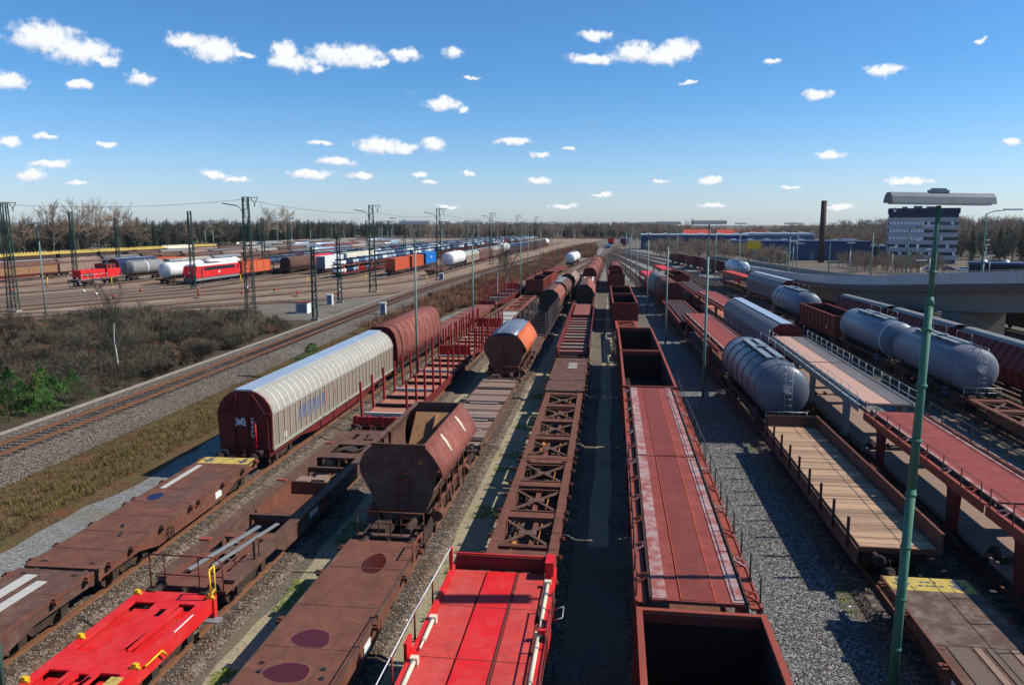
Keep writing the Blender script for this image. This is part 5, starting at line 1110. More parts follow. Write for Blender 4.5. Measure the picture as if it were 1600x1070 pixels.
# track G
car_carrier('G', 14.6, 13.0, 'red double deck carrier at the right edge, nearer half', z2=3.0, mid=False, rail_side=(1, -1), lower='plankgrey')
car_carrier('G', 27.8, 13.3, 'red double deck carrier below the grey carrier, farther half', z2=3.0, mid=False, rail_side=(1, -1), lower='plankgrey')
car_carrier('G', 42.0, 12.4, 'grey double deck carrier with side railings, nearer half', 'grey', 'plankgrey', z2=3.2, rail_side=(1, -1), lower='plankgrey', runway=False, brackets=False)
car_carrier('G', 54.6, 12.4, 'grey double deck carrier with side railings, by the grey boxy wagon', 'grey', 'plankred', z2=3.2, rail_side=(1, -1), lower='plankgrey', runway=False, brackets=False)
sliding_wall('G', 67.6, 23.6, 'dark grey ribbed sliding wall wagon with a red end', 'grey', 'bluegrey', 'oxide_dark', n=11)
car_carrier('G', 92.2, 22, 'red double deck carrier behind the grey ribbed wagon', z2=3.0, mid=False, lower='plankred', lod=1)
car_carrier('G', 115, 24, 'dark open carrier frame in front of the far right gondola', 'dark', 'dark', z2=2.6, runway=False, lod=1, posts=False)
gondola('G', 146.5, 12.9, 'far right red gondola beside the round hood wagons', 'oxide', 1, H=3.2)
car_carrier('G', 168, 18, 'small red carrier far along behind the right gondola', 'red', 'red', 1, runway=False, brackets=False, posts=False)
# track H
skeleton('H', 40.5, 13.0, 'rusty skeleton wagon in front of the weathered blue tanks', 'brown', 0)
tank_wagon('H', 54.2, 13.9, 'smooth weathered blue grey tank wagon with rust on top, nearest on its track', 'tankrust', bands=2, R_=1.52, zc=2.68)
tank_wagon('H', 68.4, 13.9, 'smooth blue grey tank wagon coupled behind the weathered tank', 'bluegrey', bands=2, R_=1.52, zc=2.68, band_mat='white', lad=False)
gondola('H', 82.8, 13.4, 'dark red ribbed gondola between the smooth tanks and ribbed tank', 'oxide', H=3.2, ribs=9)
tank_wagon('H', 96.6, 15, 'ribbed blue grey tank wagon behind the ribbed red gondola', 'bluegrey', bands=7, R_=1.55, zc=2.7)
# track I
TA_R = [(-.55, 4.02), (-.3, 4.2), (.3, 4.2), (.55, 4.02)]
def red_hopper(y0, label):
    r = place('covered_hopper_wagon', label, 'freight wagon', 'I', y0, 14.4, 'dark red covered hoppers'); h = 7.2; running(r, 14.4, 1); sole(r, 14.4, 'dark', 2.3, .86, 1.1, False); b = h - .5
    MB().sheet([(-.62, 3.95), (-.4, 4.16), (0, 4.22), (.4, 4.16), (.62, 3.95)], -b - .1, b + .1, .05).build('roof', M['grey'], r)
    for s in (-1, 1):
        p = [(-1.45, 2.45), (-.60, 3.96)] if s < 0 else [(.60, 3.96), (1.45, 2.45)]; MB().sheet(p, -b, b, .05).build('side_flap', M['oxide_dark'], r)
        p = [(-1.2, 1.3), (-1.45, 2.44)] if s < 0 else [(1.45, 2.44), (1.2, 1.3)]; MB().sheet(p, -b, b, .05).build('side_wall', M['oxide'], r)
        rb = MB()
        rb.beam((s * 1.48, 0, 2.46), (s * .64, 0, 3.96), .09, .04, (s, 0, .5)); rb.beam((s * 1.24, 0, 1.3), (s * 1.48, 0, 2.44), .09, .04, (s, 0, 0)); me = rb.mesh('flap_rib')
        for i in range(13): inst('flap_rib', me, M['oxide_dark'], r, (0, -b + .2 + (2 * b - .4) * i / 12, 0))
    for s in (-1, 1): MB().prism([(-1.2, 1.3), (-1.42, 2.44), (-.58, 3.92), (.58, 3.92), (1.42, 2.44), (1.2, 1.3)], *sorted((s * (b - .06), s * b))).build('end_wall', M['oxide_dark'], r)
    return r
red_hopper(53.5, 'dark red covered hopper with grey roof cut by the right edge of the frame'); red_hopper(68.6, 'dark red covered hopper, middle of three beside the blue tanks'); red_hopper(83.8, 'dark red covered hopper, farthest of three, below the flyover')
plank_flat('I', 99.6, 20, 'rusty flat wagon loaded with pale scrap timber, by the flyover end', 24, ('plankpale', 'plank', 'flange', 'plankgrey'), lod=1)
sliding_wall('I', 120.6, 22, 'plain grey sliding wall wagon with a rounded red end', 'grey', 'plankgrey', 'oxide_dark', 1, n=6)
rc = car_carrier('I', 144, 22, 'bright red carrier with upright red posts, beyond the plain grey wagon', 'red', 'red_pale', 1, z2=3.0, runway=False, brackets=False, posts=True)
tank_wagon('J', 181, 13.5, 'silver octagonal tank wagon standing alone far right', 'roofsilver', 1, bands=0, R_=1.5)
for y, n_ in ((195, 'nearest'), (215, 'middle'), (236, 'farthest')): gondola('J', y + 10, 13, 'dark red gondola by the far right sidings, %s of three' % n_, 'oxide_dark', 1, H=3.0, ribs=4)
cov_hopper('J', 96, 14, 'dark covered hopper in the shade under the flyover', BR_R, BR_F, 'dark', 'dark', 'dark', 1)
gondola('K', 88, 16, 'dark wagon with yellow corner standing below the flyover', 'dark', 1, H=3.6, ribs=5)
container_flat('K', 60, 20, 'low red flat wagon on the outer track beyond the flyover pier', 'oxide', 1, spig=False)
for y, t, l in ((470, 'Z', 'tall red wagon far off by the wood, left of the pair'), (455, 'Y', 'dark rust wagon far off by the wood, right of the pair')): gondola(t, y, 15, l, 'red' if t == 'Z' else 'oxide', 1, H=4.2, ribs=4)
container_flat('Z', 420, 22, 'blue flat wagon far off in front of the tall red wagon', 'blue', 1, spig=False)

# ------------------------------------------------------------------ left yard: locomotives, containers, far wagons, cars
def container(tr, yc, L, H, mat, label, z=1.25, endmat=None, text=None, tmat='stencil', group='containers on wagons'):
    t = T[tr]; r = empty('container', (t.x(yc), yc, z), t.rot(yc)); tag(r, label, 'container', group); w = 1.22; h = L / 2
    for s in (-1, 1):
        mb = MB(); n = max(6, int(L / .45)); pts = [(s * (w - .04), -h + .1)]
        for i in range(n):
            y = -h + .1 + (L - .2) * i / n; d = (L - .2) / n; pts += [(s * w, y + d * .1), (s * w, y + d * .5), (s * (w - .035), y + d * .6), (s * (w - .035), y + d * .98)]
        pts += [(s * (w - .1), h - .1), (s * (w - .1), -h + .1)]
        mb.prism(pts, .1, H - .1, 'z'); mb.build('side_wall', M[mat], r)
        MB().box(-w + .1, w - .1, *sorted((s * (h - .05), s * (h - .01))), .1, H - .1).build('end_wall' if s > 0 else 'door', M[endmat or mat], r)
    fr = MB()
    for x in (-w, w - .1):
        for y in (-h, h - .12): fr.box(x, x + .1, y, y + .12, 0, H)
    for x in (-w + .002, w - .092):
        for z_ in (0.002, H - .1): fr.box(x, x + .09, -h + .12, h - .12, z_, z_ + .098)
    fr.build('corner_frame', M[mat], r); MB().box(-w + .09, w - .09, -h + .05, h - .05, H - .06, H - .01).build('roof', M[mat], r)
    if text:
        me = text_mesh(text, 1.0, bold=.02); o = inst('lettering', me, M[tmat], r, (w + .012, 0, H * .55)); o.rotation_euler = (R(90), 0, R(90))
    return r
def electric_loco(tr, y0, L=19.4):
    r = place('electric_locomotive', 'red electric locomotive with a light roof and a long grille band', 'locomotive', tr, y0, L, 'locomotives'); h = L / 2
    bgf = cached('bgf', m_bogie_far)
    for y in (-6.4, 0, 6.4): inst('bogie', bgf, None, r, (0, y, 0))
    MB().box(-1.35, 1.35, -h + .2, h - .2, .75, 1.35).build('underframe', M['grey'], r)
    body = [(-h + .15, 1.36), (h - .15, 1.36), (h, 2.2), (h - .5, 3.75), (-h + .5, 3.75), (-h, 2.2)]
    MB().prism(body, -1.48, 1.48, 'x').build('body', M['red'], r)
    MB().prism([(-1.42, 3.76), (1.42, 3.76), (1.05, 4.1), (-1.05, 4.1)], -h + .7, h - .7).build('roof', M['white'], r)
    for s in (-1, 1):
        MB().box(*sorted((s * 1.482, s * 1.50)), -h + 3.4, h - 2.6, 2.75, 3.45).build('grille', M['glass'], r)
        MB().box(*sorted((s * 1.482, s * 1.495)), -h + 2.0, -h + 2.6, 1.5, 3.4).build('door', M['dark'], r); MB().box(*sorted((s * 1.482, s * 1.495)), h - 1.5, h - 1.0, 2.4, 3.3).build('window', M['glass'], r)
        MB().box(*sorted((s * 1.483, s * 1.494)), -.25, .25, 2.0, 2.5).build('emblem', M['stencil'], r)
        me = MB().prism([(-1.2, 2.55), (1.2, 2.55), (1.05, 3.55), (-1.05, 3.55)], -.02, .02).mesh('windscreen'); o = inst('windscreen', me, M['glass'], r, (0, s * (h - .02), 0)); o.rotation_euler = (0, 0, 0); o.location = (0, s * (h - .0) , 0); o.rotation_euler = (s * R(-17.5) * -1, 0, 0); o.location = (0, s * (h + .60), .05) if s > 0 else (0, -(h + .60), .05)
        lm = MB().tube((0, 0, 0), (0, s * .12, 0), .13, 10).mesh('headlight')
        for x, z in ((-1.0, 1.75), (1.0, 1.75), (0, 2.45)): inst('headlight', lm, M['white'], r, (x, s * (h - .03), z))
        for x in (-.875, .875): inst('buffer', cached('bf', m_buffer), None, r, (x, s * (h - .12), 1.04), 0 if s > 0 else math.pi)
    rf = MB()
    for y in (-5.5, 5.0): rf.path([(-.8, y, 4.15), (-.8, y + 1.6, 4.45), (.8, y + 1.6, 4.45), (.8, y, 4.15)], .035)
    rf.box(-.5, .5, -2.6, 2.4, 4.102, 4.3); rf.build('pantograph', M['dark'], r)
def diesel_loco(tr, y0, L=14.2):
    r = place('diesel_locomotive', 'red diesel shunting locomotive with a low cab', 'locomotive', tr, y0, L, 'locomotives'); h = L / 2
    for y in (-4, 4): inst('bogie', cached('bgf', m_bogie_far), None, r, (0, y, 0))
    MB().box(-1.45, 1.45, -h, h, .95, 1.3).build('underframe', M['dark'], r)
    MB().box(-1.5, 1.5, -h + .02, h - .02, 1.302, 1.42).build('footplate', M['grey'], r)
    MB().box(-.95, .95, -h + .8, 1.2, 1.42, 3.25).build('long_hood', M['red'], r); MB().box(-.95, .95, 4.0, h - .8, 1.42, 3.15).build('short_hood', M['red'], r)
    MB().box(-1.42, 1.42, 1.21, 3.99, 1.42, 3.3).box(-1.42, 1.42, 1.21, 3.99, 3.85, 3.98).box(-1.42, -1.2, 1.21, 1.4, 3.3, 3.85).box(1.2, 1.42, 1.21, 1.4, 3.3, 3.85).box(1.2, 1.42, 3.8, 3.99, 3.3, 3.85).box(1.2, 1.42, 2.4, 2.75, 3.3, 3.85).build('cab', M['red'], r); MB().prism([(-1.5, 3.99), (1.5, 3.99), (1.1, 4.25), (-1.1, 4.25)], 1.0, 4.2).build('roof', M['dark'], r)
    MB().box(-1.40, 1.40, 1.25, 3.95, 3.301, 3.849).build('window', M['glass'], r)
    for s in (-1, 1):
        rb = MB(); rail_bits(rb, s * 1.42, -h + .2, 1.0, 1.42, 2.3, 5); rb.tube((s * 1.42, -h + .2, 2.3), (s * 1.42, 1.0, 2.3), .025, 5); rb.build('handrail', M['white'], r)
        MB().box(*sorted((s * .952, s * .97)), -h + 1.4, -h + 4.6, 1.9, 2.6).build('grille', M['oxide'], r)
        for x in (-.875, .875): inst('buffer', cached('bf', m_buffer), None, r, (x, s * h, 1.04), 0 if s > 0 else math.pi)
        for x in (-.6, .6): inst('headlight', cached('hl', lambda: MB().tube((0, -.06, 0), (0, .06, 0), .13, 10).mesh('headlight')), M['white'], r, (x, s * (h + .02), 1.7))
        e = MB(); 
        for x in (-1.3, 1.0): e.box(x, x + .3, s * h - .03, s * h + .03, .4, 1.3)
        e.build('step', M['white'], r)
    MB().tube((0, -1.5, 3.0), (0, -1.5, 3.5), .18, 10).build('exhaust', M['dark'], r)
diesel_loco('L6', 144.5); electric_loco('L5', 152.5)
tank_wagon('L6', 161, 14.5, 'grey tank wagon with a white ring behind the red diesel locomotive', 'grey', 1, bands=0, R_=1.6, zc=2.8, stripe='white', group='tank wagons in the left yard')
tw = tank_wagon('T0', 152, 16, 'white tank wagon with a blue grey end left of the electric locomotive', 'white', 1, bands=0, R_=1.65, zc=2.85, group='tank wagons in the left yard') if 'T0' in T else None
T['L55'] = Track([(-120, 90), (-98, 135), (-94.2, 150), (-93.2, 165), (-93, 300), (-88, 420)])
lay('L55', 92, 420, 'left yard track under the white tank wagons', 0, None, railmat='railshine', bed='bedrust', bedw=(1.35, 1.7), dz=.0205)
tank_wagon('L55', 153, 16, 'white tank wagon with a dark end left of the electric locomotive', 'white', 1, bands=0, R_=1.65, zc=2.85, group='tank wagons in the left yard')
tank_wagon('L55', 170, 16, 'white tank wagon hidden half behind the electric locomotive', 'white', 1, bands=0, R_=1.65, zc=2.85, group='tank wagons in the left yard')
gondola('L5', 173, 15, 'orange high sided wagon coupled behind the electric locomotive', 'orange', 1, H=3.9, ribs=4)
hood_wagon('L4', 190, 15.5, 'dark brown hood wagon right of the orange high sided wagon', 'brown2', 'dark', 1, ribs=6)
hw = hood_wagon('L4', 206.5, 15.5, 'bright red hood wagon with a white mark in the left yard', 'red', 'oxide_dark', 1, ribs=0)
o = inst('lettering', text_mesh('SP', 1.3, bold=.03), M['stencil'], hw, (1.44, 1.5, 2.3)); o.rotation_euler = (R(90), 0, R(90))
container_flat('L3', 192, 15, 'container wagon under the white box with a blue end', 'dark', 1, spig=False); container('L3', 199.5, 13.6, 3.1, 'white', 'white container with a blue grey end on the left yard wagon', endmat='bluegrey', z=1.22)
container_flat('L3', 208.5, 26, 'container wagon under the long cream box', 'dark', 1, spig=False); container('L3', 221.5, 25.4, 3.3, 'cream', 'long cream box behind the white container', z=1.22)
container_flat('L1', 186.5, 14.5, 'container wagon under the nearer orange container', 'dark', 1, spig=False); container('L1', 193.7, 13.4, 2.9, 'contorange', 'nearer orange container at the front of the left yard', z=1.22)
container_flat('L1', 202.2, 14.5, 'container wagon under the farther orange container', 'dark', 1, spig=False); container('L1', 209.4, 12.6, 2.9, 'contorange', 'farther orange container coupled behind the first', z=1.22)
container_flat('L1', 217.9, 15, 'container wagon under the blue container', 'dark', 1, spig=False); container('L1', 225.2, 13.6, 3.1, 'blue', 'bright blue container with white letters', z=1.22, endmat='navy', text='INP')
plank_flat('L0', 190, 19, 'dark stake wagon with orange sides in front of the white tank', lod=1, mats=('flange', 'dark', 'brown', 'dark'))
tank_wagon('L0', 210.5, 20, 'big white tank wagon with a red stripe in the left yard', 'white', 1, bands=0, R_=1.85, zc=3.0, walk=False, lad=False, stripe='oxide', group='tank wagons in the left yard')
for y, l, m in ((232, 'grey brown box wagon right behind the big white tank', 'plankgrey'), (257, 'second grey brown box wagon behind the big white tank', 'brown2'), (282, 'third box wagon behind the big white tank, before the pale tank', 'plankgrey')): sliding_wall('L0', y, 23.5, l, 'beige' if m == 'plankgrey' else 'brown2', m, 'dark', 2, n=4)
tank_wagon('L0', 307, 15, 'pale round tank wagon farther along the left front row', 'white', 1, bands=0, R_=1.9, zc=3.1, walk=False, lad=False, group='tank wagons in the left yard')
for i, y in enumerate((323, 347, 371, 395, 419)): sliding_wall('L0', y, 23, 'dark box wagon, %s beyond the pale round tank' % ORD[i], 'navy' if i < 2 else 'dark', 'dark', 'dark', 2, n=4)
tank_wagon('L0', 443, 15, 'tiny pale tank wagon far along the left front row', 'white', 1, bands=0, walk=False, lad=False, group='tank wagons in the left yard')
sliding_wall('L8', 146, 27, 'long brown box wagon with a pale end band at the far left edge', 'brown2', 'tan', 'oxide_dark', 1, n=6)
sliding_wall('L7', 176, 16, 'dark blue box wagon left of the diesel locomotive', 'navy', 'navy', 'oxide_dark', 1, n=5)
gondola('L7', 193, 13, 'red wagon with a white band left of the diesel locomotive', 'orange', 1, H=3.6, ribs=3)
# cars on open carriers and covered wagons filling the far rows
CARM = {}
def car_mesh(mat):
    if mat not in CARM:
        b = MB(); b.prism([(-2.1, .28), (-2.1, .72), (-1.9, .86), (-1.15, .92), (-.6, .95), (1.75, .95), (2.08, .80), (2.1, .3)], -.83, .83, 'x')
        b.prism([(-.55, 1.38), (-.2, 1.43), (1.0, 1.42), (1.3, 1.36)] + [(1.0, 1.37), (-.2, 1.37)], -.66, .66, 'x')
        for y in (-1.3, 1.28): b.prism([(y + math.cos(i * math.pi / 4) * .31, .31 + math.sin(i * math.pi / 4) * .31) for i in range(8)], -.84, .84, 'x')
        g = MB(); v = [(-1.2, .93, .78), (1.72, .95, .78), (1.25, 1.38, .62), (-.5, 1.38, .62)]
        g.prism([(a, z) for a, z, _ in v], -.74, .74, 'x')
        CARM[mat] = (b.mesh('car'), g.mesh('windows'))
    return CARM[mat]
CARCOL = [('carblue', lin(72, 94, 126)), ('carsilver', lin(176, 186, 196)), ('carwhite', lin(226, 230, 232)), ('carnavy', lin(34, 48, 78)), ('carpale', lin(150, 170, 190)), ('carred', lin(150, 34, 34))]
for n_, c_ in CARCOL: M[n_] = plain(n_, c_, .25)
CARNAME = {'carblue': 'blue', 'carsilver': 'silver', 'carwhite': 'white', 'carnavy': 'navy blue', 'carpale': 'pale blue', 'carred': 'dark red'}
ncar = 0
def car(x, y, z, rot, mat, label, group):
    global ncar; ncar += 1
    b, g = car_mesh(mat); o = inst('car', b, M[mat], None, (x, y, z), rot); tag(o, label, 'car', group); inst('windows', g, M['glass'], o)
def far_carrier(tr, y0, label, with_cars=True, front=False, where=''):
    L = 24; r = place('car_carrier_wagon', label, 'car carrier', tr, y0, L, 'car carriers in the left yard'); h = 12
    lm = cached('fc_low', lambda: MB().box(-1.35, 1.35, -h, h, .7, 1.0).mesh('lower_deck')); inst('lower_deck', lm, M['oxide_dark'], r)
    um = cached('fc_up', lambda: MB().box(-1.45, 1.45, -h, h, 2.75, 2.9).mesh('upper_deck')); inst('upper_deck', um, M['oxide_dark' if front else 'dark'], r)
    lg = cached('fc_leg', lambda: MB().box(-.08, .08, -.15, .15, .9, 2.75).mesh('portal_leg'))
    for s in (-1, 1):
        for y in (-10.5, 0, 10.5): inst('portal_leg', lg, M['orange' if front else 'dark'], r, (s * 1.33, y, 0))
    for y in (-9, 9): inst('bogie', cached('bgf', m_bogie_far), None, r, (0, y, 0))
    t = T[tr]
    if with_cars:
        for z in ((2.9, 1.0) if front else (2.9,)):
            for i in range(5):
                y = y0 + 2.4 + i * 4.75; m = random.choices([c[0] for c in CARCOL], [4, 3, 3, 3, 4, 1])[0]
                if front and z > 2 and i == 0: m = 'carwhite'
                car(t.x(y), y, z, t.rot(y), m, ('%s car on the %s deck of the foremost car carrier' % (CARNAME[m], 'upper' if z > 2 else 'lower')) if front else '%s car, %s on the %s' % (CARNAME[m], ORD[i], where.replace('of the row ', '').replace(' high sided', '').replace('foremost car carrier', 'foremost carrier')), 'new cars on the left yard carriers')
far_carrier('L2', 178, 'foremost car carrier with cars and orange legs, left of the orange containers', front=True)
for k in (2, 3, 4, 5):
    y = 203 if k == 2 else (235 if k == 3 else (222.5 if k == 4 else 188.5))
    n = 0
    while y < (540 if k < 5 else 480):
        if k >= 4 and n % 3 == 0: pass
        wh = '%s carrier of the row behind the %s' % (ORD[n], {2: 'foremost car carrier', 3: 'long cream box', 4: 'bright red hood wagon', 5: 'orange high sided wagon'}[k])
        far_carrier('L%d' % k, y, 'car carrier loaded with cars, ' + wh.replace(' carrier', ''), ncar < 290, where=wh); y += 25; n += 1
FARW = [('brown2', 'brown2'), ('grey', 'plankgrey'), ('bluegrey', 'bluegrey'), ('plankgrey', 'brown2'), ('brown2', 'dark'), ('roofsilver', 'grey'), ('grey', 'brown2'), ('plankgrey', 'plankgrey'), ('greydeck', 'navy'), ('oxide', 'oxide_dark'), ('beige', 'plankgrey')]
prf = arch(1.42, 1.15, 4.2, 10)
for k, y0, y1 in ((6, 177, 420), (7, 207, 420), (8, 174, 440), (9, 222, 440), (10, 338, 440), (11, 345, 440)):
    y = y0; n = 0
    while y < y1:
        L = random.choice((16, 20, 23)); roof, side = random.choice(FARW); n += 1; r = place('covered_wagon', 'closed round roofed wagon, %s in the row %s' % (ORD[n - 1], {6: 'behind the white ringed grey tank', 7: 'behind the white banded red wagon', 8: 'behind the pale banded brown box', 9: 'second in front of the yellow wagons', 10: 'nearly touching the yellow wagons', 11: 'right in front of the yellow wagons'}[k]), 'freight wagon', 'L%d' % k, y, L, 'closed wagons in the left yard'); h = L / 2
        inst('roof', cached(('rf', L, roof), lambda: MB().prism([p for p in prf if p[1] > 3.0], -h, h, 'y', True).mesh('roof')), M[roof], r)
        inst('body', cached(('bd', L, side), lambda: MB().box(-1.38, 1.38, -h + .05, h - .05, 1.1, 2.99).mesh('body')), M[side], r)
        inst('underframe', cached(('uf', L), lambda: MB().box(-1.25, 1.25, -h, h, .8, 1.098).mesh('underframe')), M['dark'], r)
        for yy in (-h + 2.2, h - 2.2): inst('bogie', cached('bgf', m_bogie_far), None, r, (0, yy, 0))
        y += L + 1.2
for i in range(14):
    y = 205 + i * 21.5
    if i in (7, 9, 12): continue
    r = place('flat_wagon', 'yellow low wagon in the farthest row along the wood, %s from the left' % ORD[i], 'freight wagon', 'L12', y, 20, 'yellow wagons along the wood')
    inst('side_frame', cached('yw', lambda: (lambda mb: ([mb.box(*sorted((s * 1.3, s * 1.42)), -9.6, 9.6, 2.3, 3.1) for s in (-1, 1)], [mb.prism([(-9.4 + j * 1.55, 3.1), (-8.6 + j * 1.55, 3.1), (-9.0 + j * 1.55, 3.5)], *sorted((s * 1.32, s * 1.40)), 'x') for s in (-1, 1) for j in range(12)], mb.mesh('side_frame'))[-1])(MB())) if i not in (5, 8, 11) else cached('yw2', lambda: MB().box(1.3, 1.42, -9.6, 9.6, 2.0, 3.4).box(-1.42, -1.3, -9.6, 9.6, 2.0, 3.4).mesh('side_frame')), M['yellowend'] if i not in (5, 8, 11) else M['cream'], r)
    inst('deck', cached('ywd', lambda: MB().box(-1.29, 1.29, -9.8, 9.8, 1.0, 2.3).mesh('deck')), M['dark'], r)
    for yy in (-7.5, 7.5): inst('bogie', cached('bgf', m_bogie_far), None, r, (0, yy, 0))

# ------------------------------------------------------------------ masts and lamps
def lamp_mast(x, y, h, label, hw=2.4, mat='greenpole', group='lamp masts over the yard', near=False, z0=G0, under='lampgrey'):
    r = empty('lamp_mast', (x, y, z0)); tag(r, label, 'lamp mast', group); n = 12 if near else 6; H = h - z0
    pm = MB(); k = H * .80
    if near:
        pm.tube((0, 0, 0), (0, 0, k * .55), .125, n, .115); pm.tube((0, 0, k * .55), (0, 0, k), .112, n, .095); pm.tube((0, 0, k - .02), (0, 0, H - .35), .07, n, .055)
        for i in range(8): z = 1.5 + i * 1.45; pm.tube((-.15, 0, z), (.15, 0, z), .018, 5); pm.tube((0, 0, z - .04), (0, 0, z + .04), .135 if z < k else .085, n)
        pm.tube((0, 0, k - .10), (0, 0, k + .12), .125, n, .08)
    else: pm.tube((0, 0, 0), (0, 0, k), .11, n, .085); pm.tube((0, 0, k), (0, 0, H - .3), .06, n, .05)
    pm.build('pole', M[mat], r)
    ang = R(7.3 - math.degrees(math.atan2(0, 1)))
    hd = MB().prism([(-.26, 0), (.26, 0), (.20, .16), (.10, .26), (-.10, .26), (-.20, .16)], -hw / 2, hw / 2, 'x') ; o = hd.build('lamp_head', M['lampgrey'], r, (0, 0, H - .3), R(7.3))
    MB().box(-hw / 2 + .1, hw / 2 - .1, -.22, .22, -.03, -.002).build('diffuser', M['lampunder'], r, (0, 0, H - .3), R(7.3))
    if near: MB().box(-.26, .16, -.12, .12, .262, .33).prism([(-.2, -.1), (.1, -.1), (.1, .1), (-.2, .1)], .33, .37, 'z').build('photocell', M['galv'], r, (0, 0, H - .3), R(7.3))
    MB().box(-.16, .16, -.16, .16, 0, .25).build('footing', M['concrete'], r)
    return r
nm = lamp_mast(7.78, 20.8, 13.3, 'tall green lamp mast close by at the right, its head above the horizon', 2.55, near=True); nm.rotation_euler = (0, .016, 0)
LM = [(6.8, 57.6, 'lamp mast on the gravel lane beside the ribbed grey tank'), (5.7, 83, 'lamp mast on the lane by the frosted red carrier'), (5.1, 115, 'lamp mast on the lane by the round hood wagons'),
      (4.4, 145, 'lamp mast on the lane beyond the round hood wagons'), (4.1, 177, 'slender lamp mast far up the middle lane'), (3.6, 215, 'tiny lamp mast farthest up the middle lane'),
      (-16.3, 17.7, 'green lamp mast cut by the lower left edge of the frame'), (-15.85, 62, 'lamp mast rising behind the beige sliding wall wagon'), (-15.8, 88, 'lamp mast between the red stake wagons and the faded red flats'), (-15.2, 130, 'lamp mast between far stake wagon and skeleton wagon'),
      (-20.3, 189, 'lamp mast on the bramble bank left of the far red wagons'), (-20.8, 228, 'lamp mast by the bramble bank near the far siding tank'), (-18, 262, 'lamp mast behind the pink and white far tank'),
      (33.6, 156, 'lamp mast with a pale head before the blue hall'), (41.5, 133, 'thin lamp mast standing on the flyover kerb'), (27.4, 176, 'lamp mast by the silver tank far right'), (24.9, 196, 'lamp mast left of the silver tank far right'),
      (-77, 97.5, 'green lamp mast at the left edge by the dark brush'), (-14.5, 300, 'tiny lamp mast near the track throat'),
      (20, 250, 'lamp mast right of the throat before the brushwood'), (46, 205, 'lamp mast between the sidings and the blue hall')]
for x, y, l in LM: lamp_mast(x, y, 12.8, l, 1.0 if y < 20 else 2.4 if x > -60 else 2.2, mat='polepale', z0=G0 if x < 41 or y > 140 else 4.4)
lj = [(-128, 235), (-120, 225), (-128, 300), (-104, 262), (-86, 245), (-70, 240), (-66, 300), (-100, 330), (-60, 275), (-62, 365), (-44, 300), (-80, 420), (-43, 420), (-120, 400), (-40, 480), (-60, 500), (-86, 300)]
for i, (x, y) in enumerate(lj): lamp_mast(x, y, 13.5, 'slim lamp mast among the packed wagons of the left yard, %s along the rows' % ORD[i], 2.6, 'polepale', group='lamp masts in the left yard')
random.seed(21)
lj2 = sorted(((random.uniform(-150, -42), random.uniform(280, 640)) for _ in range(26)), key=lambda p: p[0] / p[1])
for i, (x, y) in enumerate(lj2): lamp_mast(x, y, random.uniform(13, 15), 'tiny far lamp mast over the left rows, %s from the left' % ORD[i], 2.6, 'polepale', 'far lamp masts in the left yard')
rj = [(62, 168), (88, 200), (96, 215), (72, 190), (120, 215), (135, 230), (110, 250), (140, 262), (128, 290), (150, 300), (84, 250), (66, 230), (55, 250), (120, 330)]
for i, (x, y) in enumerate(rj): lamp_mast(x, y, 5.5 + random.uniform(-1, 2), 'pale headed lamp post on the low ground by the office, %s of many' % ORD[i], 2.2, 'galv', 'lamp posts on the low ground right', z0=gz(x, y))
def lattice(x, y, h, label, w0=.62, w1=.36, arm=True, tri=True, group='lattice catenary masts', rot=0, lampside=0):
    r = empty('lattice_mast', (x, y, G0), R(7.3) + rot); tag(r, label, 'mast', group); H = h - G0
    for sx in (-1, 1):
        for sy in (-1, 1):
            lg = MB().beam((sx * w0, sy * w0 * .7, 0), (sx * w1, sy * w1 * .7, H), .12, .12, (0, 1, 0)); lg.build('mast_leg', M['green'], r)
    br = MB(); n = int(H / 1.05)
    for i in range(n):
        z0, z1 = H * i / n, H * (i + 1) / n; a, b = w0 + (w1 - w0) * i / n, w0 + (w1 - w0) * (i + 1) / n
        for s in (-1, 1):
            k = 1 if i % 2 else -1
            br.beam((-k * a, s * a * .7, z0), (k * b, s * b * .7, z1), .06, .03, (0, 1, 0)); br.beam((s * a, -k * a * .7, z0), (s * b, k * b * .7, z1), .06, .03, (1, 0, 0)); br.beam((-b, s * b * .7, z1), (b, s * b * .7, z1), .05, .04, (0, 1, 0))
    br.build('lattice_bracing', M['green'], r)
    if tri:
        t = MB(); t.beam((0, 0, H - .05), (1.75, 0, H - .05), .1, .1); t.beam((.75, 0, H - .1), (1.25, 0, H - .9), .07, .07); t.beam((1.75, 0, H - .1), (1.25, 0, H - .9), .07, .07); t.build('top_bracket', M['green'], r)
        MB().tube((1.25, 0, H - 1.35), (1.25, 0, H - .9), .07, 8).build('insulator', M['dark'], r)
    if lampside:
        l = MB(); l.path([(lampside * .4, 0, H - 2.2), (lampside * .9, 0, H - 1.4), (lampside * 1.3, 0, H - 1.2)], .05); l.beam((lampside * 1.2, 0, H - 1.2), (lampside * 3.2, 0, H - .85), .3, .14); l.build('lamp_arm', M['lampgrey'], r)
    MB().box(-w0 - .2, w0 + .2, -w0 - .1, w0 + .1, -.02, .28).build('footing', M['concrete'], r)
    return r
LT = [(-87.5, 104.4, 15.6, 'lattice mast at the left edge beside the walking worker', 0), (-50.9, 104.9, 16.2, 'tallest lattice mast at the corner of the brush and gravel', -1), (-45.2, 144.2, 16.0, 'lattice mast with a top bracket behind the concrete boxes', -1), (-39.9, 178, 16.0, 'lattice mast with a top bracket by the white tank', -1),
      (-38.6, 249, 16, 'lattice mast beside the grey brown box wagons', -1), (-38.3, 315, 16, 'lattice mast near the pale round tank', 0), (-37, 377, 16, 'tiny lattice mast beyond the pale round tank', 0)]
for x, y, h, l, ls in LT: lattice(x, y, h, l, lampside=ls)
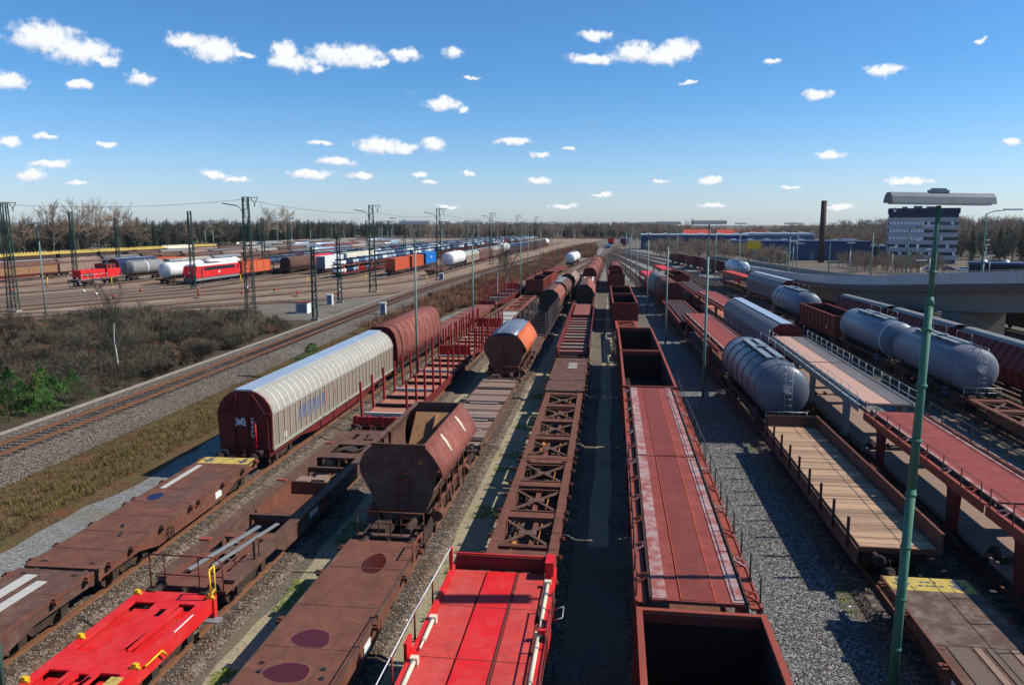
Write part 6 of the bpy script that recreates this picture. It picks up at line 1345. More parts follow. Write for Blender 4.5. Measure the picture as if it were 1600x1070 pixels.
for x, y, h, l in ((-108.5, 146.8, 15, 'plain lattice mast in front of the diesel locomotive'), (-82.6, 146, 15, 'plain lattice mast in front of the electric locomotive'), (-88, 190, 14, 'plain lattice mast behind the orange wagon'), (-128, 190, 14, 'plain lattice mast between the brown and blue box wagons'),
                 (-70, 260, 14, 'thin plain lattice mast among the car carriers'), (-62, 330, 14, 'thin plain lattice mast far in the rows'), (-96, 300, 14, 'thin plain lattice mast before the wood'), (-112, 262, 13, 'thin plain lattice mast behind the brown hood wagon')): lattice(x, y, h, l, .42, .30, tri=False)
lattice(-39.6, 100.3, 9.6, 'short slim lattice signal mast by the main line', .30, .2, tri=False); lattice(-44.3, 123.3, 10.8, 'slim lattice mast beside the small white cabinet', .32, .2, tri=False)
def wire(name, label, pts, sag=.8, r=.022):
    mb = MB()
    for (a, b) in zip(pts, pts[1:]):
        prev = None
        for i in range(9):
            t = i / 8; p = tuple(a[j] + (b[j] - a[j]) * t - (sag * 4 * t * (1 - t) if j == 2 else 0) for j in range(3))
            if prev: mb.tube(prev, p, r, 4, caps=False)
            prev = p
    return tag(mb.build(name, M['wire']), label, 'cable', 'overhead wires')
wire('overhead_wire', 'high wire linking the bracketed lattice masts along the main line', [(-130, 98, 15.2), (-87.5, 104.4, 15.3), (-50.9, 104.9, 15.9), (-43.9, 144.2, 14.6), (-38.6, 178, 14.6), (-37.4, 249, 14.6), (-37, 315, 14.6), (-36, 377, 14.6)], .7, .03)
for i, (z, y) in enumerate(((8.6, 190), (6.6, 190), (7.6, 225), (5.9, 225), (9.2, 262), (7.2, 262), (6.2, 175), (9.6, 320), (7.4, 320))): wire('overhead_wire', 'thin span wire across the packed rows, %s from the front' % ORD[i], [(-190, y + 6, z), (-128, y, z), (-88, y - 2, z), (-55, y - 4, z)], .35, .025)

# ------------------------------------------------------------------ small things by the tracks
def cabinet(x, y, w, d, h, label, roof='white', name='trackside_cabinet', body='white'):
    r = empty(name, (x, y, G0), R(7)); tag(r, label, 'cabinet')
    MB().box(-w / 2, w / 2, -d / 2, d / 2, 0, h).build('body', M[body], r); MB().box(-w / 2 - .06, w / 2 + .06, -d / 2 - .06, d / 2 + .06, h, h + .12).build('roof', M[roof], r)
    MB().box(-w / 2 + .12, w / 2 - .12, -d / 2 - .02, -d / 2 - .002, .15, h - .12).build('door', M['bluegrey'], r)
cabinet(-44.6, 108.6, 1.7, 2.2, 1.5, 'white cabinet with a red roof on the bare gravel', 'oxide'); cabinet(-44.8, 120, .9, .9, 1.6, 'narrow white cabinet beside a reddish base, behind the red roofed one'); cabinet(-31.4, 104.5, .8, .7, 2.0, 'slim white cabinet right of the main line')
cabinet(-38.9, 176.0, 1.0, .8, 1.6, 'grey white cabinet at the foot of a lattice mast by the white tank')
for i, (x, y, n_) in enumerate(((-115.5, 147.6, 'left of the diesel locomotive'), (-103.4, 150.8, 'in front of the diesel locomotive'), (-80.1, 161, 'in front of the electric locomotive'), (-63.7, 157.7, 'below the red hood wagon'), (-53.1, 164.4, 'below the foremost car carrier'), (-39.9, 166.1, 'below the dark stake wagon'))):
    r = empty('marker_post', (x, y, G0)); tag(r, 'short yellow marker post ' + n_, 'post', 'yellow marker posts')
    MB().tube((0, 0, 0), (0, 0, 1.9), .09, 8).build('post', M['yellow'], r); MB().box(-.16, .16, -.16, .16, 1.85, 2.05).build('cap', M['yellow'], r); MB().box(-.2, .2, -.2, .2, -.02, .12).build('footing', M['concrete'], r)
for i, (x, y) in enumerate(((-96, 131), (-87, 134.5), (-78, 138.5), (-70.5, 143), (-63, 139), (-56, 133), (-50.5, 139), (-84, 122), (-72, 128), (-90, 126), (-66, 132))):
    r = empty('point_lever', (x, y, G0)); tag(r, 'small point lever with an orange or white weight among the left yard rails', 'point lever', 'point levers in the left yard')
    MB().box(-.5, .5, -.1, .1, 0, .15).tube((.2, 0, .1), (.5, 0, .75), .035, 6).build('stand', M['dark'], r); MB().lathe([(-.14, .05), (-.13, .26), (.13, .26), (.14, .05)], 0, 0, 12).build('weight', M['orange' if i % 3 else 'white'], r, (.5, 0, .75))
    r['label'] = 'point lever with %s weight, %s' % ('an orange' if i % 3 else 'a white', ['left of the diesel locomotive', 'before the diesel locomotive', 'below the white tank', 'below the electric locomotive', 'left of the tall lattice mast', 'right of the tall lattice mast', 'by the bracket mast foot', 'near the worker', 'above the dark brush', 'just right of the worker', 'over the brush by the tall mast'][i])
mk = empty('signal_post', (20.6, 190, G0)); tag(mk, 'small red and white post left of the silver tank', 'post'); MB().tube((0, 0, 0), (0, 0, 2.2), .12, 8).build('post', M['white'], mk); MB().box(-.35, .35, -.1, .1, 1.2, 2.6).build('board', M['orange'], mk)
sg = empty('sign_board', (44.5, 258, gz(44.5, 258))); tag(sg, 'yellow sign board before the blue hall', 'sign'); MB().box(-2.0, 2.0, -.08, .08, 5.0, 7.6).build('board', M['yellow'], sg); MB().box(-.15, .15, .09, .3, 0, 7).build('post', M['galv'], sg)
dw = empty('shunting_signal', (-31.0, 131, G0)); tag(dw, 'dark dwarf signal with an orange box beside the main line', 'signal'); MB().box(-.3, .3, -.25, .25, .5, 1.2).build('head', M['dark'], dw); MB().box(-.1, .1, -.1, .1, 0, .5).build('post', M['dark'], dw); MB().box(.8, 1.5, .0, .5, .05, .5).build('junction_box', M['orange'], dw)
# the worker walking by the left lattice mast
def worker(x, y):
    r = empty('person', (x, y, G0 + .0), R(70)); tag(r, 'worker in an orange safety vest and dark trousers walking by the left mast', 'person')
    vs = [(0, 0, .95), (0, .01, 1.15), (0, .02, 1.38), (0, .03, 1.50), (0, .05, 1.62), (0, .05, 1.74), (.10, 0, .88), (.11, -.14, .50), (.11, -.30, .10), (.11, -.16, .05), (-.10, 0, .88), (-.11, .16, .50), (-.11, .22, .10), (-.11, .36, .05),
          (.19, .02, 1.42), (.25, .12, 1.14), (.24, .26, .92), (-.19, .02, 1.42), (-.25, -.10, 1.14), (-.24, -.12, .88)]
    es = [(0,1),(1,2),(2,3),(3,4),(4,5),(0,6),(6,7),(7,8),(8,9),(0,10),(10,11),(11,12),(12,13),(2,14),(14,15),(15,16),(2,17),(17,18),(18,19)]
    rad = [.15,.145,.16,.07,.10,.085,.095,.07,.05,.045,.095,.07,.05,.045,.065,.05,.04,.065,.05,.04]
    me = bpy.data.meshes.new('body'); me.from_pydata(vs, es, []); o = inst('body', me, M['navy'], r)
    md = o.modifiers.new('skin', 'SKIN')
    for i, q in enumerate(rad): me.skin_vertices[0].data[i].radius = (q, q)
    me.skin_vertices[0].data[0].use_root = True
    sb = o.modifiers.new('sub', 'SUBSURF'); sb.levels = 1; sb.render_levels = 2
    v = MB(); v.lathe([(0, .17), (.12, .185), (.34, .20), (.5, .19), (.56, .10)], 0, 0, 12); vo = v.build('safety_vest', M['orange'], r, (0, .02, .93)); vo.rotation_euler = (R(90), 0, 0)
    hdm = MB(); hdm.lathe([(-.10, .02), (-.09, .06), (-.05, .095), (0, .105), (.05, .095), (.09, .06), (.11, .02)], 0, 0, 12); hm = hdm.build('helmet', M['orange'], r, (0, .05, 1.735)); hm.rotation_euler = (R(90), 0, 0)
worker(-107.0, 127.5)
for i, (x, z) in enumerate(((-49.5, 6.9), (-59.5, 7.2), (-69.5, 7.0), (-78.5, 7.3), (-99.5, 7.1))): wire('overhead_wire', 'thin wire running along the left rows, %s counted from the main line' % ORD[i], [(x - 14, 150, z), (x, 200, z), (x, 260, z), (x + .8, 320, z), (x + 4, 390, z)], .5, .02)

# ------------------------------------------------------------------ flyover, buildings
def flyover():
    P = [(74, 54, 9.9), (60, 61, 9.4), (48, 68, 9.0), (38.2, 75.0, 8.4), (34.0, 80.5, 7.9), (31.8, 91, 7.0), (31.1, 110, 5.6), (31.6, 132, 4.4), (32.4, 165, 3.2), (32.6, 205, 2.3), (31, 250, 1.5), (26, 300, 1.0)]
    pts = []
    for i in range(len(P) - 1):
        p0, p1, p2, p3 = P[max(0, i - 1)], P[i], P[i + 1], P[min(len(P) - 1, i + 2)]
        for s in range(6):
            t = s / 6; pts.append(Vector([.5 * (2 * b + (c - a) * t + (2 * a - 5 * b + 4 * c - d) * t * t + (3 * b - a - 3 * c + d) * t ** 3) for a, b, c, d in zip(p0, p1, p2, p3)]))
    pts.append(Vector(P[-1])); nrm = []
    for i in range(len(pts)):
        d = pts[min(i + 1, len(pts) - 1)] - pts[max(0, i - 1)]; d.z = 0; d.normalize(); nrm.append(Vector((d.y, -d.x, 0)))   # to the far side (right of travel)
    r = empty('flyover', (38, 75, G0)); tag(r, 'curved concrete road flyover crossing over the right sidings', 'bridge')
    off = Vector((-38, -75, -G0))
    def sweep(name, prof, mat, i0=0, i1=None, floor=False):
        i1 = i1 or len(pts) - 1; mb = MB(); vs = []; k = len(prof)
        for i in range(i0, i1 + 1):
            for a, b in prof:
                q = pts[i] + nrm[i] * a + Vector((0, 0, b)); q.z = max(q.z, G0 - (4.4 if a > 2 else .1)); vs.append(tuple(q + off))
        mb.add(vs, [(j * k + m, j * k + (m + 1) % k, (j + 1) * k + (m + 1) % k, (j + 1) * k + m) for j in range(i1 - i0) for m in range(k)] + [tuple(range(k)), tuple((i1 - i0) * k + m for m in range(k - 1, -1, -1))])
        return mb.build(name, M[mat], r)
    W = 9.4
    sweep('road_deck', [(.4, -1.1), (W - .4, -1.1), (W - .4, -1.5), (.4, -1.5)], 'asphalt')
    for a in (0.0, W - .3): sweep('edge_beam', [(a - .05, -1.12), (a + .38, -1.12), (a + .38, -1.85), (a - .05, -1.85)], 'concdark')
    sweep('girder', [(1.4, -1.5), (W - 1.4, -1.5), (W - 2.4, -3.95), (2.0, -3.95)], 'concrete')
    for i in range(3, len(pts) - 8):
        pb = MB(); a, b = pts[i], pts[i + 1]; d = (b - a)
        n_ = 3
        for q in range(n_):
            p0, p1 = a + d * (q / n_ + .006), a + d * ((q + 1) / n_ - .006); nn = nrm[i]
            v = [p0, p1, p1 + nn * .16, p0 + nn * .16]; vs = [tuple(x + Vector((0, 0, -1.115)) + off) for x in v] + [tuple(x + off) for x in v]
            MB().add(vs, [(0,3,2,1),(4,5,6,7),(0,1,5,4),(1,2,6,5),(2,3,7,6),(3,0,4,7)]).build('parapet_panel', M['parapet'], r)
    sweep('far_parapet', [(W - .2, -1.11), (W, -1.11), (W, 0), (W - .2, 0)], 'concrete')
    hr = MB()
    for i in range(len(pts) - 1): hr.tube(pts[i] + Vector((0, 0, .12)) + nrm[i] * .08 + off, pts[i + 1] + Vector((0, 0, .12)) + nrm[i + 1] * .08 + off, .03, 5)
    hr.build('handrail', M['galv'], r)
    def pier(i, a0=3.0, a1=6.4, t=.9):
        c = pts[i]; d = (pts[i + 1] - pts[i - 1]); d.z = 0; d.normalize(); n_ = nrm[i]; vs = []
        for z in (G0 - .2, c.z - 3.9):
            for a, b in ((a0, -t), (a1, -t), (a1, t), (a0, t)): q = c + n_ * a + d * b; vs.append((q.x + off.x, q.y + off.y, z - G0))
        MB().add(vs, [(0,3,2,1),(4,5,6,7),(0,1,5,4),(1,2,6,5),(2,3,7,6),(3,0,4,7)]).build('pier', M['concrete'], r)
    pier(18, 1.9, 3.6, .75); pier(27, 2.2, 7.0, 1.6); pier(8, 2.6, 6.5, .8); pier(34, 1.6, 7.6, 3.0)
    for (i, hgt) in ((16, 6.5), (23, 6.5), (30, 6), (39, 6), (46, 6)):
        p = pts[i] + nrm[i] * .3; l = empty('street_lamp', (p.x, p.y, p.z - 1.1)); tag(l, 'street lamp with a curved arm on the flyover kerb, %s from the near end' % ORD[(16, 23, 30, 39, 46).index(i)], 'street lamp', 'street lamps on the flyover')
        MB().tube((0, 0, 0), (0, 0, hgt), .09, 8, .06).build('pole', M['greenpole'], l); MB().path([(0, 0, hgt), (.5, 0, hgt + .25), (1.7, 0, hgt + .4)], .045).build('arm', M['greenpole'], l); MB().box(1.5, 3.1, -.16, .16, hgt + .36, hgt + .50).build('lamp_head', M['white'], l)
flyover()
def window_grid(parent, x0, x1, y, z0, z1, n, gap, mats, name='window'):
    w = (x1 - x0) / n
    for i in range(n):
        f = MB().box(x0 + w * i + gap, x0 + w * (i + 1) - gap, y - .10, y + .05, z0, z1).build(name, M[mats[0]], parent)
        MB().box(x0 + w * i + gap + .05, x0 + w * (i + 1) - gap - .05, y - .14, y - .102, z0 + .06, z1 - .06).build('pane', M[mats[1] if not callable(mats[1]) else mats[1](i)], f)
M['paneblue'] = plain('painted_sky_pane', lin(216, 222, 230), .25); M['panedark'] = plain('shaded_glass', lin(40, 52, 66), .08); M['bandgrey'] = paint('facade_band', lin(180, 178, 182), .8, .1, grime=.3); M['bandblue'] = paint('facade_dark', lin(46, 54, 70), .7, .05, grime=.2)  # pale pane colour paints in the sky reflected by the glass
def office():
    X, Y = 127.3, 346; r = empty('office_building', (X, Y, -4.0), R(-17)); tag(r, 'grey banded office block with a dark top storey behind the flyover', 'building')
    w, d, st = 13.0, 15, 3.1
    MB().box(-w + .3, w - .3, .3, d, -2, 19.2).build('core_wall', M['bandblue'], r)
    for k in range(7):
        z = .0 + k * st; o = .10 * (k % 2)
        MB().box(-w - o, w + o, -.15, d + .2, z - 1.2, z + .55).build('floor_band', M['bandgrey'], r)
        window_grid(r, -w + .4, .6, .25, z + .58, z + 2.02, 10, .04, ('bandblue', (lambda i, k=k: 'paneblue' if k > 2 or (i + k) % 3 == 1 else 'panedark')))
        window_grid(r, 1.4, w - .4, .25, z + .58, z + 2.02, 9, .04, ('bandblue', (lambda i, k=k: 'paneblue' if (i * 5 + k * 3) % 7 == 1 else 'panedark')))
    MB().box(-w - .2, w + .2, -.3, d + .3, 20.75, 23.0).build('roof_storey', M['navy'], r)
    MB().box(-w + .2, w - .2, .1, d - .1, 18.6, 20.75).build('attic_wall', M['bandblue'], r)
    pl = MB().box(-w + 1.6, -w + 2.6, -.42, -.302, 21.4, 23.2).build('sign_panel', M['white'], r); MB().box(-w + 1.75, -w + 2.45, -.44, -.422, 22.5, 23.0).build('sign_panel', M['red'], r)
    for x, y_, a, h in ((-2, 6, 1.6, 1.0), (3.5, 7, 2.2, .8), (-7, 5, 1, .7)): MB().box(x - a, x + a, y_ - 1, y_ + 1, 23.0, 23.0 + h).build('roof_unit', M['grey'], r)
    MB().tube((1, 7, 23), (1, 7, 32), .09, 6, .03).build('antenna', M['galv'], r)
office()
def chimney():
    r = empty('chimney', (89, 352, -4)); tag(r, 'tall dark brick chimney above the blue hall', 'chimney'); MB().tube((0, 0, -.5), (0, 0, 26), 1.35, 20, 1.12).build('shaft', M['concdark'] if False else M['dark'], r); MB().tube((0, 0, 26), (0, 0, 26.3), 1.2, 20, 1.2).build('cap', M['dark'], r)
    for z in (9, 18): MB().tube((0, 0, z), (0, 0, z + .25), 1.38 - z * .008, 20).build('ring', M['dark'], r)
chimney()
def hall(x, y, w, d, h, rot, label, wall, roof, panels=12, rh=.5):
    r = empty('industrial_hall', (x, y, gz(x, y)), rot); tag(r, label, 'building', 'industrial halls')
    for i in range(panels): MB().box(-w / 2 + w * i / panels + .05, -w / 2 + w * (i + 1) / panels - .05, -.06, .2, 0, h - .2).build('wall_panel', M[wall], r)
    MB().box(-w / 2, w / 2, .21, d, 0, h - .25).build('wall', M[wall], r); MB().box(-w / 2 - .4, w / 2 + .4, -.4, d + .4, h - .2, h + rh).build('roof', M[roof], r)
    for i in range(0, panels, 3): MB().box(-w / 2 + w * (i + .3) / panels, -w / 2 + w * (i + .75) / panels, -.12, -.062, .1, min(4, h * .5)).build('gate', M['bluegrey'], r)
    for i in range(panels // 2): MB().box(-w / 2 + w * (i + .3) / panels * 2, -w / 2 + w * (i + .6) / panels * 2, d * .4, d * .6, h + rh, h + rh + .5).build('skylight', M['white'], r)
M['hallblue'] = paint('hall_blue', lin(50, 70, 108), .6, .05, grime=.2); M['hallroof'] = paint('hall_roof', lin(196, 206, 214), .6, .05, grime=.2); M['roofred'] = paint('red_tiles', lin(196, 78, 60), .8, .1, grime=.3)
hall(84, 372, 62, 30, 8.3, R(-3), 'long dark blue factory hall beside the chimney', 'hallblue', 'hallblue', 16); hall(40, 400, 52, 20, 7.4, R(-3), 'pale roofed blue hall half hidden by brushwood', 'hallblue', 'hallroof', 12, .35); hall(84, 412, 32, 24, 11.0, R(-3), 'white roofed hall rising behind the blue one', 'bluegrey', 'hallroof', 8, .8)
hall(66, 340, 12, 8, 4.2, R(-3), 'small pale blue shed in front of the factory hall', 'bluegrey', 'hallroof', 4)
hall(126, 372, 34, 14, 6.0, R(-8), 'low blue depot between chimney and office block', 'hallblue', 'hallblue', 8)
r = empty('platform_canopy', (128, 236, gz(128, 236)), R(-24)); tag(r, 'long low blue canopy with white skylights right of the office block', 'building'); MB().box(-26, 30, 0, 9, 4.6, 5.3).build('roof', M['hallblue'], r)
for i in range(10): MB().tube((-24 + i * 5.6, .6, 0), (-24 + i * 5.6, .6, 4.6), .14, 6).build('column', M['hallblue'], r); MB().lathe([(-.9, .2), (-.7, .7), (0, .9), (.7, .7), (.9, .2)], -22 + i * 5.6, 0, 10).build('skylight', M['white'], r, (0, 5.5, 5.2))
MB().box(-26, 30, 8.5, 8.8, 0, 4.55).build('rear_wall', M['bandblue'], r)
for i, (x, y, w) in enumerate(((61, 590, 19), (83, 590, 15), (103, 592, 17))):
    r = empty('red_roofed_house', (x, y, gz(x, y) + 0), R(-5)); tag(r, 'long house with a bright red roof among the far trees, %s' % ('leftmost', 'middle one', 'rightmost')[i], 'house', 'red roofed houses'); g0 = -gz(x, y)
    MB().box(-w / 2, w / 2, 0, 9, -2, g0 + 5.2).build('wall', M['beige'], r); MB().prism([(-.6, g0 + 5.2), (4.5, g0 + 8.6), (9.6, g0 + 5.2)], -w / 2 - .4, w / 2 + .4, 'x').build('roof', M['roofred'], r)
    for j in range(int(w // 3)): MB().box(-w / 2 + .8 + j * 3, -w / 2 + 2.0 + j * 3, -.08, -.002, g0 + 2.4, g0 + 4.2).build('window', M['panedark'], r)
for i, (x, y, m, l) in enumerate(((112.5, 296, 'carpale', 'pale blue car parked below the office block, left of two'), (119, 297, 'carblue', 'blue car parked below the office block, right of two'), (124, 296, 'carwhite', 'white car parked below the office block, under the dark tree'), (104, 330, 'carred', 'red car parked left of the office block'), (111, 334, 'carred', 'red car parked nearest the office block'))): car(x, y, gz(x, y), R(80), m, l, 'cars parked by the office')
sh = empty('signal_box', (8.5, 520, G0)); tag(sh, 'white and dark blue hut beside the far tracks', 'hut'); MB().box(-4, 4, 0, 6, 0, 4.4).build('wall', M['white'], sh); MB().box(-4.3, 4.3, -.3, 6.3, 4.4, 4.8).build('roof', M['hallblue'], sh); MB().box(-3.5, -.4, -.06, -.002, .2, 3.6).build('door', M['navy'], sh)
strip('access_road', lambda y: 18 + .016 * (y - 300) + 14 * max(0, (420 - y) / 200) , lambda y: 22 + .02 * (y - 300) + 15 * max(0, (420 - y) / 200), 300, 520, G0 + .02, M['concrete'], 8)

# ------------------------------------------------------------------ plants
def rdir(d, spread, rnd):
    v = Vector((rnd.uniform(-1, 1), rnd.uniform(-1, 1), rnd.uniform(-1, 1))); q = (d + v * spread); return q.normalized()
def bare_tree(seed, h=14, spread=.55, tw=.07, thick=.22, lv=3, up=.25, clear=.25, dens=5):
    rnd = random.Random(seed); tr, cr = MB(), MB()
    def grow(p, d, ln, r, l):
        q = p; seg = 3 if l == 0 else 2
        for i in range(seg):
            e = q + d * (ln / seg); (tr if l == 0 else cr).tube(q, e, r * (1 - .6 * i / seg), 6 if l == 0 else 3, r * (1 - .6 * (i + 1) / seg), smooth=False, caps=False); 
            nk = (4, 3, 3)[l] if l < lv else 0
            for k in range(nk):
                if l == 0 and i == 0 and rnd.random() < clear * 3: continue
                t = rnd.random(); b = q.lerp(e, t); dd = rdir(d, (1.0, .85, .8)[min(l, 2)], rnd); dd.z += up; dd.normalize()
                grow(b, dd, ln * rnd.uniform(.38, .62) * (1.15 if l == 0 else 1), r * .42, l + 1)
            if l >= lv - 1:
                for k in range(dens):
                    b = q.lerp(e, rnd.random()); dd = rdir(d, .9, rnd); dd.z += .12; L = ln * rnd.uniform(.5, 1.0); s = dd.orthogonal().normalized() * tw * rnd.uniform(.35, .7); m = b + dd * L * .6 + Vector((0, 0, rnd.uniform(-.1, .1)))
                    cr.add([tuple(b - s * .7), tuple(b + s * .7), tuple(m + s * .5), tuple(b + dd * L), tuple(m - s * .5)], [(0, 1, 2, 3, 4)])
            q = e; d = rdir(d, .12 + .1 * l, rnd); 
    grow(Vector((0, 0, 0)), Vector((0, 0, 1)), h * .62, thick, 0)
    return tr, cr
def round_tree(seed, h=15, w=9, limbs=17, n2=9, n3=11, tw=.034, leaning=.0, low=.22):
    """a bare broadleaf in late winter: trunk, limbs reaching to a rounded crown, fine twigs all through it"""
    rnd = random.Random(seed); tr, cr = MB(), MB(); top = h * .8
    tr.tube((0, 0, 0), (0, 0, h * .4), .26, 7, .19, smooth=False, caps=False); tr.tube((0, 0, h * .4), (rnd.uniform(-.4, .4), rnd.uniform(-.4, .4), top), .19, 5, .05, smooth=False, caps=False)
    cz, rx, rz = h * .60, w / 2, h * .41
    for i in range(limbs):
        a = i * 2.4 + rnd.uniform(-.4, .4); e = rnd.uniform(-.55, 1.45); z0 = h * (low + .5 * rnd.random()); k = rnd.uniform(.72, 1.08)
        p = Vector((0, 0, z0)); q = Vector((math.cos(a) * math.cos(e) * rx * k, math.sin(a) * math.cos(e) * rx * k, max(z0 + .6, cz + math.sin(e) * rz * k))); m = p.lerp(q, .5) + Vector((math.cos(a) * .5, math.sin(a) * .5, -.3))
        cr.tube(p, m, .10, 3, .06, smooth=False, caps=False); cr.tube(m, q, .06, 3, .015, smooth=False, caps=False)
        for j in range(n2):
            t = rnd.uniform(.2, 1); b = p.lerp(m, t * 2) if t < .5 else m.lerp(q, t * 2 - 1); d = rdir((q - p).normalized(), .95, rnd); d.z += .25; d.normalize(); L = h * rnd.uniform(.08, .17); f = b + d * L; s = d.orthogonal().normalized() * tw
            cr.add([tuple(b - s), tuple(b + s), tuple(f + s * .5), tuple(f - s * .5)], [(0, 1, 2, 3)])
            for g in range(n3):
                c = b.lerp(f, rnd.uniform(.15, 1)); dd = rdir(d, .8, rnd); dd.z += .3; o = c + dd.normalized() * h * rnd.uniform(.045, .10); s = dd.cross(Vector((rnd.uniform(-1, 1), rnd.uniform(-1, 1), rnd.uniform(-1, 1)))).normalized() * tw * rnd.uniform(.4, .8)
                cr.add([tuple(c - s), tuple(c + s), tuple(o)], [(0, 1, 2)])
    return tr, cr
def conifer(seed, h=13, w=2.6):
    rnd = random.Random(seed); tr, cr = MB(), MB(); tr.tube((0, 0, 0), (0, 0, h * .95), .2, 6, .03)
    n = int(h * 3.2)
    for i in range(n):
        z = h * (.16 + .84 * i / n); rr = w * (1 - i / n) ** .8 * rnd.uniform(.65, 1.1) + .15
        for k in range(7):
            a = rnd.uniform(0, 6.28); d = Vector((math.cos(a), math.sin(a), -.25 + rnd.uniform(-.1, .35))); s = Vector((-math.sin(a), math.cos(a), 0)) * rr * .26
            p = Vector((0, 0, z)); e = p + d * rr; m = p + d * rr * .55
            cr.add([tuple(p), tuple(m - s), tuple(e), tuple(m + s + Vector((0, 0, .12)))], [(0, 1, 2, 3)])
    return tr, cr
def young_pine(seed, h=2.6, w=1.5):
    rnd = random.Random(seed); tr, cr = MB(), MB(); tr.tube((0, 0, 0), (0, 0, h * .8), .05, 5, .02)
    for i in range(1100):
        z = h * rnd.random() ** .8; rr = w * (1 - (z / h) ** 1.5) * (.35 + .65 * rnd.random() ** .5) * (.8 + .3 * math.sin(seed + z * 5)); a = rnd.uniform(0, 6.28); p = Vector((math.cos(a) * rr, math.sin(a) * rr, z * (.95 + .1 * rnd.random()) + .05))
        d = rdir(Vector((math.cos(a), math.sin(a), 1.1)).normalized(), .6, rnd) * rnd.uniform(.10, .26); s = d.orthogonal().normalized() * rnd.uniform(.02, .05)
        cr.add([tuple(p - s), tuple(p + s), tuple(p + d)], [(0, 1, 2)])
    return tr, cr
def brush(seed, h=2.2, w=1.6, n=110, tw=.028, leaves=0):
    rnd = random.Random(seed); mb = MB()
    for i in range(n):
        a = rnd.uniform(0, 6.28); r0 = rnd.random() ** .5 * w * .5; b = Vector((math.cos(a) * r0, math.sin(a) * r0, 0)); d = rdir(Vector((math.cos(a) * .35, math.sin(a) * .35, 1)).normalized(), .35, rnd); L = h * rnd.uniform(.5, 1.0)
        s = d.orthogonal().normalized() * tw * rnd.uniform(.6, 1.2); m = b + d * L * .55; e = m + rdir(d, .4, rnd) * L * .45
        mb.add([tuple(b - s), tuple(b + s), tuple(m + s * .7), tuple(e), tuple(m - s * .7)], [(0, 1, 2, 3, 4)])
        for k in range(4):
            p = m.lerp(e, rnd.random()) if k else b.lerp(m, rnd.uniform(.4, 1)); q = p + rdir(d, 1.0, rnd) * L * rnd.uniform(.15, .32); t = s * .55
            mb.add([tuple(p - t), tuple(p + t), tuple(q)], [(0, 1, 2)])
    return mb
def shrub(seed, h, w, n=15, tw=.016):
    """a rounded tangle of forking twigs"""
    rnd = random.Random(seed); mb = MB()
    def fork(p, d, L, r, l):
        e = p + d * L; s = d.orthogonal().normalized() * r; t = d.cross(s)
        mb.add([tuple(p - s), tuple(p + s), tuple(e + s * .6), tuple(e - s * .6)], [(0, 1, 2, 3)])
        if l < 3:
            for k in range((5, 5, 4)[l]):
                q = p.lerp(e, rnd.uniform(.35, 1)); dd = rdir(d, .95, rnd); dd.z += .1; fork(q, dd.normalized(), L * rnd.uniform(.45, .75), max(.008, r * .6), l + 1)
    for i in range(n):
        a = rnd.uniform(0, 6.28); q = rnd.random() ** .5 * w * .35; d = Vector((math.cos(a) * w * .45, math.sin(a) * w * .45, h * .6)).normalized()
        fork(Vector((math.cos(a) * q, math.sin(a) * q, 0)), rdir(d, .3, rnd), h * rnd.uniform(.35, .5), tw, 0)
    return mb
def tuft(seed, h=.42, n=20, w=.32):
    rnd = random.Random(seed); mb = MB()
    for i in range(n):
        a = rnd.uniform(0, 6.28); b = Vector((rnd.uniform(-w, w), rnd.uniform(-w, w), 0)); e = b + Vector((math.cos(a) * h * .6, math.sin(a) * h * .6, h * rnd.uniform(.5, 1))); s = Vector((-math.sin(a), math.cos(a), 0)) * rnd.uniform(.012, .026)
        mb.add([tuple(b - s), tuple(b + s), tuple(e)], [(0, 1, 2)])
    return mb
TMPL = {}
def templates(key, meshes):
    c = bpy.data.collections.new(key + '_templates')
    for m in meshes: c.objects.link(bpy.data.objects.new(key + '_template', m))
    TMPL[key] = c
def scatter(name, key, pts, zs=None):
    """many copies of a template at given (x, y, z, scale) as one mass"""
    me = bpy.data.meshes.new(name); me.from_pydata([p[:3] for p in pts], [], []); o = bpy.data.objects.new(name, me); COL.objects.link(o); tag(o, kind='stuff')
    a = me.attributes.new('sc', 'FLOAT', 'POINT'); a.data.foreach_set('value', [p[3] for p in pts])
    a = me.attributes.new('rz', 'FLOAT_VECTOR', 'POINT'); a.data.foreach_set('vector', [v for p in pts for v in (random.uniform(-.06, .06), random.uniform(-.06, .06), random.uniform(0, 6.28))])
    a = me.attributes.new('ix', 'INT', 'POINT'); a.data.foreach_set('value', [random.randrange(100) for p in pts])
    ng = bpy.data.node_groups.new(name, 'GeometryNodeTree'); ng.interface.new_socket('Geometry', in_out='INPUT', socket_type='NodeSocketGeometry'); ng.interface.new_socket('Geometry', in_out='OUTPUT', socket_type='NodeSocketGeometry')
    N, L = ng.nodes, ng.links; gi, go = N.new('NodeGroupInput'), N.new('NodeGroupOutput'); ip = N.new('GeometryNodeInstanceOnPoints'); ci = N.new('GeometryNodeCollectionInfo')
    ci.inputs['Collection'].default_value = TMPL[key]; ci.inputs['Separate Children'].default_value = True; ci.inputs['Reset Children'].default_value = True
    def at(n, t):
        x = N.new('GeometryNodeInputNamedAttribute'); x.data_type = t; x.inputs['Name'].default_value = n; return x.outputs['Attribute']
    L.new(gi.outputs[0], ip.inputs['Points']); L.new(ci.outputs[0], ip.inputs['Instance']); ip.inputs['Pick Instance'].default_value = True
    L.new(at('ix', 'INT'), ip.inputs['Instance Index']); L.new(at('rz', 'FLOAT_VECTOR'), ip.inputs['Rotation']); L.new(at('sc', 'FLOAT'), ip.inputs['Scale']); L.new(ip.outputs[0], go.inputs[0])
    md = o.modifiers.new('scatter', 'NODES'); md.node_group = ng
    return o
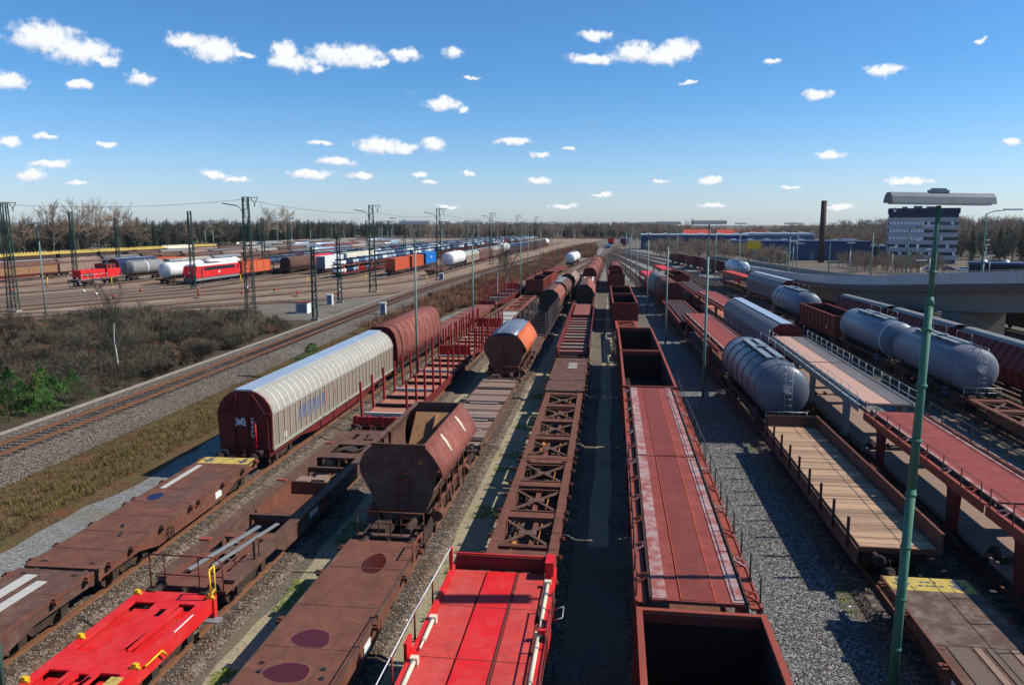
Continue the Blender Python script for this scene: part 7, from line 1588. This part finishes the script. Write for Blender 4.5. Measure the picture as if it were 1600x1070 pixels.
def joined(tr, cr, name, mat):
    tr.add(cr.v, cr.f); m = tr.mesh(name); m.materials.append(M[mat]); return m
templates('wood', [joined(*round_tree(40 + i, 13, (7, 8, 6, 9)[i], 15, 8, 9, .075, low=.1), 'wood_tree', 'twig') for i in range(4)])
templates('darkwood', [joined(*round_tree(60 + i, 13, 7 + i, 15, 8, 9, .075, low=.1), 'wood_tree', 'twiggrey') for i in range(2)] + [joined(*conifer(70 + i, 13), 'wood_tree', 'conifer') for i in range(2)])
def mk(mb, n, mat): m = mb.mesh(n); m.materials.append(M[mat]); return m
templates('brush', [mk(shrub(80 + i, (2.3, 1.7, 2.0, 1.3)[i], (1.5, 1.3, 1.0, 1.4)[i]), 'shrub', 'twiggrey') for i in range(4)] + [mk(shrub(90, 1.5, 1.2), 'shrub', 'twigred')])
templates('bramble', [mk(brush(90 + i, .9, 1.3, 70, .02), 'bramble', 'twigred') for i in range(3)])
templates('tuft', [mk(tuft(100 + i), 'tuft', 'grassblade') for i in range(4)])
templates('weed', [mk(tuft(110 + i, .16, 14, .16), 'weed', 'moss') for i in range(2)])
def fill(n, x0, x1, y0, y1, ok=lambda x, y: True, s0=.8, s1=1.2, z=None):
    out = []
    while len(out) < n:
        x, y = random.uniform(x0, x1), random.uniform(y0, y1)
        if ok(x, y): out.append((x, y, gz(x, y) if z is None else z, random.uniform(s0, s1)))
    return out
scatter('left_wood', 'darkwood', fill(560, -330, -212, 210, 640, lambda x, y: True, .85, 1.3) + fill(260, -300, -120, 600, 860, lambda x, y: x < -250 + (y - 600) * .45, .95, 1.3))
scatter('far_wood', 'wood', fill(760, -190, 95, 690, 840, lambda x, y: True, .85, 1.15))
scatter('mixed_wood', 'darkwood', fill(160, -150, 40, 700, 820, lambda x, y: True, .85, 1.15))
scatter('right_wood', 'wood', fill(650, 60, 330, 440, 720, lambda x, y: not (45 < x < 120 and y < 610 and y > 560) and x > 120 - (720 - y) * .2, .75, 1.2) + fill(160, 14, 120, 620, 700, s0=.6, s1=1.0))
scatter('right_dark_wood', 'darkwood', fill(240, 165, 300, 300, 440, lambda x, y: True, .8, 1.3))
scatter('far_brushwood', 'wood', fill(210, 14, 62, 265, 390, lambda x, y: x > 16 + max(0, 330 - y) * .12 and not (33 < x < 50 and y < 275), .30, .55) + fill(60, 82, 108, 262, 318, s0=.35, s1=.55))
scatter('throat_undergrowth', 'bramble', fill(500, -38, -8, 300, 480, lambda x, y: T['M'].x(y) + 3 < x < -6 - (y - 300) * .03, 1.5, 3.0))
scatter('dark_undergrowth', 'brush', fill(1500, -90, -37.5, 34, 99, lambda x, y: x < T['M'].x(y) - 4.6 and x > -77 + .5 * (y - 84) * (y > 84) - (84 - y) * .15 and not (y > 92 and x > -46) and not (y < 49 and x > -41.5), .7, 1.35, G0))
scatter('brambles', 'bramble', fill(1500, -34, -18, 92, 300, lambda x, y: T['M'].x(y) + 4.3 < x < T['A'].x(y) - 3.6 and not (x > -24 and y < 118), .7, 1.6, G0))
scatter('dry_grass', 'tuft', fill(5200, -31.5, -24.3, 22, 100, lambda x, y: -29.6 - .012 * y + .6 < x < -24.3 - .012 * max(0, y - 40), .3, .8, -.12))
scatter('weeds', 'weed', fill(420, -5.9, -4.6, 18, 60, lambda x, y: math.sin(y * .8) + math.sin(y * 2.1 + 1) > .7, .4, .9, G0) + fill(260, -11.1, -10.5, 18, 40, lambda x, y: math.sin(y * 1.1) > .2, .4, .9, G0) + fill(160, -15.9, -15.2, 20, 60, s0=.4, s1=.9, z=G0 + .05) + fill(120, 7.9, 8.6, 22, 60, lambda x, y: math.sin(y) > .3, .4, .8, G0))
def near_stones():
    sm = [MB().lathe([(-.5, .12), (-.38, .42), (.05, .52), (.36, .36), (.5, .1)], 0, 0, 6, False), MB().lathe([(-.5, .2), (-.2, .46), (.3, .4), (.5, .15)], 0, 0, 5, False)]
    templates('stone', [mk(q, 'stone', mt) for q, mt in ((sm[0], 'stonea'), (sm[1], 'stoneb'), (sm[0], 'stonea'), (sm[1], 'stonec'))])
    pts = []
    for k, n in (('A', 9000), ('B', 10000), ('C', 10000), ('D', 2500), ('F', 4000)):
        for i in range(n):
            y = 15 + 42 * random.random() ** 1.6; d = random.uniform(-1.6, 1.6)
            if abs(abs(d) - .75) < .07: continue
            pts.append((T[k].x(y) + d, y, (-.165 if abs(d) < 1.34 else -.165 - (abs(d) - 1.34) * .55), random.uniform(.035, .085)))
    for i in range(9000): y = 15 + 40 * random.random() ** 1.5; pts.append((random.uniform(4.7, 8.1), y, G0 + .02, random.uniform(.025, .06)))
    for i in range(12000): y = 30 + 40 * random.random() ** 1.5; d = random.uniform(-2.2, 4.2); pts.append((T['M'].x(y) + d, y, .18 if d < 2 else .18 - (d - 2) * .07, random.uniform(.04, .10)))
    scatter('loose_stones', 'stone', pts)
    templates('scrap', [mk(MB().add([(-.5, -.3, .1), (.4, -.4, .16), (.5, .35, .1), (-.35, .4, .2)], [(0, 1, 2, 3)]), 'scrap', 'stencil')])
    scatter('litter', 'scrap', [(T[k].x(y) + random.choice((-1, 1)) * random.uniform(.9, 2.1), y, -.17, random.uniform(.05, .13)) for k in 'ABCF' for y in [random.uniform(16, 60) for _ in range(16)]])
M['stonea'] = plant('stone_brown', [lin(70, 60, 52), lin(112, 99, 87), lin(150, 138, 124)]); M['stoneb'] = plant('stone_grey', [lin(62, 60, 58), lin(104, 101, 97), lin(158, 152, 144)]); M['stonec'] = plant('stone_rusty', [lin(64, 44, 34), lin(98, 70, 52), lin(124, 94, 74)])
near_stones()
def tree_thing(x, y, pair, label, name, bark, leaf, group, sc=1, z=None):
    r = empty(name, (x, y, gz(x, y) if z is None else z), random.uniform(0, 6.28)); r.scale = (sc,) * 3; tag(r, label, 'tree', group)
    inst('trunk', pair[0], M[bark], r); inst('crown', pair[1], M[leaf], r)
bt = [tuple(q.mesh(n) for q, n in zip(round_tree(i, 15, (9, 10, 8, 11, 9)[i], 20, 11, 12, .042), ('trunk', 'crown'))) for i in range(5)]
ct = [tuple(q.mesh(n) for q, n in zip(conifer(20 + i, 13), ('trunk', 'crown'))) for i in range(3)]
for i, (x, y, s) in enumerate(((-232, 222, .85), (-226, 238, .9), (-214, 246, 1.0), (-224, 252, .95), (-213, 262, 1.1), (-209, 272, 1.4), (-207, 283, 1.4), (-206, 294, 1.45), (-205, 306, 1.35), (-204, 318, 1.05))):
    tree_thing(x, y, bt[i % 5], 'bare brown tree, %s from the left in the row behind the yellow wagons' % ORD[i], 'bare_tree', 'bark', 'twig', 'bare trees behind the yellow wagons', s)
for i, (x, y, s) in enumerate(((-208, 365, .95), (-205, 385, .9), (-201, 440, 1.5), (-199, 462, 1.55), (60, 640, 1.2))): tree_thing(x, y, bt[(i + 2) % 5], 'tall bare tree above the dark wood, %s counted from the left' % ORD[i], 'bare_tree', 'bark', 'twig', 'tall bare trees over the wood', s)
for i, (x, y, s) in enumerate(((-204, 330, 1.0), (-206, 350, 1.1), (-203, 385, 1.15), (-203, 420, 1.25), (-203, 432, 1.2), (-204, 470, 1.1), (-200, 520, 1.3), (-196, 540, 1.25), (-190, 560, 1.3), (-160, 640, 1.2))): tree_thing(x, y, ct[i % 3], 'dark green conifer at the edge of the left wood, %s from the left' % ORD[i], 'conifer_tree', 'bark', 'conifer', 'conifers at the wood edge', s)
tree_thing(127.5, 300, ct[1], 'dark evergreen before the middle of the office block', 'conifer_tree', 'bark', 'conifer', 'evergreens near the office', .62); tree_thing(101, 318, ct[2], 'dark evergreen right of the chimney', 'conifer_tree', 'bark', 'conifer', 'evergreens near the office', .85)
for i, (x, y, s, l) in enumerate(((-40.3, 47.0, 1.15, 'bushy green young pine at the left edge, tallest of the clump'), (-41.8, 44.6, 1.0, 'bushy green young pine cut by the left edge of the frame'), (-38.6, 49.0, .85, 'young pine on the right side of the green clump'), (-39.2, 45.4, .8, 'low young pine in front of the green clump by the trough'), (-40.0, 49.6, 1.0, 'young pine at the back of the green clump, by the dark brush'), (-42.4, 47.5, 1.2, 'tall young pine at the far left of the green clump'), (-38.2, 47.4, .75, 'small young pine nearest the pale trough'), (-38.9, 51.4, .8, 'young pine at the right end of the green clump'))):
    p = young_pine(30 + i, 2.7, 1.9); tree_thing(x, y, tuple(q.mesh(n) for q, n in zip(p, ('trunk', 'crown'))), l, 'young_pine', 'bark', 'pine', 'young pines by the main line', s, G0)
p = young_pine(44, 1.7, 1.9); tree_thing(-27.9, 69.5, tuple(q.mesh(n) for q, n in zip(p, ('trunk', 'crown'))), 'low green bush on the ballast edge behind the beige wagon', 'green_bush', 'bark', 'pine', None, 1, G0)
def birch(x, y, h, label, seed):
    tr, cr = bare_tree(seed, h * 1.45, tw=.03, thick=.09, lv=2, clear=.3); tree_thing(x, y, (tr.mesh('trunk'), cr.mesh('crown')), label, 'birch_tree', 'birch', 'twiggrey', 'young birches', 1, G0)
birch(-41.5, 60.5, 5.2, 'thin white birch stem in the dark brush', 3); birch(-21.0, 143, 7.5, 'white forked birch among the red brambles, left stem', 5); birch(-19.8, 147, 7.8, 'white forked birch among the red brambles, right stem', 8)
# stray litter stones along the near tracks: single pale stones one can pick out
st = MB().lathe([(-.09, .02), (-.06, .07), (.02, .09), (.08, .05), (.1, .01)], 0, 0, 7, False).mesh('stone'); st.materials.append(M['concrete'])
# ------------------------------------------------------------------ the air: a closed box of thin even haze round everything
def haze():
    mb = MB(); mb.box(-3600, 3600, -320, 4600, -7.0, 37.0); m = bpy.data.materials.new('haze_air'); m.use_nodes = True; nt = m.node_tree
    for n in list(nt.nodes): nt.nodes.remove(n)
    o = nt.nodes.new('ShaderNodeOutputMaterial'); v = nt.nodes.new('ShaderNodeVolumePrincipled'); v.inputs['Color'].default_value = (.80, .88, 1, 1); v.inputs['Density'].default_value = .00005; v.inputs['Anisotropy'].default_value = .2
    nt.links.new(v.outputs[0], o.inputs['Volume']); ob = mb.build('haze', m); tag(ob, kind='stuff')
haze()
